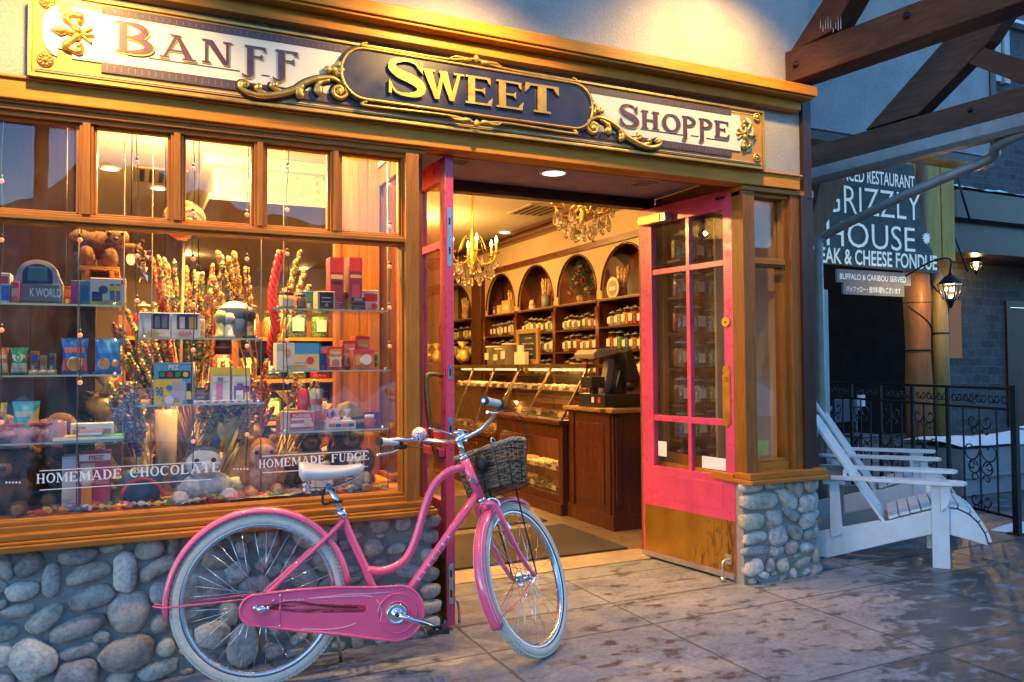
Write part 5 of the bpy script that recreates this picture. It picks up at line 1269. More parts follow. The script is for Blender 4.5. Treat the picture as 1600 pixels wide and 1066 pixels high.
for i in range(len(posts)-1):
    a, c = posts[i], posts[i+1]; L_ = c-a; nb_ = max(2, round(L_/.17)); m = MB(M_iron)
    for k in range(1, nb_):
        u = a+L_*k/nb_; m.bar(ff_(u, .12), ff_(u, FT-.17), .011, .011)
        if k % 2: continue
        for z, r in ((.60, .10), (.47, .075), (.20, .06), (.84, .07)):
            for s in (-1, 1): spiral(m, u+s*(r+.01), z, r, pi, .95, s); spiral(m, u+s*(r*.8+.01), z-r*1.3, r*.6, pi, -.9, s)
    for k in range(int(L_/.14)):
        u = a+.07+k*.14
        for s in (-1, 1): spiral(m, u+s*.03, FT-.09, .045, pi if s > 0 else 0, .9*s, 1)
    m.build('scroll_panel', fe)
# ------------------------------------------------------------------ Adirondack chairs (local x = facing, y = left)
M_wp = plain('white_deck_paint', (.62, .64, .66), .5, 0, .08, 9, .15)
def adirondack(o, ang, label):
    ex, ey_ = V((cos(ang), sin(ang), 0)), V((-sin(ang), cos(ang), 0))
    T = lambda x, y, z: o+ex*x+ey_*y+V((0, 0, z))
    t_ = thing('adirondack_chair', label, 'chair', o, 'white Adirondack chairs outside')
    def board(name, P, y0, y1, bev=.004):
        m = MB(M_wp); m.prism(P, lambda u, v, d: T(u, d, v), y0, y1); return m.build(name, t_, bev)
    # x measured forwards from the front leg; skid runs back to the ground
    for s in (-1, 1):
        y0 = s*.27
        board('skid', [(.262, .165), (.245, .235), (.21, .298), (.16, .348), (.10, .376), (.03, .382), (-.04, .368), (-.34, .265), (-.36, .275), (-.75, .17), (-.80, .13), (-.80, .05), (-.78, .012), (-.68, .0), (-.30, .13), (.0, .225), (.12, .20)], y0-s*.0-.014, y0+.014)
        board('front_leg', [(-.05, 0), (.05, 0), (.05, .535), (-.05, .535)], s*.298-.013, s*.298+.013)
        board('bracket', [(.0, .36), (.0, .535), (.055, .535), (.06, .47), (.04, .40)], s*.325-.011, s*.325+.011)
        board('rear_leg', [(-.66, .14), (-.58, .17), (-.60, .53), (-.66, .53)], s*.285-.012, s*.285+.012)
        # arm: a long board seen from above, rounded at the front
        A = [(.13, s*.36), (.155, s*.31), (.13, s*.25), (.05, s*.235), (-.45, s*.255), (-.72, s*.27), (-.76, s*.30), (-.72, s*.335), (-.4, s*.355), (.05, s*.38)]
        m = MB(M_wp); m.prism(A, lambda u, v, d: T(u, v, d+(.0 if u > -.3 else .0)), .536, .560); m.build('arm', t_, .004)
    P0, P1 = V((-.30, 0, .20)), V((-.775, 0, .93)); dn = (P1-P0).normalized(); nrm = V((dn.z, 0, -dn.x))
    for k in range(7):                                     # back slats, fan topped
        y = (k-3)*.078; Lk = (.86, .90, .93, .945, .93, .90, .86)[k]
        m = MB(M_wp)
        pr = [(-.033, 0), (.033, 0), (.036, Lk-.03), (.02, Lk), (-.02, Lk), (-.036, Lk-.03)]
        m.prism(pr, lambda u, v, d: T(*(P0+dn*v+nrm*d+V((0, y*(1+.12*v)+u, 0)))), 0, .02); m.build('back_slat', t_, .003)
    for z_ in (.45, .78):
        m = MB(M_wp); c = P0+dn*z_-nrm*.02; m.bar(T(c.x, -.29 if z_ < .6 else -.22, c.z), T(c.x, .29 if z_ < .6 else .22, c.z), .025, .07); m.build('back_rail', t_, .003)
    m = MB(M_wp); m.box(0, 0, 0, 0, 0, 0) if False else None
    m.prism([(-.70, .50), (-.56, .50), (-.56, .53), (-.70, .53)], lambda u, v, d: T(u, d, v), -.30, .30); m.build('arm_rail', t_, .003)
    top = [(-.30, .285), (-.235, .312), (-.17, .335), (-.105, .357), (-.04, .378), (.03, .392), (.10, .388), (.165, .358), (.215, .308), (.25, .245), (.27, .18)]
    for k in range(10):                                    # seat slats, curving over the front
        a, c = V((top[k][0], 0, top[k][1])), V((top[k+1][0], 0, top[k+1][1])); dd = (c-a); Lk = dd.length; dd.normalize(); nn = V((-dd.z, 0, dd.x))
        m = MB(M_wp); q = [a+dd*.004, c-dd*.004]
        m.add([T(p.x+nn.x*h, y, p.z+nn.z*h) for p in q for h in (0, .018) for y in (-.285, .285)], [(0,1,3,2),(4,6,7,5),(0,4,5,1),(2,3,7,6),(0,2,6,4),(1,5,7,3)], False); m.build('seat_slat', t_, .002)
    return t_
cA = V((4.69, 3.49, 0)); an = math.atan2(-.54, .46)
dirn = V((cos(an), sin(an), 0)); lft = V((-sin(an), cos(an), 0))
cc = cA+lft*.298
ch1 = adirondack(cc, an, 'white Adirondack chair in front, nearest the stone pier')
ch2 = copy_tree(ch1); ch2.location = ch1.location+V((1.02, .93, 0)); ch2['label'] = 'white Adirondack chair behind the other, mostly hidden against the iron fence'
# ------------------------------------------------------------------ inside the shop: right-hand wall of arched shelves
ORD = ['first', 'second', 'third', 'fourth', 'fifth', 'sixth', 'seventh', 'eighth', 'ninth', 'tenth']
AX = 4.6
m = MB(M_wall); m.box(AX, 5.02, 2.63, RX1, RY1, CZ); m.build('interior_wall', shop)
m = MB(M_mahY); m.box(AX-.05, 5.02, 2.60, AX, RY1, 2.665); m.box(AX-.10, 5.02, 2.93, AX, RY1, 2.97); m.box(AX-.16, 5.02, 3.01, AX, RY1, 3.05); m.build('crown_moulding', shop)
M_back = wood('red_brown_back', (.10, .022, .010), (.19, .05, .02), 'Z', .4)
def clear_mat():
    return M_jar
JC = {'red': (.55, .05, .03), 'orange': (.65, .25, .04), 'yellow': (.65, .48, .10), 'green': (.16, .36, .08), 'blue': (.08, .22, .36), 'white': (.62, .56, .46), 'brown': (.16, .08, .04), 'pink': (.62, .22, .24)}
def candy_mat(name, c):
    m_, t, b = new_mat(name); v = nd(t, 'ShaderNodeTexVoronoi'); v.inputs['Scale'].default_value = 70; t.links.new(coords(t), v.inputs['Vector'])
    t.links.new(ramp(t, v.outputs['Distance'], [(.1, tuple(min(1, x*1.25+.03) for x in c)), (.6, tuple(x*.45 for x in c))]), b.inputs['Base Color'])
    b.inputs['Roughness'].default_value = .25; bump(t, b, v.outputs['Distance'], .6, .006); return m_
JM = {k: candy_mat('sweets_'+k, c) for k, c in JC.items()}
M_lid = plain('glass_lid', (.42, .40, .36), .15, .2, .1)
M_lab = plain('cream_label', (.74, .68, .52), .6)
def jar_mesh(col, h=.20, r=.06, face='x'):
    m = MB(JM[col]); m.lathe([(r*.9, .006), (r*.95, .02), (r*.95, h*.62), (r*.8, h*.68), (.001, h*.69)], (0, 0, 0), 14)
    m.use(M_jar); m.lathe([(r*.96, .0), (r, .012), (r, h*.70), (r*.72, h*.82), (r*.72, h*.86)], (0, 0, 0), 14, (0, 0, 1), False)
    m.use(M_lid); m.lathe([(r*.80, h*.86), (r*.82, h*.89), (r*.55, h*.93), (r*.2, h*.95), (r*.22, h), (.001, h*1.02)], (0, 0, 0), 12)
    m.use(M_lab)
    if face == 'x': m.box(-r-.003, -r*.52, h*.2, -r+.001, r*.52, h*.58)
    else: m.box(-r*.52, -r-.003, h*.2, r*.52, -r+.001, h*.58)
    return m
JARS = {}
def jar(col, loc, label, group, face='x', s=1., rz=0.):
    k = (col, face)
    if k not in JARS:
        m = jar_mesh(col, face=face); o = m.build('sweet_jar'); o.location = loc; JARS[k] = o.data; off = V(o.location)
        # the mesh origin sits at its base centre
        o.location = V(loc)
    else:
        o = bpy.data.objects.new('sweet_jar', JARS[k]); COL.objects.link(o); o.location = loc
    s *= rnd.uniform(.86, 1.04); o.scale = (s, s, s*rnd.uniform(.92, 1.06)); o.rotation_euler = (0, 0, rz); tag(o, label, 'jar', group); return o
def arch_bay(y0, y1, where, spec, short):
    t_ = thing('arched_shelf_bay', 'mahogany shelf bay with an arched plaster top, '+where, 'shelves', (AX+.15, (y0+y1)/2, .02), 'arched shelf bays along the wall')
    yc = (y0+y1)/2; r = (y1-y0)/2-.055
    m = MB(M_wall)
    hole = [(yc+r*cos(R(180*i/20)), 2.57-r+r*sin(R(180*i/20))) for i in range(21)]+[(yc-r, 2.03), (yc+r, 2.03)]
    holed(m, [(y0, 2.022), (y1, 2.022), (y1, 2.628), (y0, 2.628)], hole, lambda u, v, d: (d, u, v), AX-.004, AX+.02); m.build('arch_panel', t_)
    m = MB(M_mah); m.tube([(AX-.008, yc+(r+.006)*cos(R(180*i/24)), 2.57-r+(r+.006)*sin(R(180*i/24))) for i in range(25)], .011, 6); m.build('arch_trim', t_)
    m = MB(M_back); m.box(AX+.30, y0, .02, AX+.32, y1, 2.62); m.build('back_panel', t_)
    for y in (y0+.014, y1-.014):
        m = MB(M_mah); m.box(AX-.02, y-.014, .02, AX+.30, y+.014, 2.03); m.tube([(AX-.022, y, 1.0), (AX-.022, y, 1.1), (AX-.022, y, 1.6), (AX-.022, y, 1.95)], [.03, .018, .018, .03], 8); m.build('upright', t_)
    for z in (.95, 1.20, 1.47, 1.725, 2.02):
        m = MB(M_mahY); m.box(AX-.03, y0+.028, z-.02, AX+.295, y1-.028, z); m.build('shelf', t_)
    m = MB(M_mah); m.box(AX-.03, y0+.028, .02, AX+.29, y1-.028, .92); m.build('cabinet', t_)
    for z, cols, nm in spec:
        n = len(cols); w = (y1-y0-.16)
        for i, c in enumerate(cols):                     # left to right as seen from the street = far to near
            y = y1-.08-w*(i+.5)/n
            jar(c, (AX+.075, y, z), f'jar of {c} sweets, {ORD[i]} from left on the {nm} shelf {short}', 'sweet jars on the wall shelves', 'x', min(1.05, w/n/.128))
    return yc
top, mid, low = 1.725, 1.47, 1.20
def zspec(a, b, c): 
    out = []
    if a: out.append((1.725, a, 'upper'))
    if b: out.append((1.47, b, 'middle'))
    if c: out.append((1.20, c, 'lower'))
    return out
arch_bay(5.45, 6.45, 'hidden by the open right hand door', zspec(['white', 'red', 'yellow', 'green', 'orange', 'pink'], ['brown', 'orange', 'white', 'red', 'blue', 'green'], ['red', 'green', 'yellow', 'white', 'orange', 'pink']), 'behind the right door')
arch_bay(6.45, 7.46, 'nearest the door frame with the round tin', zspec(['white', 'white', 'orange', 'red', 'red', 'yellow'], ['red', 'green', 'blue', 'orange', 'white', 'pink'], ['orange', 'red', 'blue', 'green', 'white', 'red']), 'under the round tin')
arch_bay(7.46, 8.45, 'under the small Christmas tree', zspec(['white', 'yellow', 'white', 'green', 'yellow', 'pink', 'orange'], ['yellow', 'brown', 'red', 'white', 'orange', 'yellow'], ['brown', 'yellow', 'white', 'red', 'orange', 'green']), 'under the Christmas tree')
arch_bay(8.45, 9.53, 'under the tin of candy sticks', zspec(['pink', 'white', 'brown', 'yellow', 'brown', 'white', 'yellow'], ['white', 'brown', 'yellow', 'brown', 'white', 'yellow'], ['yellow', 'brown', 'white', 'yellow', 'white', 'brown']), 'under the candy tin')
arch_bay(9.53, 10.58, 'under the purple and orange cartons', zspec(['brown', 'brown', 'white', 'brown', 'brown', 'white', 'brown'], ['brown', 'white', 'brown', 'white', 'brown', 'white'], None), 'under the purple carton')
arch_bay(11.0, 12.4, 'farthest back behind the left door', zspec(['yellow', 'white', 'brown', 'yellow', 'white'], ['white', 'yellow', 'brown', 'white', 'yellow'], None), 'in the farthest bay')
m = MB(M_mah); m.box(AX-.06, 10.62, .02, AX+.3, 10.96, 2.75); tag(m.build('wall_pilaster', bevel=.006), 'dark mahogany pilaster between the shelf bays at the back', 'pilaster')
# things standing in the arches
def sticks_in(px, y, name, label, cat, X, h, colr, n=9, r=.06, stickc=None):
    p = atX(px, y, X); z = 2.02
    t_ = thing(name, label, cat, (X, p.y, z)); m = MB(plain('tin_'+colr[0], colr[1], .4)); m.lathe([(r*.85, 0), (r, h), (r*.9, h)], (X, p.y, z), 14); m.build('pot', t_)
    m = MB(M_stripe if stickc is None else stickc)
    for k in range(n):
        a = 2*pi*k/n; d = V((.03*cos(a), .05*sin(a)-.02, .24+.05*rnd.random())); b_ = V((X+.03*cos(a), p.y+.03*sin(a), z+h*.6)); m.tube([b_, b_+d], .0085, 6)
    m.build('candy_sticks', t_)
def stripe_mat(name, cols, scale=9, metal=0):
    m_, t, b = new_mat(name); w = nd(t, 'ShaderNodeTexWave'); w.bands_direction = 'DIAGONAL'; w.inputs['Scale'].default_value = scale; t.links.new(coords(t), w.inputs['Vector'])
    n = len(cols); r = t.nodes.new('ShaderNodeValToRGB'); r.color_ramp.interpolation = 'CONSTANT'; e = r.color_ramp.elements
    while len(e) < n: e.new(.5)
    for i, (q, c) in enumerate(zip(e, cols)): q.position = i/n; q.color = (*c, 1)
    t.links.new(w.outputs['Fac'], r.inputs[0]); t.links.new(r.outputs[0], b.inputs['Base Color']); b.inputs['Roughness'].default_value = .3; return m_
M_stripe = stripe_mat('candy_stripe', [(.75, .68, .5), (.55, .05, .04), (.7, .6, .4), (.62, .35, .05)])
sticks_in(853, 470, 'candy_tin', 'tin of upright candy sticks standing in the second arch from the door', 'tin', AX+.10, .17, ('grey', (.25, .27, .25)), 8)
sticks_in(972, 455, 'candy_bucket', 'bucket of dark candy sticks under the arch nearest the door', 'bucket', AX+.14, .12, ('gold', (.5, .33, .08)), 10)
sticks_in(800, 480, 'candy_pot', 'pot of thin sticks in the arch with the purple carton', 'pot', AX+.16, .10, ('brown', (.2, .1, .05)), 8)
sticks_in(727, 500, 'candy_basket', 'basket of tall sticks in the farthest arch', 'basket', AX+.12, .12, ('straw', (.5, .34, .12)), 10)
p = atX(957, 455, AX+.03); m = MB(plain('round_tin_face', (.62, .52, .38), .4)); m.cyl((AX+.03, p.y, 2.135), (AX+.05, p.y, 2.135), .115, 24); m.use(plain('round_tin_print', (.35, .12, .06), .4)); m.cyl((AX+.027, p.y, 2.135), (AX+.031, p.y, 2.135), .085, 20); m.use(M_lab); m.box(AX+.024, p.y-.06, 2.11, AX+.028, p.y+.06, 2.15)
mesh_thing(m, 'round_tin', 'round printed tin propped under the arch nearest the door', 'tin')
for px, c, w, h, lb in ((774, (.12, .06, .26), .09, .13, 'small purple carton standing left of two orange cartons in an arch'), (781, (.62, .36, .07), .12, .14, 'orange carton between the purple carton and a larger carton'), (792, (.60, .40, .12), .26, .19, 'large orange picture carton on the shelf under an arch')):
    p = atX(px, 480, AX+.06); m = MB(plain('carton_'+str(px), c, .5)); m.box(AX+.04, p.y-w/2, 2.02, AX+.12, p.y+w/2, 2.02+h); m.use(M_lab); m.box(AX+.037, p.y-w*.3, 2.02+h*.3, AX+.041, p.y+w*.3, 2.02+h*.6); mesh_thing(m, 'carton', lb, 'carton', 'cartons under the arches')
p = atX(832, 478, AX+.06); m = MB(plain('plush_cream', (.6, .5, .34), .9, 0, .2, 30, .5)); m.blob((AX+.06, p.y, 2.065), (.045, .06, .045)); m.blob((AX+.04, p.y-.03, 2.11), .036); m.blob((AX+.04, p.y-.055, 2.145), .013); m.blob((AX+.04, p.y, 2.145), .013); mesh_thing(m, 'plush_toy', 'small cream plush toy lying beside the tin of sticks', 'toy')
# little Christmas tree
p = atX(911, 470, AX+.10); ct = thing('christmas_tree', 'small decorated Christmas tree standing in an arch of the shelves', 'tree', (AX+.08, p.y, 2.02))
m = MB(plain('tree_pot', (.42, .26, .08), .5)); m.lathe([(.05, 0), (.065, .09), (.055, .09)], (AX+.08, p.y, 2.02), 12); m.build('pot', ct)
m = MB(plain('fir_needles', (.035, .085, .03), .8, 0, .4, 30))
for k in range(420):
    h = rnd.random()**.8; rr = .17*(1-h)**.8*(.6+.5*rnd.random()); a = rnd.uniform(0, 2*pi); c = V((AX+.08+rr*cos(a), p.y+rr*sin(a), 2.10+.40*h)); d = V((cos(a), sin(a), -.2+.7*h)).normalized()*.045; s_ = V((-sin(a), cos(a), 0))*.012
    m.add([c-s_, c+d*.5+V((0, 0, .01)), c+s_, c+d], [(0, 1, 3), (1, 2, 3)], False)
m.build('foliage', ct)
for k in range(16):
    h = (k+.5)/16; a = k*2.4; rr = .155*(1-h)**.8; c = (AX+.08-abs(rr*cos(a)), p.y+rr*sin(a), 2.12+.36*h)
    m = MB(JM[['orange', 'red', 'white', 'yellow', 'blue', 'pink'][k % 6]]); m.blob(c, .018+.006*(k % 3), 8, 6); m.build('bauble', ct)
# ------------------------------------------------------------------ counter cases
M_tray = plain('steel_tray', (.5, .46, .38), .3, .7)
FUD = [plain('fudge_%d' % i, c, .55, 0, .25, 30, .4) for i, c in enumerate(((.20, .09, .03), (.42, .24, .08), (.56, .42, .2), (.10, .04, .02), (.40, .14, .05)))]
def tray(x, y, z, label, k, w=.34, dpt=.22):
    m = MB(M_tray); m.box(x-dpt/2, y-w/2, z, x+dpt/2, y+w/2, z+.008)
    for a in (-1, 1): m.box(x-dpt/2, y+a*w/2-.004, z, x+dpt/2, y+a*w/2+.004, z+.025)
    m.use(FUD[k % 5])
    for i in range(4):
        for j in range(6):
            m.blob((x-dpt/2+.03+i*.053, y-w/2+.03+j*.056+rnd.uniform(-.006, .006), z+.026), (.022, .023, .018+.008*rnd.random()), 7, 5, .2, None, .8)
    m.use(M_lab); m.box(x-dpt/2-.006, y-.04, z+.0, x-dpt/2-.002, y+.04, z+.045)
    mesh_thing(m, 'sweet_tray', label, 'tray', 'trays of sweets in the counter cases')
def case(y0, y1, zled, label, nm, low_glass):
    t_ = thing('display_case', label, 'display case', (3.7, (y0+y1)/2, .02), 'counter display cases')
    xf, xb = 3.35, 4.05
    m = MB(M_mah); m.box(xf+.03, y0, .02, xb, y1, .12); 
    if low_glass: m.box(xf, y0, .12, xf+.03, y0+.08, zled-.04); m.box(xf, y1-.08, .12, xf+.03, y1, zled-.04); m.box(xf, y0+.08, .12, xf+.03, y1-.08, .19); m.box(xf, y0+.08, zled-.17, xf+.03, y1-.08, zled-.04); m.box(xf+.40, y0, .12, xb, y1, zled-.04); m.box(xf+.03, y0, .12, xf+.4, y0+.03, zled-.04)
    else: m.box(xf, y0, .12, xb, y1, zled-.04); m.box(xf-.012, y0+.1, .2, xf, y1-.1, zled-.12)
    m.box(xf-.02, y0-.0, .02, xf+.03, y1, .12); m.build('base', t_, .004)
    m = MB(M_mahY); m.box(xf-.05, y0-.03, zled-.04, xb, y1, zled); m.build('ledge', t_, .006)
    m = MB(M_bronze)
    for y in [y0+.01+(y1-y0-.02)*i/max(1, round((y1-y0)/.72)) for i in range(max(1, round((y1-y0)/.72))+1)]: m.bar((xf+.0, y, zled), (xf+.27, y, 1.295), .016, .016)
    m.box(xf+.24, y0, 1.29, xb-.1, y1, 1.325); m.build('metal_frame', t_)
    gp = MB(M_case); gp.prism([(xf+.004, zled+.002), (xf+.27, 1.292), (xf+.276, 1.292), (xf+.010, zled+.002)], lambda u, v, d: (u, d, v), y0+.02, y1-.02); gp.build('slanted_glass', t_)
    if low_glass: gp = MB(M_case); gp.box(xf+.012, y0+.08, .19, xf+.017, y1-.08, zled-.17); gp.build('lower_glass', t_)
    m = MB(M_case); m.box(xf+.2, y0+.03, 1.07, xb-.12, y1-.03, 1.078); m.build('glass_shelf', t_)
    m = MB(emit('case_tube', (1., .66, .30), .35)); m.cyl((xf+.33, y0+.1, 1.272), (xf+.33, y1-.1, 1.272), .012, 8); m.build('light_tube', t_)
    light('case_light', 'AREA', (xf+.33, (y0+y1)/2, 1.25), 2.4*(y1-y0), (1, .55, .18), t_, shape='RECTANGLE', size=.03, size_y=(y1-y0)*.9)
    if low_glass:
        light('case_light', 'AREA', (xf+.15, (y0+y1)/2, zled-.06), 2.2*(y1-y0), (1, .62, .24), t_, shape='RECTANGLE', size=.03, size_y=(y1-y0)*.8)
    n = int((y1-y0)/.37); q = 0
    for zt, lv, x in ((zled+.005, 'lower deck', xf+.24), (1.08, 'glass shelf', xf+.36)):
        for i in range(n):
            tray(x, y1-.05-(y1-y0-.1)*(i+.5)/n, zt, f'{ORD[i]} sweet tray from the left on the {lv}, {nm}', i*2+q); q += 1
    if low_glass:
        for zt, lv in ((.20, 'bottom'), (.38, 'upper')):
            for i in range(n): tray(xf+.17, y1-.05-(y1-y0-.1)*(i+.5)/n, zt, f'{ORD[i]} tray from left in the {lv} row behind the low glass of the counter', i+q); q += 1
    return t_
case(6.06, 7.44, .84, 'mahogany counter case with slanted glass and a low glazed front, next to the till', 'case next to the till', True)
case(7.46, 9.3, .62, 'tall slanted glass counter case of chocolates beyond the wooden ledge', 'case beyond the ledge', False)
# till desk
dz = at(960, 640, 5.31).z
dk = thing('till_desk', 'panelled mahogany desk carrying the till', 'desk', (3.8, 5.66, .02))
m = MB(M_mah); m.box(3.40, 5.33, .02, 4.3, 6.04, dz-.03); m.box(3.385, 5.315, .02, 4.32, 6.04, .14); m.build('body', dk, .004)
for x in (3.42, 3.70): m = MB(M_mah); m.box(x, 5.318, .2, x+.06, 5.331, dz-.06); m.build('pilaster', dk, .003)
for y in (5.36, 5.93): m = MB(M_mah); m.box(3.386, y, .14, 3.401, y+.06, dz-.03); m.build('pilaster', dk, .003)
m = MB(M_mah); m.box(3.392, 5.46, .2, 3.401, 5.9, dz-.12); m.build('panel', dk, .003)
m = MB(wood('oak_top', (.30, .15, .05), (.45, .25, .09), 'X', .3)); m.box(3.35, 5.27, dz-.03, 4.34, 6.055, dz); m.build('desktop', dk, .006)
m = MB(plain('yellow_flyer', (.7, .5, .08), .6)); p = at(946, 638, 5.40); m.box(p.x-.08, 5.36, dz, p.x+.08, 5.45, dz+.006); mesh_thing(m, 'flyer', 'yellow flyers lying on the edge of the till desk', 'paper')
# till
M_till = plain('till_black', (.018, .016, .015), .4, 0, .2); M_tillb = plain('till_beige', (.30, .24, .15), .4)
tl = thing('cash_register', 'black till with drawer, tilted screen and beige receipt printer', 'till', (3.6, 5.6, dz))
m = MB(M_till); m.box(3.43, 5.50, dz, 3.85, 5.92, dz+.11); m.build('cash_drawer', tl, .006)
m = MB(plain('red_sticker', (.5, .06, .05), .5)); m.box(3.4275, 5.56, dz+.04, 3.431, 5.60, dz+.085); m.build('sticker', tl)
m = MB(M_white); m.box(3.4275, 5.66, dz+.04, 3.431, 5.70, dz+.085); m.build('sticker', tl)
m = MB(M_till); m.prism([(3.60, dz+.11), (3.72, dz+.11), (3.70, dz+.30), (3.66, dz+.30)], lambda u, v, d: (u, d, v), 5.62, 5.80); m.build('stand', tl, .006)
m = MB(M_till); m.prism([(3.70, dz+.20), (3.80, dz+.24), (3.72, dz+.48), (3.66, dz+.46)], lambda u, v, d: (u, d, v), 5.53, 5.90); m.build('screen', tl, .008)
m = MB(M_tillb); m.prism([(3.40, dz+.40), (3.62, dz+.44), (3.64, dz+.49), (3.43, dz+.475), (3.39, dz+.44)], lambda u, v, d: (u, d, v), 5.60, 5.92); m.build('keypad', tl, .008)
m = MB(M_black)
for i in range(5):
    for j in range(4): m.box(3.44+i*.035, 5.63+j*.06, dz+.475+.004*i-.002, 3.465+i*.035, 5.67+j*.06, dz+.484+.003*i)
m.build('keys', tl)
m = MB(M_tillb); m.prism([(3.55, dz+.12), (3.63, dz+.12), (3.66, dz+.40), (3.60, dz+.40)], lambda u, v, d: (u, d, v), 5.70, 5.78); m.build('neck', tl, .006)
m = MB(M_till); m.box(3.37, 5.60, dz+.16, 3.50, 5.78, dz+.25); m.box(3.42, 5.66, dz+.11, 3.47, 5.72, dz+.16); m.build('receipt_printer', tl, .006)
m = MB(M_till); m.blob((3.74, 5.58, dz+.18), (.05, .04, .05)); m.build('scanner', tl)
# on the counter top
cz = 1.325
m = MB(wood('gilt_frame', (.35, .2, .06), (.5, .3, .1), 'Z', .4)); p = atX(825, 540, 3.70); y0, y1 = atX(842, 540, 3.70).y, atX(808, 540, 3.70).y; zt = atX(825, 514, 3.70).z
cb = thing('chalkboard', 'small framed chalkboard standing on the counter top beside the till', 'chalkboard', (3.70, (y0+y1)/2, cz))
for a in ((y0, cz, y0+.05, zt), (y1-.05, cz, y1, zt), (y0+.05, zt-.05, y1-.05, zt), (y0+.05, cz, y1-.05, cz+.05)): m.box(3.69, a[0], a[1], 3.72, a[2], a[3])
m.build('frame', cb, .004)
m = MB(plain('slate', (.02, .022, .02), .8)); m.box(3.705, y0+.05, cz+.05, 3.715, y1-.05, zt-.05)
m.use(plain('chalk', (.55, .5, .4), .9))
for k in range(6):
    w_ = (y1-y0-.2)*rnd.uniform(.5, 1); yc = (y0+y1)/2; z = zt-.10-.055*k
    m.tube([(3.703, yc+w_/2-w_*i/14, z+.009*sin(i*2.1+k)) for i in range(15)], .0035, 4)
m.build('slate', cb)
m = MB(M_lab); m.box(3.62, (y0+y1)/2-.10, cz, 3.66, (y0+y1)/2+.16, cz+.13); m.box(3.63, (y0+y1)/2-.02, cz+.13, 3.65, (y0+y1)/2+.10, cz+.20); mesh_thing(m, 'card_holder', 'cream card holder in front of the chalkboard', 'card holder')
M_tub = plain('clear_tub', (.62, .54, .38), .25)
for i, (px, h) in enumerate(((775, .19), (789, .16), (801, .21))):
    p = atX(px, 560, 3.75); m = MB(M_tub); m.lathe([(.10, 0), (.115, h), (.12, h), (.12, h+.02), (.001, h+.025)], (3.75, p.y, cz), 14); m.use(M_lab); m.box(3.63, p.y-.05, cz+h*.3, 3.64, p.y+.05, cz+h*.7)
    mesh_thing(m, 'plastic_tub', ['squat pale plastic tub farthest left of three on the counter', 'pale plastic tub in the middle of three on the counter', 'tall pale plastic tub next to the chalkboard'][i], 'tub', 'tubs on the counter')
M_foil = plain('gold_cellophane', (.62, .42, .12), .18, .5, .4, 22, .8)
def bundle(px, y, X, Yp, s, label):
    p = atX(px, y, X) if X else at(px, y, Yp); m = MB(M_foil); m.blob((p.x, p.y, p.z+.09*s), (.10*s, .12*s, .10*s), 14, 10, .22); m.tube([(p.x, p.y, p.z+.17*s), (p.x, p.y, p.z+.21*s), (p.x, p.y, p.z+.30*s)], [.05*s, .018*s, .09*s], 10)
    mesh_thing(m, 'gift_bundle', label, 'gift', 'cellophane gift bundles')
for px, lb in ((723, 'gold cellophane bundle on the counter just right of the open left door'), (682, 'gold cellophane bundle seen through the left door glass'), (668, 'gold cellophane bundle at the far left end of the counter')): bundle(px, 566, 3.75, 0, .85, lb)
# ------------------------------------------------------------------ chandeliers
M_crys = plain('crystal', (.98, .93, .82), .02, .0, .01); M_crys.node_tree.nodes['Principled BSDF'].inputs['Transmission Weight'].default_value = .92
M_flame = emit('candle_bulb', (1., .66, .26), 6)
def chandelier(c, rad, n, label, e, drop):
    c = V(c); t_ = thing('chandelier', label, 'chandelier', c, 'brass chandeliers with crystal drops')
    m = MB(M_gold); m.lathe([(.01, -.16), (.035, -.12), (.02, -.06), (.05, 0), (.03, .06), (.015, .12), (.03, .2), (.012, .28), (.012, max(.3, CZ-c.z-.03)), (.06, max(.31, CZ-c.z-.02)), (.06, CZ-c.z)], c, 14)
    for k in range(n):
        a = 2*pi*k/n+.3; d = V((cos(a), sin(a), 0)); u = V((0, 0, 1))
        m.tube(smooth_path([c+d*.03+u*.0, c+d*rad*.45-u*.07, c+d*rad*.85-u*.05, c+d*rad+u*.02], 5), .009, 6); m.lathe([(.012, .02), (.035, .03), (.038, .04), (.014, .042)], c+d*rad, 10)
        m.tube(smooth_path([c+d*.03+u*.18, c+d*rad*.35+u*.2, c+d*rad*.6+u*.05], 4), .005, 6)
    m.build('frame', t_)
    for k in range(n):
        a = 2*pi*k/n+.3; d = V((cos(a), sin(a), 0)); q = c+d*rad
        m = MB(plain('candle_sleeve', (.72, .6, .36), .6)); m.cyl(q+V((0, 0, .04)), q+V((0, 0, .13)), .012, 10); cs = m.build('candle', t_)
        m = MB(M_flame); m.lathe([(.006, 0), (.016, .018), (.012, .04), (.001, .07)], q+V((0, 0, .13)), 8); m.build('bulb', cs)
    for k in range(n*6):
        a = 2*pi*k/(n*6)*2.6+.1; rr = rad*(1., .62, .85, .4)[k % 4]; z = (-.0, -.08, -.045, -.13)[k % 4]; q = c+V((rr*cos(a), rr*sin(a), z)); s = drop*(1+.3*(k % 3))
        m = MB(M_crys); m.lathe([(.001, 0), (.004, -.3*s), (.018, -.62*s), (.022, -.78*s), (.013, -.95*s), (.001, -s)], q, 8); m.build('crystal_drop', t_)
    light('chandelier_light', 'POINT', c+V((0, 0, .14)), e, (1, .50, .15), t_, shadow_soft_size=.02)
chandelier(at(738, 402, 7.3), .25, 6, 'lit brass candle chandelier hanging beside the left door', 13, .11)
chandelier(at(912, 322, 5.5), .235, 6, 'brass chandelier with large crystal drops just inside the entrance', 9, .11)
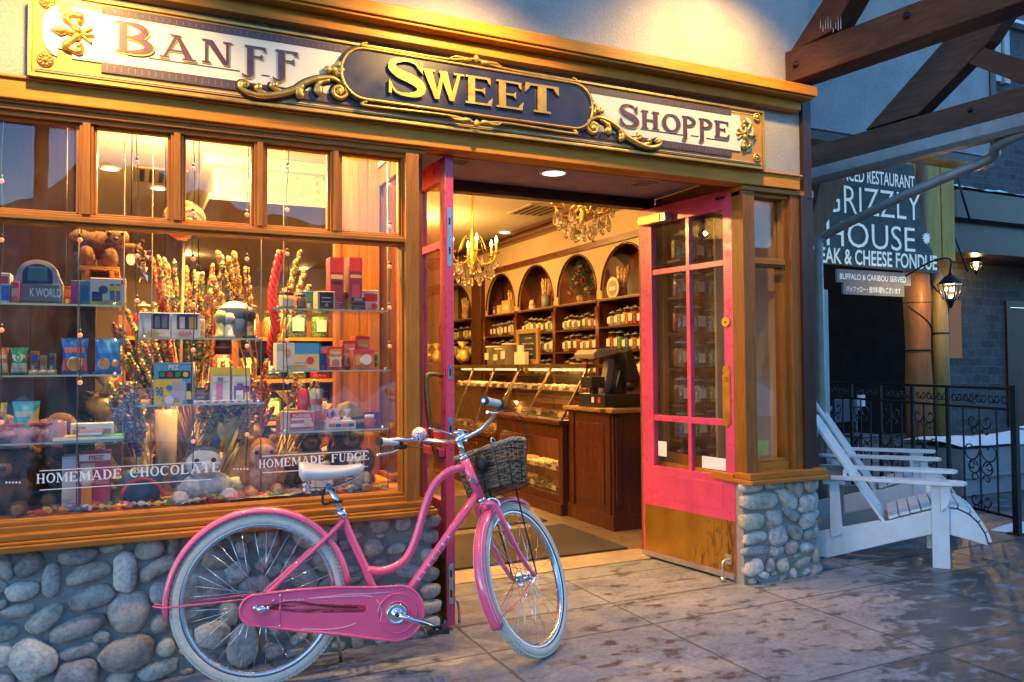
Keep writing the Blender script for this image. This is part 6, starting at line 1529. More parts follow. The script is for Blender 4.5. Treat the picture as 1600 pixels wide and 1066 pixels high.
# ceiling fittings, mats
for i, (px, y, lb) in enumerate(((789, 363, 'small lit ceiling downlight seen through the entrance'), (172, 263, 'lit ceiling downlight behind the second top light of the window, upper one'), (248, 294, 'lit ceiling downlight behind the second top light of the window, lower one'), (395, 380, 'lit ceiling downlight just below the window transom'))):
    p = atZ(px, y, CZ-.004); m = MB(M_white); m.lathe([(.09, 0), (.09, .008), (.07, .008), (.07, 0)], (p.x, p.y, CZ-.012), 18, (0, 0, 1), False); m.use(emit('ceiling_lens', (1., .8, .5), 2)); m.cyl((p.x, p.y, CZ-.008), (p.x, p.y, CZ-.003), .069, 18)
    mesh_thing(m, 'ceiling_downlight', lb, 'light', 'small ceiling downlights')
for px, y, lb in ((838, 328, 'dark square ceiling vent beside the crystal chandelier'), (252, 275, 'dark ceiling vent seen through the upper window lights')):
    p = atZ(px, y, CZ-.004); m = MB(M_wall); m.box(p.x-.22, p.y-.3, CZ-.014, p.x+.22, p.y+.3, CZ-.001); m.use(M_black)
    for k in range(5): m.box(p.x-.18+.08*k, p.y-.25, CZ-.018, p.x-.14+.08*k, p.y+.25, CZ-.0135)
    mesh_thing(m, 'ceiling_vent', lb, 'vent', 'ceiling vents')
M_mat = plain('brown_mat', (.055, .042, .03), .95, 0, .25, 40, .9)
m = MB(M_mat); m.box(1.45, 4.78, .021, 3.16, 5.72, .032); mesh_thing(m, 'door_mat', 'large brown mat just inside the entrance', 'mat', 'mats')
m = MB(M_mat); m.box(1.5, 5.92, .021, 3.12, 7.4, .032); mesh_thing(m, 'door_mat', 'second brown mat farther in along the counter', 'mat', 'mats')
# shelf of jars inside the pier, seen through the door glass
js = thing('jar_rack', 'dark rack of jars in the window pier, seen through the pink door', 'rack', (3.62, 4.66, .02))
m = MB(M_mah); m.box(3.42, 4.72, .02, 3.85, 4.74, 2.45); m.box(3.83, 4.50, .02, 3.85, 4.72, 2.45); m.build('back_panel', js)
for i, z in enumerate((.55, .80, 1.04, 1.29, 1.54, 1.79, 2.05)):
    m = MB(M_mah); m.box(3.42, 4.48, z-.02, 3.83, 4.72, z); m.build('shelf', js)
    for k in range(3):
        c = ['white', 'orange', 'yellow', 'blue', 'red', 'green', 'brown', 'pink'][(i*3+k*2) % 8]
        jar(c, (3.49+k*.135, 4.57, z), f'jar of {c} sweets, {ORD[k]} from left, {ORD[i]} shelf up behind the pink door', 'jars on the rack in the pier', 'y', 1.05)
m = MB(M_wall); m.box(3.56, 4.28, .66, 3.84, 4.30, 2.3); tag(m.build('window_screen'), 'plain cream screen panel standing in the narrow pier window', 'panel')
# ------------------------------------------------------------------ the display behind the big pane
DZ = .70
m = MB(M_wood); m.box(-2.5, 3.85, .62, 1.28, 4.62, DZ-.004); m.box(-2.5, 4.60, .02, 1.28, 4.64, .62); m.build('display_platform', shop)
xa = at(140, 450, 4.55).x
m = MB(M_pan)
x = -2.55
while x < xa-.02: m.box(x, 4.55, DZ, min(x+.148, xa), 4.575+.004*(int(x*7) % 2), 2.75); x += .15
m.box(xa-.03, 4.50, DZ, xa+.03, 4.60, 2.75); tag(m.build('wooden_partition'), 'dark board partition closing the left of the window display', 'partition')
x0, x1, x2 = at(531, 480, 4.55).x, at(574, 480, 4.55).x, at(603, 480, 4.4).x
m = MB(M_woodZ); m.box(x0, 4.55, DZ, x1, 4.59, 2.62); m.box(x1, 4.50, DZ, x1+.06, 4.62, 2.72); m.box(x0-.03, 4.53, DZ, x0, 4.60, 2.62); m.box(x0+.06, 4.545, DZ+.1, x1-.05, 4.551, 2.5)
tag(m.build('wooden_partition', bevel=.004), 'orange brown wooden panel at the right of the window display', 'partition')
M_paper = plain('crumpled_kraft', (.56, .46, .30), .8, 0, .15, 6, .3)
m = MB(M_paper); px0, px1 = at(280, 770, 4.1).x, at(500, 770, 4.1).x
m.grid(lambda u, v: (px0+(px1-px0)*u, 3.87+.6*v, DZ+.012+.018*abs(sin(u*9+v*4))*abs(cos(v*7+u*3))), 30, 14); struct(m.build('crumpled_paper'), 'stuff')
# glass shelves on steel rods
def gshelf(px0, px1, y, label, Y0=3.93, Y1=4.20):
    a, c = at(px0, y, Y0), at(px1, y, Y0); z = at((px0+px1)/2, y, Y0).z
    t_ = thing('glass_shelf', label, 'shelf', ((a.x+c.x)/2, Y0, z-.01), 'glass shelves in the window')
    m = MB(M_shelfglass); m.box(a.x, Y0, z-.008, c.x, Y1, z); m.build('plate', t_)
    m = MB(plain('glass_edge', (.35, .5, .42), .2, 0, .1)); m.box(a.x, Y0-.002, z-.008, c.x, Y0, z); m.build('edge', t_)
    m = MB(M_chrome)
    for x in (a.x+.03, c.x-.03): m.cyl((x, Y0+.015, z-.016), (x, Y0+.015, z+.012), .009, 10)
    m.build('clamp', t_); return z
zl1 = gshelf(-40, 190, 474.5, 'top glass shelf on the left, under the arched grey tin'); zl2 = gshelf(-40, 191, 586, 'middle glass shelf on the left, under the blue pouches'); zl3 = gshelf(-40, 192, 691, 'lowest glass shelf on the left, under the crisp bags')
zc1 = gshelf(214, 412, 528, 'upper glass shelf in the centre, under the grey globe'); zc2 = gshelf(214, 414, 631, 'lower glass shelf in the centre, under the yellow and blue boxes')
zr1 = gshelf(425, 608, 483, 'top glass shelf on the right, under the tall red boxes'); zr2 = gshelf(418, 612, 578.5, 'middle glass shelf on the right, under the maple leaf box'); zr3 = gshelf(436, 608, 672, 'lowest glass shelf on the right, under the red and white box')
M_rod = plain('dull_rod', (.35, .33, .3), .4, .8)
for i, px in enumerate((122, 193, 237, 408, 443, 606)):
    p = at(px, 500, 3.945); m = MB(M_rod); m.cyl((p.x, 3.945, DZ), (p.x, 3.945, 2.6), .0026, 6)
    mesh_thing(m, 'steel_rod', 'thin steel rod carrying the glass shelves, ' + ('first', 'second', 'third', 'fourth', 'fifth', 'last')[i] + ' from the left in the window', 'rod', 'rods of the glass shelves')
BASE = lambda c, r=.45: plain('print_%02x%02x%02x' % tuple(int(min(1, q)*255) for q in c), c, r, 0, .06, 12)
def carton(label, x0, y0, x1, z0, c, patches=(), texts=(), Y=3.98, d=.10, side=None, cat='box', name='carton', group=None, ang=0., circles=()):
    """printed carton: px left / px top / px right, standing at z0; patches and texts in fractions of its face"""
    a, b_ = at(x0, y0, Y), at(x1, y0, Y); h = a.z-z0 if a.z-z0 > .01 else .05; w = b_.x-a.x
    t_ = thing(name, label, cat, ((a.x+b_.x)/2, Y, z0), group)
    ca, sa = cos(ang), sin(ang)
    P = lambda u, v, dd: V((a.x+u*ca+dd*sa, Y+u*sa*-1*-1-dd*ca, z0+v))
    m = MB(BASE(c)); m.add([P(*q) for q in ((0,0,0),(w,0,0),(w,0,-d),(0,0,-d),(0,h,0),(w,h,0),(w,h,-d),(0,h,-d))], [(0,3,2,1),(4,5,6,7),(0,1,5,4),(1,2,6,5),(2,3,7,6),(3,0,4,7)])
    if side: m.use(BASE(side)); m.add([P(*q) for q in ((w,0,0),(w,0,-d),(w,h,-d),(w,h,0))], [(0,1,2,3)]); m.v[-4:] = [q+V((.0006, 0, 0)) for q in m.v[-4:]]
    for k, (u0, v0, u1, v1, cc) in enumerate(patches):
        m.use(BASE(cc)); e = .0012+.0005*k
        m.add([P(u0*w, v0*h, e), P(u1*w, v0*h, e), P(u1*w, v1*h, e), P(u0*w, v1*h, e)], [(0, 1, 2, 3)], False)
    dk = tuple(q*.35 for q in c) if sum(c) > .6 else tuple(min(1, q*1.5+.25) for q in c); m.use(BASE(dk))
    for k in range(5):                                     # lines of small print and the flap's edge
        u0, v0 = rnd.uniform(.06, .3), .05+.035*k; ww = rnd.uniform(.2, .6)
        m.add([P(u*w, v*h, .0042) for u, v in ((u0, v0), (min(.95, u0+ww), v0), (min(.95, u0+ww), v0+.012), (u0, v0+.012))], [(0, 1, 2, 3)], False)
    m.add([P(u*w, v*h, .0008) for u, v in ((0, .955), (1, .955), (1, .965), (0, .965))], [(0, 1, 2, 3)], False)
    for k, (u, v, r, cc) in enumerate(circles):
        m.use(BASE(cc)); e = .005+.0005*k; n = 18
        m.add([P(u*w+r*w*cos(2*pi*i/n), v*h+r*w*sin(2*pi*i/n), e) for i in range(n)], [tuple(range(n))], False)
    m.build('box', t_, .002)
    for s, u0, u1, v0, v1, cc in texts:
        q = MB(BASE(cc)); text_into(q, s, lambda u, v, dd: P(u0*w+u, v0*h+v, dd), width=(u1-u0)*w, height=(v1-v0)*h, depth=.0095, bold=.02, align='LEFT'); q.build('lettering', t_)
    return t_
def pouch(label, x0, y0, x1, z0, c, c2, Y=3.97, emblem=None, texts=(), cat='pouch', group=None, puff=.03, c3=None):
    a, b_ = at(x0, y0, Y), at(x1, y0, Y); h = a.z-z0; w = b_.x-a.x
    t_ = thing(cat if ' ' not in cat else cat.replace(' ', '_'), label, cat, ((a.x+b_.x)/2, Y, z0), group)
    m = MB(BASE(c, .22)); P = lambda u, v, s: V((a.x+w*(.5+(u-.5)*(1-.10*sin(pi*v)*(1 if puff > .02 else 0))), Y+.03-s*(puff*(sin(pi*min(1, max(0, u)))**.6)*(sin(pi*min(1, v*1.0))**.55)+.001)-.004*s*sin(u*17+v*9), z0+h*v))
    m.grid(lambda u, v: P(u, v, 1), 14, 16); m.grid(lambda u, v: P(u, v, -1), 14, 16)
    if c3:
        m.use(BASE(c3, .22)); m.grid(lambda u, v: P(.5+.5*u*(1), .12+.76*v*(.3+.7*u), 1)+V((0, -.0015, 0)), 8, 10)
    m.use(BASE(c2, .25)); m.grid(lambda u, v: P(.04+.92*u, .10+.34*v, 1)+V((0, -.0022, 0)), 12, 6); m.grid(lambda u, v: P(.1+.8*u, .60+.14*v, 1)+V((0, -.0022, 0)), 12, 4)
    if emblem:
        for k, (u, v, r, cc) in enumerate(emblem):
            m.use(BASE(cc)); n = 18; e = -.006-.001*k
            m.add([P(u+r*cos(2*pi*i/n), v+r*w/h*sin(2*pi*i/n), 1)+V((0, e, 0)) for i in range(n)], [tuple(range(n))], False)
    m.build('bag', t_)
    for s, u0, u1, v0, v1, cc in texts:
        q = MB(BASE(cc)); text_into(q, s, lambda u, v, dd: P(u0+u/w, v0+v/h, 1)+V((0, -.004-dd, 0)), width=(u1-u0)*w, height=(v1-v0)*h, depth=.001, bold=.02, align='LEFT'); q.build('lettering', t_)
    return t_
WH, RD, BLU, YEL, NAV, ORG, BLK, GRN, PUR, TAN, PNK = (.72, .72, .70), (.62, .035, .04), (.02, .16, .52), (.78, .56, .03), (.02, .03, .12), (.70, .24, .03), (.015, .014, .014), (.03, .30, .07), (.18, .04, .26), (.56, .42, .24), (.75, .30, .34)
SKY = (.12, .40, .62)
# left shelves
tn = thing('arched_tin', 'grey arch topped gift tin lettered K WORLD on the top left shelf', 'tin', (at(58, 440, 3.98).x, 3.98, zl1))
a, b_ = at(18, 470, 3.98), at(98, 470, 3.98); w = b_.x-a.x; cx = (a.x+b_.x)/2; zt = at(55, 406, 3.98).z; rr = w*.40
m = MB(BASE((.30, .31, .33))); arcp = [(cx+rr*cos(R(180*i/20)), zt-rr*.82+rr*.82*sin(R(180*i/20))) for i in range(21)]
m.prism([(b_.x, zl1), (b_.x, zl1+.09)]+arcp+[(a.x, zl1+.09), (a.x, zl1)], lambda u, v, d: (u, 3.98-d, v), -.10, 0)
m.use(BASE(NAV)); arcq = [(cx+rr*.74*cos(R(180*i/16)), zt-rr*.82+rr*.60*sin(R(180*i/16))) for i in range(17)]
m.prism([(cx+rr*.74, zl1+.03)]+arcq+[(cx-rr*.74, zl1+.03)], lambda u, v, d: (u, 3.98-d, v), .001, .003)
m.use(BASE((.05, .18, .24))); m.prism([(cx-rr*.5, zl1+.1), (cx+rr*.5, zl1+.1), (cx+rr*.45, zl1+.16), (cx-rr*.45, zl1+.16)], lambda u, v, d: (u, 3.98-d, v), .003, .006)
m.use(BASE((.16, .17, .19))); m.box(cx-rr*.9, 3.965, zl1+.012, b_.x-.01, 3.979, zl1+.085); m.build('tin_body', tn, .004)
m = MB(BASE(WH)); text_into(m, 'K WORLD', lambda u, v, d: (cx-rr*.35+u, 3.965-d, zl1+.03+v), width=b_.x-cx+rr*.30, height=.038, depth=.003, bold=.02, align='LEFT'); m.build('lettering', tn)
carton('white and blue carton at the left edge of the top left shelf', -12, 426, 16, zl1, WH, [(.5, .1, .95, .6, BLU), (.1, .65, .9, .9, RD)])
carton('narrow red cup of sweets in front of the arched tin', 17, 440, 30, zl1, (.4, .05, .06), [(.1, .3, .9, .7, (.6, .3, .3))], Y=3.95, d=.04)
carton('magenta and blue carton right of the arched tin', 111, 438, 141, zl1, (.05, .25, .38), [(.0, .05, .38, .95, (.42, .03, .22)), (.5, .2, .9, .8, (.02, .14, .3))])
carton('white window carton with a yellow base on the top left shelf', 141, 434, 197, zl1, (.66, .64, .56), [(0, 0, 1, .12, YEL), (.05, .15, .34, .5, NAV), (.55, .2, .68, .8, (.05, .16, .3)), (.72, .2, .84, .8, (.05, .16, .3)), (.55, .55, .68, .72, YEL), (.72, .55, .84, .72, YEL), (.86, .78, .98, .95, RD)], circles=[(.36, .58, .13, (.05, .08, .12))])
M_tinm = plain('small_tin', (.5, .42, .3), .3, .6)
for i, px in enumerate((52, 66, 80)):
    p = at(px, 580, 3.96); m = MB(M_tinm); m.cyl((p.x, 3.97, zl2), (p.x, 3.97, zl2+.022), .02, 14); m.use(BASE((.3, .1, .06))); m.cyl((p.x, 3.97, zl2+.022), (p.x, 3.97, zl2+.024), .017, 14)
    mesh_thing(m, 'sweet_tin', f'{ORD[i]} small round tin from the left between the green and blue pouches', 'tin', 'small round tins')
pouch('orange pouch at the left edge of the middle left shelf', -10, 543, 13, zl2, (.6, .2, .08), (.7, .55, .4))
pouch('green pouch of sweets on the middle left shelf', 15, 543, 43, zl2, (.03, .32, .14), (.5, .6, .5), emblem=[(.5, .62, .28, WH), (.5, .62, .22, (.05, .35, .2))])
bt = lambda: [('Cookies', .12, .88, .66, .76, (.85, .7, .5))]
pouch('blue biscuit pouch with a red lower panel', 95, 528, 138, zl2, (.02, .15, .55), (.6, .12, .08), emblem=[(.5, .3, .30, WH), (.5, .3, .25, (.55, .3, .07))], texts=[])
pouch('blue biscuit pouch with two round windows', 148, 529, 190, zl2, (.02, .17, .6), (.02, .28, .7), emblem=[(.34, .3, .24, WH), (.34, .3, .20, ORG), (.8, .3, .15, WH), (.8, .3, .12, ORG)])
pouch('yellow crisp bag at the left edge of the lowest left shelf', -14, 630, 10, zl3+.02, YEL, (.6, .2, .05))
pouch('puffed crisp bag of turquoise and yellow on the lowest left shelf', 18, 628, 62, zl3+.015, (.06, .45, .52), (.55, .5, .3), c3=YEL, puff=.05)
m = MB(plain('pink_wrapped', (.62, .28, .27), .3, 0, .35, 26, .6)); p = at(50, 676, 3.97)
for k in range(9): m.blob((at(15+9*k, 680, 3.97).x, 3.99+.02*(k % 2), zl3+.035+.012*sin(k*2)), (.045, .05, .034+.012*(k % 3)), 9, 6, .25)
m.use(BASE((.6, .04, .04)))
for k in range(5): m.blob((at(20+13*k, 668, 3.97).x, 3.96, zl3+.075), (.03, .012, .007), 8, 5)
mesh_thing(m, 'sweet_bag', 'lumpy pink and white bag of wrapped sweets lying on the lowest left shelf', 'bag')
for lb, x0, x1, dz_, c in (('yellow book lying flat at the edge of the lowest left shelf', 82, 152, .0, YEL), ('bright green book lying flat right of the yellow one', 150, 194, .0, (.12, .5, .03)), ('white and orange book lying across the yellow one', 122, 160, .020, (.6, .35, .2))):
    a, b_ = at(x0, 688, 3.93), at(x1, 688, 3.93); m = MB(BASE(c)); m.box(a.x, 3.925, zl3+dz_, b_.x, 4.06, zl3+dz_+.018); m.use(M_white); m.box(a.x+.003, 3.923, zl3+dz_+.004, b_.x-.003, 3.926, zl3+dz_+.014); mesh_thing(m, 'book', lb, 'book', 'books on the lowest left shelf')
carton('low white sweet box behind the books on the lowest left shelf', 110, 663, 177, zl3+.002, WH, [(.05, .15, .3, .6, (.5, .2, .2)), (.55, .2, .95, .6, (.45, .25, .25))], [('mints', .1, .35, .65, .85, NAV)], Y=4.07, d=.08)
# centre shelves
carton('white window carton lettered STAR, left of the pair', 217, 488, 267, zc1, (.68, .68, .68), [(.42, .35, .95, .95, NAV), (.02, .04, .98, .30, (.75, .68, .55)), (.5, .4, .65, .85, (.12, .18, .26)), (.72, .4, .88, .85, (.12, .18, .26))], [('STAR', .28, .62, .16, .3, (.6, .42, .1)), ('WARS', .28, .62, .04, .14, (.6, .42, .1))])
carton('white window carton lettered STAR in red, right of the pair', 268, 489, 313, zc1, (.70, .68, .68), [(.18, .35, .9, .95, NAV), (.28, .38, .46, .85, (.55, .52, .5)), (.6, .38, .85, .85, (.5, .28, .12))], [('STAR', .25, .72, .14, .28, RD)])
gl = thing('globe_tin', 'grey globe shaped sweet container with a dark band on the centre shelf', 'container', (at(368, 490, 4.02).x, 4.03, zc1))
p = at(368, 494, 4.02); rg = (at(400, 494, 4.02).x-at(337, 494, 4.02).x)/2
m = MB(BASE((.42, .43, .46))); m.blob((p.x, 4.04, zc1+rg*.98), rg, 24, 16); m.build('shell', gl)
m = MB(BASE((.03, .06, .14), .2)); m.grid(lambda u, v: (p.x+(rg*1.012)*cos(R(-165+150*u))*cos(R(2+34*v)), 4.04+rg*1.012*sin(R(-165+150*u))*cos(R(2+34*v)), zc1+rg*.98+rg*1.012*sin(R(2+34*v))), 20, 6); m.build('band', gl)
for i, (px, c, h) in enumerate(((345, (.38, .42, .2), .13), (358, (.55, .55, .55), .12), (390, (.03, .03, .035), .15))):
    q = at(px, 520, 3.955); t_ = thing('candy_dispenser', ['small green capped sweet dispenser in front of the globe', 'small white sweet dispenser between the green and the black one', 'small black sweet dispenser on the centre shelf'][i], 'dispenser', (q.x, 3.96, zc1))
    m = MB(BASE(c)); m.lathe([(.030, 0), (.032, .012), (.022, .018), (.020, h*.55), (.014, h*.58)], (q.x, 3.96, zc1), 14); m.build('body', t_)
    m = MB(BASE(tuple(x*.8 for x in c))); m.lathe([(.014, h*.56), (.028, h*.62), (.030, h*.8), (.018, h*.97), (.001, h)], (q.x, 3.96, zc1), 14); m.build('cap', t_)
carton('blue sweet dispenser box lettered PEZ with a yellow front on the lower centre shelf', 241, 567, 302, zc2, (.10, .34, .58), [(.0, .0, .72, .60, YEL), (.12, .62, .92, .80, (.03, .05, .08)), (.45, .08, .8, .55, (.45, .38, .5)), (.84, .0, .96, .5, BLK), (.82, .1, .98, .3, YEL)], [('PEZ', .36, .62, .83, .95, WH), ('90', .03, .22, .2, .42, NAV)], circles=[(.2, .71, .07, GRN), (.4, .71, .07, RD), (.6, .71, .07, GRN), (.8, .71, .07, YEL), (.38, .1, .12, WH), (.38, .4, .07, BLU)])
for i, (x0, x1, tp_) in enumerate(((331, 359, 'pink'), (363, 391, 'purple'))):
    carton(f'yellow topped white carton with a {tp_} front on the lower centre shelf', x0, 574+i, x1, zc2, (.60, .60, .60), [(0, .78, 1, 1, YEL), (.25, .1, .6, .55, (.7, .2, .35) if i == 0 else PUR), (.05, .6, .95, .74, WH)] + ([(.1, .0, .95, .48, PUR), (.2, .05, .6, .35, WH), (.7, 0, .95, .3, YEL)] if i else []), [('90', .3, .62, .60, .72, NAV)] if i == 0 else [])
m = MB(BASE(WH)); a, b_ = at(303, 627, 3.95), at(395, 627, 3.95); m.box(a.x, 3.94, zc2, b_.x, 3.99, zc2+.012); m.use(BASE(RD))
for k in range(8): m.box(a.x+.02+k*.034, 3.938, zc2+.003, a.x+.036+k*.034, 3.941, zc2+.009)
mesh_thing(m, 'price_strip', 'white price strip with red marks along the lower centre shelf', 'label')
# right shelves
for i, (x0, x1, y0, c) in enumerate(((436, 461, 456, (.50, .34, .12)), (464, 480, 459, (.12, .045, .02)))):
    a, b_ = at(x0, 470, 3.99), at(x1, 470, 3.99); r = (b_.x-a.x)/2; h = at(x0, y0, 3.99).z-zr1; c_ = ((a.x+b_.x)/2, 4.0, zr1)
    t_ = thing('preserve_jar', ['jar of pale honey with a cream label on the top right shelf', 'slim jar of dark preserve beside the honey jar'][i], 'jar', c_)
    m = MB(BASE(c, .2)); m.lathe([(r*.95, 0), (r, .01), (r, h*.72), (r*.8, h*.82)], c_, 18); m.build('glass', t_)
    m = MB(BASE((.03, .025, .02), .3)); m.lathe([(r*.86, h*.82), (r*.88, h), (.001, h)], c_, 18); m.build('lid', t_)
    m = MB(M_lab if i == 0 else BASE((.2, .1, .05))); m.grid(lambda u, v: (c_[0]+(r+.001)*cos(R(-160+140*u)), 4.0+(r+.001)*sin(R(-160+140*u)), zr1+h*(.15+.4*v)), 10, 2); m.build('label', t_)
carton('tan carton with a black label on the top right shelf', 496, 455, 524, zr1, TAN, [(.12, .05, .88, .95, BLK), (.25, .62, .75, .68, (.6, .55, .45)), (.22, .4, .78, .46, (.5, .45, .35))], circles=[(.5, .25, .1, (.4, .3, .15))])
carton('tall dark red slim box, left of the pair on the top right shelf', 516, 402, 537, zr1, (.16, .02, .07), [(0, .72, 1, 1, (.45, .035, .05)), (.05, .60, .95, .68, (.6, .45, .25)), (.15, .5, .85, .56, BLK)], Y=4.08)
carton('tall dark red slim box, right of the pair on the top right shelf', 546, 402, 566, zr1, (.18, .025, .10), [(0, .74, 1, 1, (.48, .04, .06)), (.05, .62, .95, .68, (.6, .45, .25)), (.2, .2, .8, .5, (.32, .05, .14))], Y=4.08)
carton('stack of flat black boxes at the right of the top right shelf', 549, 464, 571, zr1, BLK, [(0, .30, 1, .35, (.25, .25, .25)), (0, .62, 1, .67, (.25, .25, .25)), (.2, .72, .8, .9, (.4, .38, .33))], Y=3.97)
carton('large white and blue box with a red maple leaf on the middle right shelf', 432, 536, 499, zr2, (.72, .70, .64), [(.42, .60, 1., 1., (.05, .32, .62)), (.38, .06, .98, .58, (.80, .55, .22)), (.40, .2, .66, .34, (.8, .74, .6)), (.02, .74, .18, .94, (.5, .5, .45))], [('MAPLE', .42, .68, .24, .31, (.45, .1, .04))], circles=[(.78, .36, .09, RD), (.25, .66, .09, (.7, .4, .2))])
carton('slim blue carton squeezed behind the maple leaf box', 499, 541, 513, zr2, (.03, .14, .38), [(.1, .7, .9, .95, PNK)], Y=4.02)
for lb, x0, y0, x1, Y, lift in (('red and cream biscuit box in front, nearest the maple leaf box', 513, 541, 535, 3.98, 0), ('red and cream biscuit box standing second from the maple leaf box', 536, 532, 556, 4.05, 0), ('red and cream biscuit box at the back, highest of the biscuit boxes', 556, 525, 578, 4.12, 0)):
    carton(lb, x0, y0, x1, zr2, (.58, .06, .04), [(.08, .55, .92, .88, (.72, .3, .08)), (.1, .12, .9, .5, (.7, .6, .45)), (0, .5, 1, .55, (.7, .65, .55))], [('Maple', .16, .84, .64, .78, WH)], Y=Y, circles=[(.5, .30, .27, (.5, .2, .06))], group='red and cream biscuit boxes')
carton('wide pink and orange sweet box with a white cloud label', 552, 546, 585, zr2, (.60, .16, .08), [(0, .8, 1, 1, (.6, .04, .12)), (.1, .25, .5, .7, (.7, .34, .1))], Y=3.96, circles=[(.62, .5, .25, WH), (.45, .48, .16, WH), (.45, .15, .10, (.45, .2, .08))])
carton('red and white sweet box on the lowest right shelf', 443, 644, 491, zr3, (.70, .55, .52), [(.2, .06, .98, .95, (.62, .05, .08)), (.25, .55, .9, .66, WH), (.22, .2, .95, .38, WH)], [('FUDGE', .3, .85, .72, .86, WH)], Y=3.97, circles=[(.78, .42, .14, (.6, .4, .15))])
pouch('red cloth bag with a white stripe on the lowest right shelf', 466, 608, 485, zr3, (.5, .02, .05), (.55, .06, .08), Y=4.08); pouch('red and grey striped bag right of the red one', 484, 608, 507, zr3, (.42, .38, .36), (.6, .06, .05), Y=4.07)
carton('low white tray of wrapped sweets on the lowest right shelf', 510, 659, 556, zr3, (.66, .60, .50), [(.08, .3, .28, .7, (.5, .08, .06)), (.3, .3, .5, .7, NAV), (.52, .3, .72, .7, (.5, .08, .06)), (.74, .3, .94, .7, NAV)], Y=3.95, d=.05)
for i, (px, c) in enumerate(((516, (.7, .3, .4)), (527, (.72, .45, .5)), (544, (.7, .65, .6)))):
    p = at(px, 650, 4.03); m = MB(BASE(c, .3)); m.blob((p.x, 4.05, zr3+.03), (.022, .02, .032), 10, 7, .2); m.tube([(p.x, 4.05, zr3+.055), (p.x, 4.05, zr3+.07), (p.x, 4.05, zr3+.095)], [.012, .006, .02], 8)
    mesh_thing(m, 'sweet_bag', f'{ORD[i]} small tied bag from the left behind the tray of wrapped sweets', 'bag', 'small tied bags')
p = at(578, 660, 3.97); t_ = thing('preserve_jar', 'small red jar with a white lid at the right end of the lowest shelf', 'jar', (p.x, 3.98, zr3)); m = MB(BASE((.5, .05, .03), .2)); m.lathe([(.024, 0), (.026, .01), (.026, .045), (.02, .05)], (p.x, 3.98, zr3), 14); m.build('glass', t_); m = MB(M_white); m.lathe([(.024, .05), (.024, .066), (.001, .067)], (p.x, 3.98, zr3), 14); m.build('lid', t_)
# second row of small packets at the back of the shelves
CNAME = {'red': RD, 'yellow': YEL, 'blue': BLU, 'green': GRN, 'orange': ORG, 'white': WH, 'purple': PUR, 'pink': PNK, 'tan': TAN}
ck_ = list(CNAME)
for si, (zz_, a_, b_, ys, nm) in enumerate(((zl1, 100, 185, 452, 'top left shelf'), (zl2, 18, 92, 556, 'middle left shelf'), (zl3, 64, 180, 668, 'lowest left shelf'), (zc1, 222, 408, 505, 'upper centre shelf'), (zc2, 305, 408, 606, 'lower centre shelf'), (zr1, 440, 598, 462, 'top right shelf'), (zr2, 440, 602, 552, 'middle right shelf'), (zr3, 446, 600, 648, 'lowest right shelf'))):
    n = 5
    for k in range(n):
        x0 = a_+(b_-a_)*k/n; w_ = (b_-a_)/n*rnd.uniform(.6, .85); c1 = ck_[(si*5+k*4) % 9]; c2 = CNAME[ck_[(si*3+k*2+4) % 9]]
        carton(f'small {c1} packet at the back of the {nm}, {ORD[k]} from the left', x0, ys-rnd.uniform(0, 9), x0+w_, zz_, CNAME[c1], [(.1, .5, .9, .85, c2), (.15, .15, .6, .4, WH)], Y=4.15, d=.04, circles=[(.7, .3, .18, c2)], name='packet', cat='packet', group='small packets at the back of the glass shelves')
# on the platform
carton('tall white and red dispenser box lettered PEZ standing at the bottom left', 124, 709, 173, DZ, (.45, .05, .08), [(0, .86, 1, .98, WH), (.04, .70, .5, .82, (.55, .4, .3))], [('PEZ', .30, .80, .88, .96, RD), ('HELLO', .45, .95, .45, .53, (.7, .4, .4))], Y=3.98, d=.14, circles=[(.25, .66, .18, (.72, .62, .5))])
carton('white side box of the dispenser display at the bottom left', 97, 714, 123, DZ, (.55, .56, .60), [(.1, .2, .9, .4, (.6, .5, .5)), (.1, .66, .9, .76, (.6, .3, .3))], Y=3.99, d=.12)
m = MB(BASE(ORG)); a, b_ = at(127, 800, 3.965), at(143, 800, 3.965); m.box(a.x, 3.955, DZ, b_.x, 3.974, at(130, 757, 3.965).z); m.use(BASE((.78, .74, .7))); m.blob(((a.x+b_.x)/2, 3.965, at(130, 757, 3.965).z+.02), (.028, .02, .032), 12, 8); mesh_thing(m, 'candy_dispenser', 'bright orange dispenser stick with a plain white top before the tall red box', 'dispenser')
m = MB(BASE((.03, .10, .2), .6)); p = at(222, 795, 4.0); m.lathe([(.07, 0), (.09, .15), (.08, .15), (.065, .02)], (p.x, 4.02, DZ), 20); m.use(BASE((.55, .05, .06))); m.tube([(p.x+.085*cos(a*.3), 3.93, DZ+.04+.085*sin(a*.3)) for a in range(11)], .008, 6); mesh_thing(m, 'gift_bucket', 'dark blue bucket with a red handle on the display floor', 'bucket')
bundle(214, 800, 0, 4.25, .9, 'gold cellophane bundle behind the dark blue bucket'); bundle(205, 730, 0, 4.35, 1.1, 'gold cellophane bundle low among the blue candy sticks'); bundle(167, 660, 0, 4.30, .8, 'gold cellophane bundle beside the dark green sprig on the left'); bundle(186, 797, 0, 4.1, .5, 'small gold wrapped bundle right of the tall red box')
m = MB(M_foil); p = at(380, 745, 4.2); m.box(p.x-.09, 4.2, DZ, p.x+.05, 4.3, at(380, 650, 4.2).z); tag(m.build('gift_box'), 'tall gold gift box behind the orange plush animal', 'box')
for i, (px, y, Y, sc_) in enumerate(((345, 700, 4.30, .8), (385, 690, 4.36, .7), (455, 690, 4.38, .9), (500, 700, 4.42, .8), (330, 640, 4.5, .7), (235, 700, 4.42, .9))):
    bundle(px, y, 0, Y, sc_, f'{ORD[i]} of six gold cellophane bundles tucked among the candy sticks')
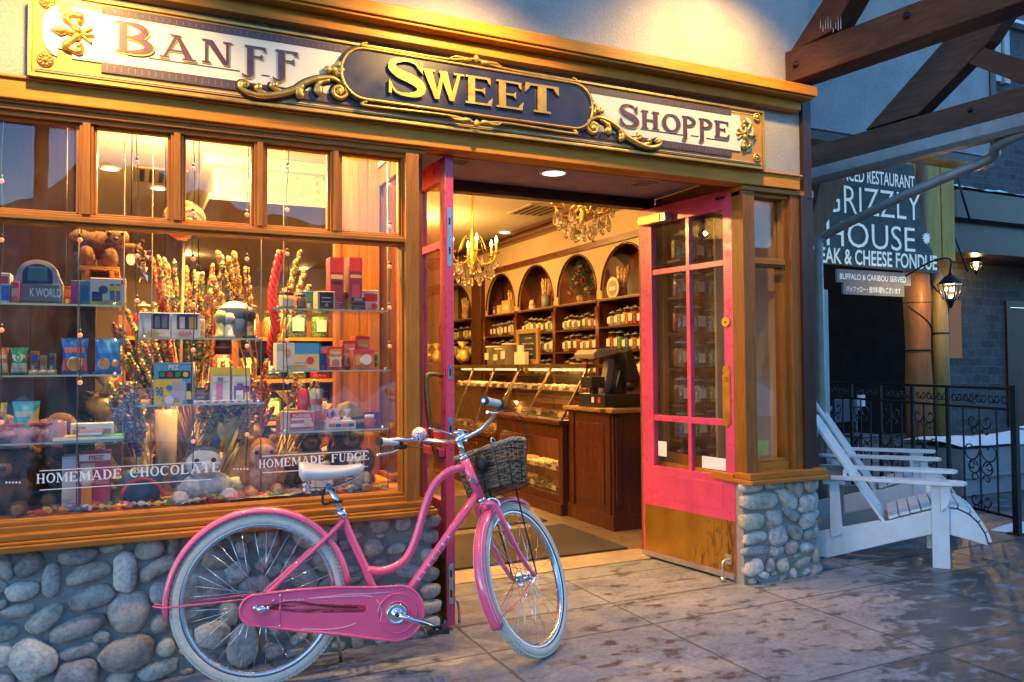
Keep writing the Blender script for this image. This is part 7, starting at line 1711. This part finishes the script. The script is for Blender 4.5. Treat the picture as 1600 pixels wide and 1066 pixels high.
WR = [(.6, .05, .05), (.7, .5, .06), (.06, .3, .12), (.7, .26, .04), (.65, .25, .4), (.08, .2, .45), (.7, .66, .6)]
for i in range(44):
    px = 60+i*12.4; Yq = 3.90+.10*((i*7) % 5)/5; p = at(px, 790, Yq); m = MB(BASE(WR[i % 7], .25)); c = V((p.x, Yq, DZ+.018)); a = i*1.9; d = V((cos(a), sin(a), 0))*.022
    m.blob(c, (.017, .014, .013), 8, 6, .1); m.tube([c+d*.6, c+d*1.0, c+d*1.7], [.008, .004, .013], 6); m.tube([c-d*.6, c-d*1.0, c-d*1.7], [.008, .004, .013], 6)
    mesh_thing(m, 'wrapped_sweet', 'loose twist wrapped sweet scattered on the display floor, ' + ('red', 'yellow', 'green', 'orange', 'pink', 'blue', 'white')[i % 7], 'sweet', 'wrapped sweets on the display floor')
# dark sprig on the left
t_ = thing('fir_sprig', 'dark green fir sprig standing behind the crisp bags', 'plant', (at(146, 680, 4.35).x, 4.35, DZ)); p = at(146, 620, 4.35)
m = MB(plain('sprig_stem', (.10, .06, .03), .8)); m.cyl((p.x, 4.35, DZ), (p.x, 4.35, p.z-.02), .008, 6); m.build('stem', t_)
m = MB(plain('fir_needles2', (.02, .055, .025), .8, 0, .4, 30))
for k in range(420):
    h = rnd.random(); rr = .10*(1-h)**.7*(.4+.6*rnd.random()); a = rnd.uniform(0, 2*pi); c = V((p.x+rr*cos(a), 4.35+rr*sin(a), p.z-.34+.36*h)); d = V((cos(a), sin(a), .3)).normalized()*.05; s_ = V((-sin(a), cos(a), 0))*.006
    m.add([c-s_, c+s_, c+d], [(0, 1, 2)], False)
m.build('foliage', t_)
# plush animals, each one soft continuous body
def plush(name, label, px, y, Y, s, fur, parts, eyes=True, hat=None, z=None, facing=0.):
    p = at(px, y, Y); z0 = DZ if z is None else z
    t_ = thing(name, label, 'plush toy', (p.x, Y, z0), None)
    mats = {k: plain('fur_%s_%s' % (name, k), c, .95, 0, .3, 40, 1.) for k, c in fur.items()}
    m = MB()
    for k, (x, d, h), r in parts: m.use(mats[k]); m.blob((p.x+x*s, Y+d*s, z0+h*s), [q*s for q in r] if isinstance(r, tuple) else r*s, 14, 10, .06)
    for k, (x, d, h), r in parts:
        r3 = [q*s for q in r] if isinstance(r, tuple) else [r*s]*3; m.use(mats[k]); c = V((p.x+x*s, Y+d*s, z0+h*s))
        for _ in range(int(60+9000*max(r3)*max(r3)*4)):
            a, b_ = rnd.uniform(0, 2*pi), math.acos(rnd.uniform(-1, 1)); n_ = V((sin(b_)*cos(a), sin(b_)*sin(a), cos(b_))); q = c+V((n_.x*r3[0], n_.y*r3[1], n_.z*r3[2]))*.98
            o_ = n_.orthogonal().normalized(); o_ = (o_*cos(a*5)+n_.cross(o_)*sin(a*5)); m.add([q-o_*.0016, q+o_*.0016, q+(n_*.010+o_*rnd.uniform(-.006, .006)+V((0, 0, -.004)))*(.7+s*.3)], [(0, 1, 2)], False)
    m.build('body', t_)
    if eyes:
        m = MB(BASE(BLK, .15)); hx, hd, hh = eyes
        for q in (-1, 1): m.blob((p.x+(hx+q*.035)*s, Y+hd*s, z0+hh*s), .011*s, 8, 6)
        m.blob((p.x+hx*s, Y+(hd-.03)*s, z0+(hh-.035)*s), (.016*s, .01*s, .011*s), 8, 6); m.build('face', t_)
    if hat: hat(p.x, Y, z0, s, t_)
    return t_
sit = [('a', (0, 0, .09), (.085, .075, .095)), ('a', (0, -.02, .21), (.07, .065, .065)), ('b', (0, -.075, .195), (.035, .03, .028)), ('a', (-.055, -.01, .265), .024), ('a', (.055, -.01, .265), .024), ('a', (-.075, -.05, .10), (.03, .035, .05)), ('a', (.075, -.05, .10), (.03, .035, .05)), ('a', (-.06, -.09, .03), (.036, .05, .03)), ('a', (.06, -.09, .03), (.036, .05, .03)), ('b', (-.06, -.135, .03), (.024, .01, .022)), ('b', (.06, -.135, .03), (.024, .01, .022))]
husky = [('a', (0, .02, .06), (.12, .09, .065)), ('a', (.0, -.02, .16), (.075, .065, .07)), ('b', (0, .0, .19), (.07, .06, .05)), ('a', (0, -.085, .145), (.035, .04, .028)), ('b', (-.05, .0, .25), (.02, .012, .035)), ('b', (.05, .0, .25), (.02, .012, .035)), ('a', (-.10, -.08, .025), (.035, .07, .025)), ('a', (.10, -.08, .025), (.035, .07, .025)), ('b', (-.09, .03, .09), (.05, .06, .05)), ('a', (.15, .05, .05), (.06, .03, .03))]
plush('plush_husky', 'white and grey husky plush sitting on the kraft paper', 318, 770, 4.05, 1.05, {'a': (.72, .72, .72), 'b': (.14, .17, .22)}, husky, (0, -.085, .18))
plush('plush_monkey', 'orange plush animal with a round pale face at the centre bottom', 408, 770, 4.05, 1.0, {'a': (.50, .20, .06), 'b': (.62, .34, .24)}, sit[:2]+[('b', (0, -.075, .195), (.062, .03, .055)), ('b', (0, -.06, .09), (.075, .04, .07))]+sit[3:], (0, -.108, .215))
def mountie(x, Y, z, s, t_):
    m = MB(plain('felt_hat', (.30, .19, .09), .9)); m.lathe([(.115*s, .262*s), (.118*s, .270*s), (.06*s, .275*s), (.058*s, .30*s), (.045*s, .335*s), (.001, .35*s)], (x, Y-.02*s, z), 20); m.use(BASE(BLK)); m.lathe([(.0605*s, .276*s), (.0605*s, .287*s)], (x, Y-.02*s, z), 20, (0, 0, 1), False); m.build('hat', t_)
plush('plush_bear', 'brown plush bear wearing a broad felt hat at the right of the display floor', 542, 760, 4.18, 1.25, {'a': (.14, .06, .02), 'b': (.3, .16, .07)}, sit, (0, -.075, .235), mountie)
plush('plush_bear', 'small dark brown plush bear with a tan muzzle left of the saddle', 455, 770, 4.1, .72, {'a': (.10, .045, .02), 'b': (.50, .32, .16)}, sit, (0, -.075, .235))
plush('plush_dog', 'white and tan plush dog at the far right of the display floor', 556, 760, 3.98, .60, {'a': (.62, .56, .48), 'b': (.45, .22, .08)}, sit, (0, -.075, .235))
plush('plush_rabbit', 'small white and navy plush behind the bicycle saddle', 500, 765, 3.95, .55, {'a': (.70, .68, .66), 'b': (.05, .09, .2)}, sit, (0, -.075, .235))
plush('plush_bear', 'dark plush with large pale ears low on the left of the display', 50, 790, 4.25, 1.3, {'a': (.05, .035, .03), 'b': (.42, .26, .16)}, sit[:3]+[('b', (-.085, -.02, .275), (.05, .02, .045)), ('b', (.085, -.02, .275), (.05, .02, .045))]+sit[5:], (0, -.075, .235))
plush('plush_bear', 'brown plush at the bottom left edge of the window', 8, 800, 4.05, 1.0, {'a': (.12, .05, .025), 'b': (.3, .16, .08)}, sit, (0, -.075, .235))
plush('plush_bear', 'red and brown plush between the candy sticks under the lowest right shelf', 480, 770, 4.4, 1.1, {'a': (.45, .05, .04), 'b': (.6, .5, .4)}, sit, (0, -.075, .235))
zs = at(160, 420, 4.12).z
pl_ = plush('plush_bear', 'orange plush bear with a dark head perched high on a bracket at the left', 163, 420, 4.12, .80, {'a': (.52, .22, .05), 'b': (.05, .035, .03)}, [('a', (-.04, 0, .13), (.10, .07, .08)), ('a', (-.09, -.05, .06), (.05, .055, .06)), ('a', (.03, -.05, .05), (.045, .05, .07)), ('b', (.06, 0, .19), (.065, .06, .06)), ('b', (.02, .02, .25), .025), ('b', (.10, .02, .25), .025), ('a', (.14, -.03, .12), (.06, .03, .03)), ('a', (-.12, 0, .17), (.06, .04, .05))], (.06, -.055, .2), None, zs)
m = MB(M_wood); p = at(160, 420, 4.12); m.box(p.x-.09, 4.02, zs-.012, p.x+.07, 4.2, zs); m.box(p.x-.07, 4.08, zs-.10, p.x-.05, 4.2, zs-.012); m.box(p.x+.03, 4.08, zs-.10, p.x+.05, 4.2, zs-.012); m.box(p.x-.09, 4.2, zs-.12, p.x+.07, 4.55, zs); mesh_thing(m, 'wall_bracket', 'small wooden bracket under the orange plush bear', 'bracket')
# giant swirl lollipop behind the transom
lp = thing('giant_lollipop', 'giant swirled lollipop in red blue and yellow behind the transom', 'lollipop', at(288, 345, 4.3)); p = at(288, 345, 4.3); rl = at(322, 345, 4.3).x-p.x
SW = [BASE(c, .25) for c in ((.62, .05, .04), (.70, .42, .04), (.05, .07, .25), (.68, .22, .03), (.10, .06, .16), (.66, .5, .12))]
m = MB(SW[0])
for j in range(14):
    for i in range(72):
        m.use(SW[int((i/72*12+j/14*5.2)) % 6]); r0, r1 = rl*j/14, rl*(j+1)/14; a0, a1 = 2*pi*i/72, 2*pi*(i+1)/72; dm = lambda r: rl*.30*math.sqrt(max(0, 1-(r/rl)**2))
        m.add([(p.x+r*cos(a), 4.3-dm(r), p.z+r*sin(a)) for r, a in ((r0, a0), (r1, a0), (r1, a1), (r0, a1))], [(0, 1, 2, 3)], True)
m.add([(p.x+rl*cos(2*pi*i/36), 4.302, p.z+rl*sin(2*pi*i/36)) for i in range(36)], [tuple(range(36))])
m.build('swirl', lp)
m = MB(plain('lolly_stick', (.45, .33, .18), .6)); m.cyl((p.x, 4.31, p.z-rl*.9), (p.x-.02, 4.40, DZ), .007, 10); m.build('stick', lp)
# string lights
M_pinkb = emit('pink_bulb', (1., .30, .17), .16, .6); M_cord = plain('dark_cord', (.02, .03, .02), .6)
for i, (px, ys, wv) in enumerate(((2, (283, 375, 516, 660), 'at the left edge'), (125, (375, 524, 598), 'by the orange plush bear'), (214, (254, 400, 470), 'over the pair of STAR cartons'), (302, (264, 334, 405, 476, 547, 690), 'in front of the giant lollipop'), (386, (336, 405, 541, 679), 'right of the globe'), (449, (262, 328, 397, 532, 597), 'over the jam jars'), (609, (289, 354, 417, 481, 541), 'close to the right post'))):
    p = at(px, 400, 3.89); t_ = thing('string_light', 'dark cord of small pink glowing bulbs hanging ' + wv, 'fairy lights', (p.x, 3.89, 2.6), 'strings of bulbs in the window')
    m = MB(M_cord); m.tube(smooth_path([(p.x+.006*sin(k*1.7+i), 3.89+.004*cos(k*2.1), 2.62-.16*k) for k in range(12)], 3), .0025, 5); m.build('cord', t_)
    for y in ys:
        q = at(px, y, 3.885); m = MB(M_pinkb); m.blob(q, .0105, 10, 8); m.use(M_cord); m.cyl(q+V((0, .002, .010)), q+V((0, .004, .026)), .006, 8); m.build('bulb', t_)
# silver ornament
t_ = thing('hanging_ornament', 'sparkling silver ornament hanging left of the globe', 'ornament', at(222, 410, 4.2)); m = MB(plain('silver_foil', (.75, .72, .62), .12, .9, .1))
p = at(222, 410, 4.2)
for k in range(26): a = rnd.uniform(0, 6.3); d = V((cos(a)*.5, .3*sin(a), rnd.uniform(-1, 1)))*.05; c = p+V((rnd.uniform(-.02, .02), 0, rnd.uniform(-.10, .10))); m.add([c, c+d, c+d*.6+V((.012, 0, .01))], [(0, 1, 2)], False)
m.build('tinsel', t_)
# bare bulbs deeper in the room
for i, (px, y) in enumerate(((258, 434), (310, 434), (205, 405))):
    p = at(px, y, 5.6); t_ = thing('pendant_bulb', ['glowing bare bulb behind the pair of STAR cartons', 'dim bare bulb to the right, on a black cord', 'bare bulb on a black cord left of the silver ornament'][i], 'bulb', p, 'bare pendant bulbs')
    m = MB(M_flame if i == 0 else emit('dim_bulb', (1, .6, .25), .3)); m.blob(p, (.03, .03, .04), 10, 8); m.build('glass_bulb', t_); m = MB(M_cord); m.cyl(p+V((0, 0, .04)), p+V((0, 0, .09)), .016, 8); m.cyl(p+V((0, 0, .09)), (p.x, p.y, CZ-.01), .004, 6); m.build('cord', t_)
# candy sticks: five colourings of one shape, fanned out of holders
def cm(name, cols, sc):
    m_, t, b = new_mat(name); v = nd(t, 'ShaderNodeTexVoronoi'); v.inputs['Scale'].default_value = sc; t.links.new(coords(t), v.inputs['Vector'])
    s = nd(t, 'ShaderNodeSeparateXYZ'); t.links.new(v.outputs['Color'], s.inputs[0]); r = t.nodes.new('ShaderNodeValToRGB'); r.color_ramp.interpolation = 'CONSTANT'; e = r.color_ramp.elements
    while len(e) < len(cols): e.new(.5)
    for i, (q, c) in enumerate(zip(e, cols)): q.position = i/len(cols); q.color = (*c, 1)
    t.links.new(s.outputs[0], r.inputs[0]); t.links.new(mixc(t, 1., r.outputs[0], ramp(t, v.outputs['Distance'], [(.15, (1, 1, 1)), (.75, (.5, .5, .5))]), 'MULTIPLY'), b.inputs['Base Color']); b.inputs['Roughness'].default_value = .22; bump(t, b, v.outputs['Distance'], .8, .006); return m_
CM = [cm('beads_bright', [(.6, .05, .04), (.7, .5, .05), (.06, .25, .08), (.68, .25, .03), (.05, .14, .4), (.75, .68, .45), (.8, .5, .12)], 75), cm('beads_red', [(.5, .03, .03), (.66, .2, .04), (.7, .55, .3), (.3, .02, .03)], 75),
      cm('beads_blue', [(.04, .12, .38), (.5, .55, .62), (.08, .28, .5), (.4, .05, .2)], 75), cm('beads_brown', [(.2, .08, .03), (.7, .42, .12), (.75, .6, .33), (.6, .25, .06)], 75), cm('beads_green', [(.04, .2, .08), (.05, .04, .04), (.6, .5, .14), (.66, .3, .08), (.05, .2, .2)], 75)]
M_stick = plain('bare_wood_stick', (.55, .38, .18), .6, 0, .15, 20)
SD = {}
def stick_mesh(k, fat):
    m = MB(M_stick); m.tube([(0, 0, 0), (0, 0, .6)], .0035, 5); m.use(CM[k]); r = .0155 if fat else .0125
    m.tube([(r*.18*cos(i*1.3), r*.18*sin(i*1.3), .58+.42*i/22) for i in range(23)], [r*(.35 if i in (0, 22) else 1+.14*sin(i*2.4)) for i in range(23)], 8); return m
def fan(base, tips, cols, Y, label, group, fat=False, jit=.06):
    b0 = at(base[0], base[1], Y)
    for i, tp_ in enumerate(tips):
        e = at(tp_[0], tp_[1], Y+rnd.uniform(-jit, jit)); b_ = b0+V((rnd.uniform(-.03, .03), rnd.uniform(-.03, .03), rnd.uniform(-.03, .05))); d = e-b_
        k = cols[i % len(cols)]; key = (k, fat)
        if key not in SD:
            o = stick_mesh(k, fat).build('candy_stick'); SD[key] = o.data
        else: o = bpy.data.objects.new('candy_stick', SD[key]); COL.objects.link(o)
        o.location = b_; o.rotation_mode = 'QUATERNION'; o.rotation_quaternion = d.to_track_quat('Z', 'Y'); s = d.length; o.scale = (1, 1, s)
        tag(o, label, 'candy stick', group)
def rt(n, xr, yr): return [(rnd.uniform(*xr), rnd.uniform(*yr)) for _ in range(n)]
CN = ['multicoloured', 'red', 'blue', 'brown and cream', 'dark green']
fans = [((300, 730), rt(40, (175, 260), (470, 560)), (0, 3, 1, 0, 4), 4.36, 'beaded candy stick leaning left in the dense cluster left of the STAR cartons'),
        ((300, 730), rt(46, (235, 350), (395, 500)), (3, 0, 4, 1, 0), 4.42, 'beaded candy stick in the tall upright cluster behind the STAR cartons'),
        ((245, 790), rt(28, (168, 215), (590, 660)), (2, 2, 0, 2), 4.22, 'bluish candy stick slanting left below the lower left shelf'),
        ((285, 740), rt(26, (325, 400), (585, 640)), (4, 3, 0, 4), 4.25, 'dark candy stick slanting right under the lower centre shelf'),
        ((395, 585), [(339, 391), (365, 392), (346, 408), (331, 430), (356, 400), (384, 416), (327, 452)], (3, 0, 4, 3, 0), 4.28, 'fat candy tube leaning left above the grey globe'),
        ((425, 570), [(470, 391), (477, 420), (456, 436), (463, 405), (485, 445), (446, 450)], (4, 3, 0), 4.30, 'fat candy tube leaning right above the jam jars'),
        ((425, 760), rt(22, (455, 505), (580, 650)), (3, 4, 0, 3), 4.32, 'candy stick leaning right behind the lowest right shelf'),
        ((370, 770), rt(20, (330, 430), (560, 640)), (1, 0, 1, 3), 4.40, 'reddish candy stick standing behind the lower centre shelf'),
        ((340, 760), rt(18, (390, 405), (590, 660)), (1, 3), 4.20, 'orange candy stick in the upright bunch above the orange plush animal')]
for n, (b_, tips, cols, Y, lb) in enumerate(fans): fan(b_, tips, cols, Y, lb, lb.replace('stick', 'sticks').replace('tube', 'tubes'), n in (4, 5))
# red licorice twist
for i, pts in enumerate((((440, 392), (430, 430), (425, 470), (432, 520)), ((432, 500), (424, 540), (430, 570)))):
    m = MB(BASE((.45, .02, .02), .3)); base_ = [at(*q, 4.2) for q in pts]
    for k in range(4): sp = smooth_path(base_, 8); m.tube([q+V((.014*cos(j*.7+k*1.57), .014*sin(j*.7+k*1.57), 0)) for j, q in enumerate(sp)], .011, 6)
    mesh_thing(m, 'licorice_rope', ['twisted red licorice rope hanging left of the jam jars', 'shorter red licorice rope below the jam jars'][i], 'licorice', 'red licorice ropes')
# holders
M_vase = plain('milky_vase', (.36, .29, .20), .2, 0, .1)
for i, (px, y, Y, c, hh) in enumerate(((260, 640, 4.28, 0, 0), (300, 690, 4.45, 1, 0), (372, 700, 4.48, 2, 0), (425, 690, 4.42, 3, 0))):
    p = at(px, y, Y); h = p.z-DZ; r = .05; t_ = thing('candy_vase', ['tall milky vase of candy sticks right of the blue bucket', 'gold holder at the root of the big candy cluster', 'copper holder behind the orange plush animal', 'tan holder behind the lowest right shelf'][i], 'vase', (p.x, Y, DZ))
    m = MB([M_vase, M_foil, plain('copper_pot', (.45, .2, .08), .35, .6), plain('tan_pot', (.4, .26, .12), .6)][i]); m.lathe([(r*.9, 0), (r, .02), (r*.96, h*.5), (r*1.05, h), (r*.95, h), (r*.9, h*.5)], (p.x, Y, DZ), 18); m.build('pot', t_)
# shelves of wrapped sweets farther back, behind the cluster
bk = thing('back_shelf', 'low wooden shelf stack of sweet jars seen between the candy sticks', 'shelves', (at(330, 640, 5.3).x, 5.3, .02))
xa_, xb_ = at(190, 640, 5.2).x, at(520, 640, 5.2).x
m = MB(M_woodZ); m.box(xa_, 5.34, .02, xb_, 5.37, 1.62)
for x in (xa_, xb_, (xa_+xb_)/2): m.box(x-.02, 5.08, .02, x+.02, 5.34, 1.62)
m.build('carcass', bk)
for i, z in enumerate((.72, .98, 1.24, 1.50)):
    m = MB(M_wood); m.box(xa_, 5.08, z-.02, xb_, 5.34, z); m.build('shelf', bk)
    n = 8
    for k in range(n):
        c = ['orange', 'red', 'yellow', 'white', 'green', 'pink', 'brown', 'blue'][(i*3+k*5) % 8]
        jar(c, (xa_+.11+(xb_-xa_-.2)*k/(n-1), 5.17, z), f'jar of {c} sweets, {ORD[k]} from left, {ORD[i]} level behind the candy sticks', 'jars behind the candy sticks', 'y', 1.1)
# ------------------------------------------------------------------ warm light inside
INT = (1., .54, .15)
for i, (x, y, z, e) in enumerate(((.2, 6.2, 2.75, 62), (2.6, 6.4, 2.7, 18), (3.0, 9.0, 2.7, 26), (.6, 10.5, 2.7, 32), (2.2, 11.5, 2.7, 16))):
    light('room_fill_light', 'POINT', (x, y, z), e, INT, shadow_soft_size=.015)  # point lights without fittings, added to warm the room
for x in (.1, .6, 1.0):
    light('window_light', 'SPOT', (x, 4.15, 2.95), 62, INT, spot_size=R(120), spot_blend=.6, shadow_soft_size=.02)
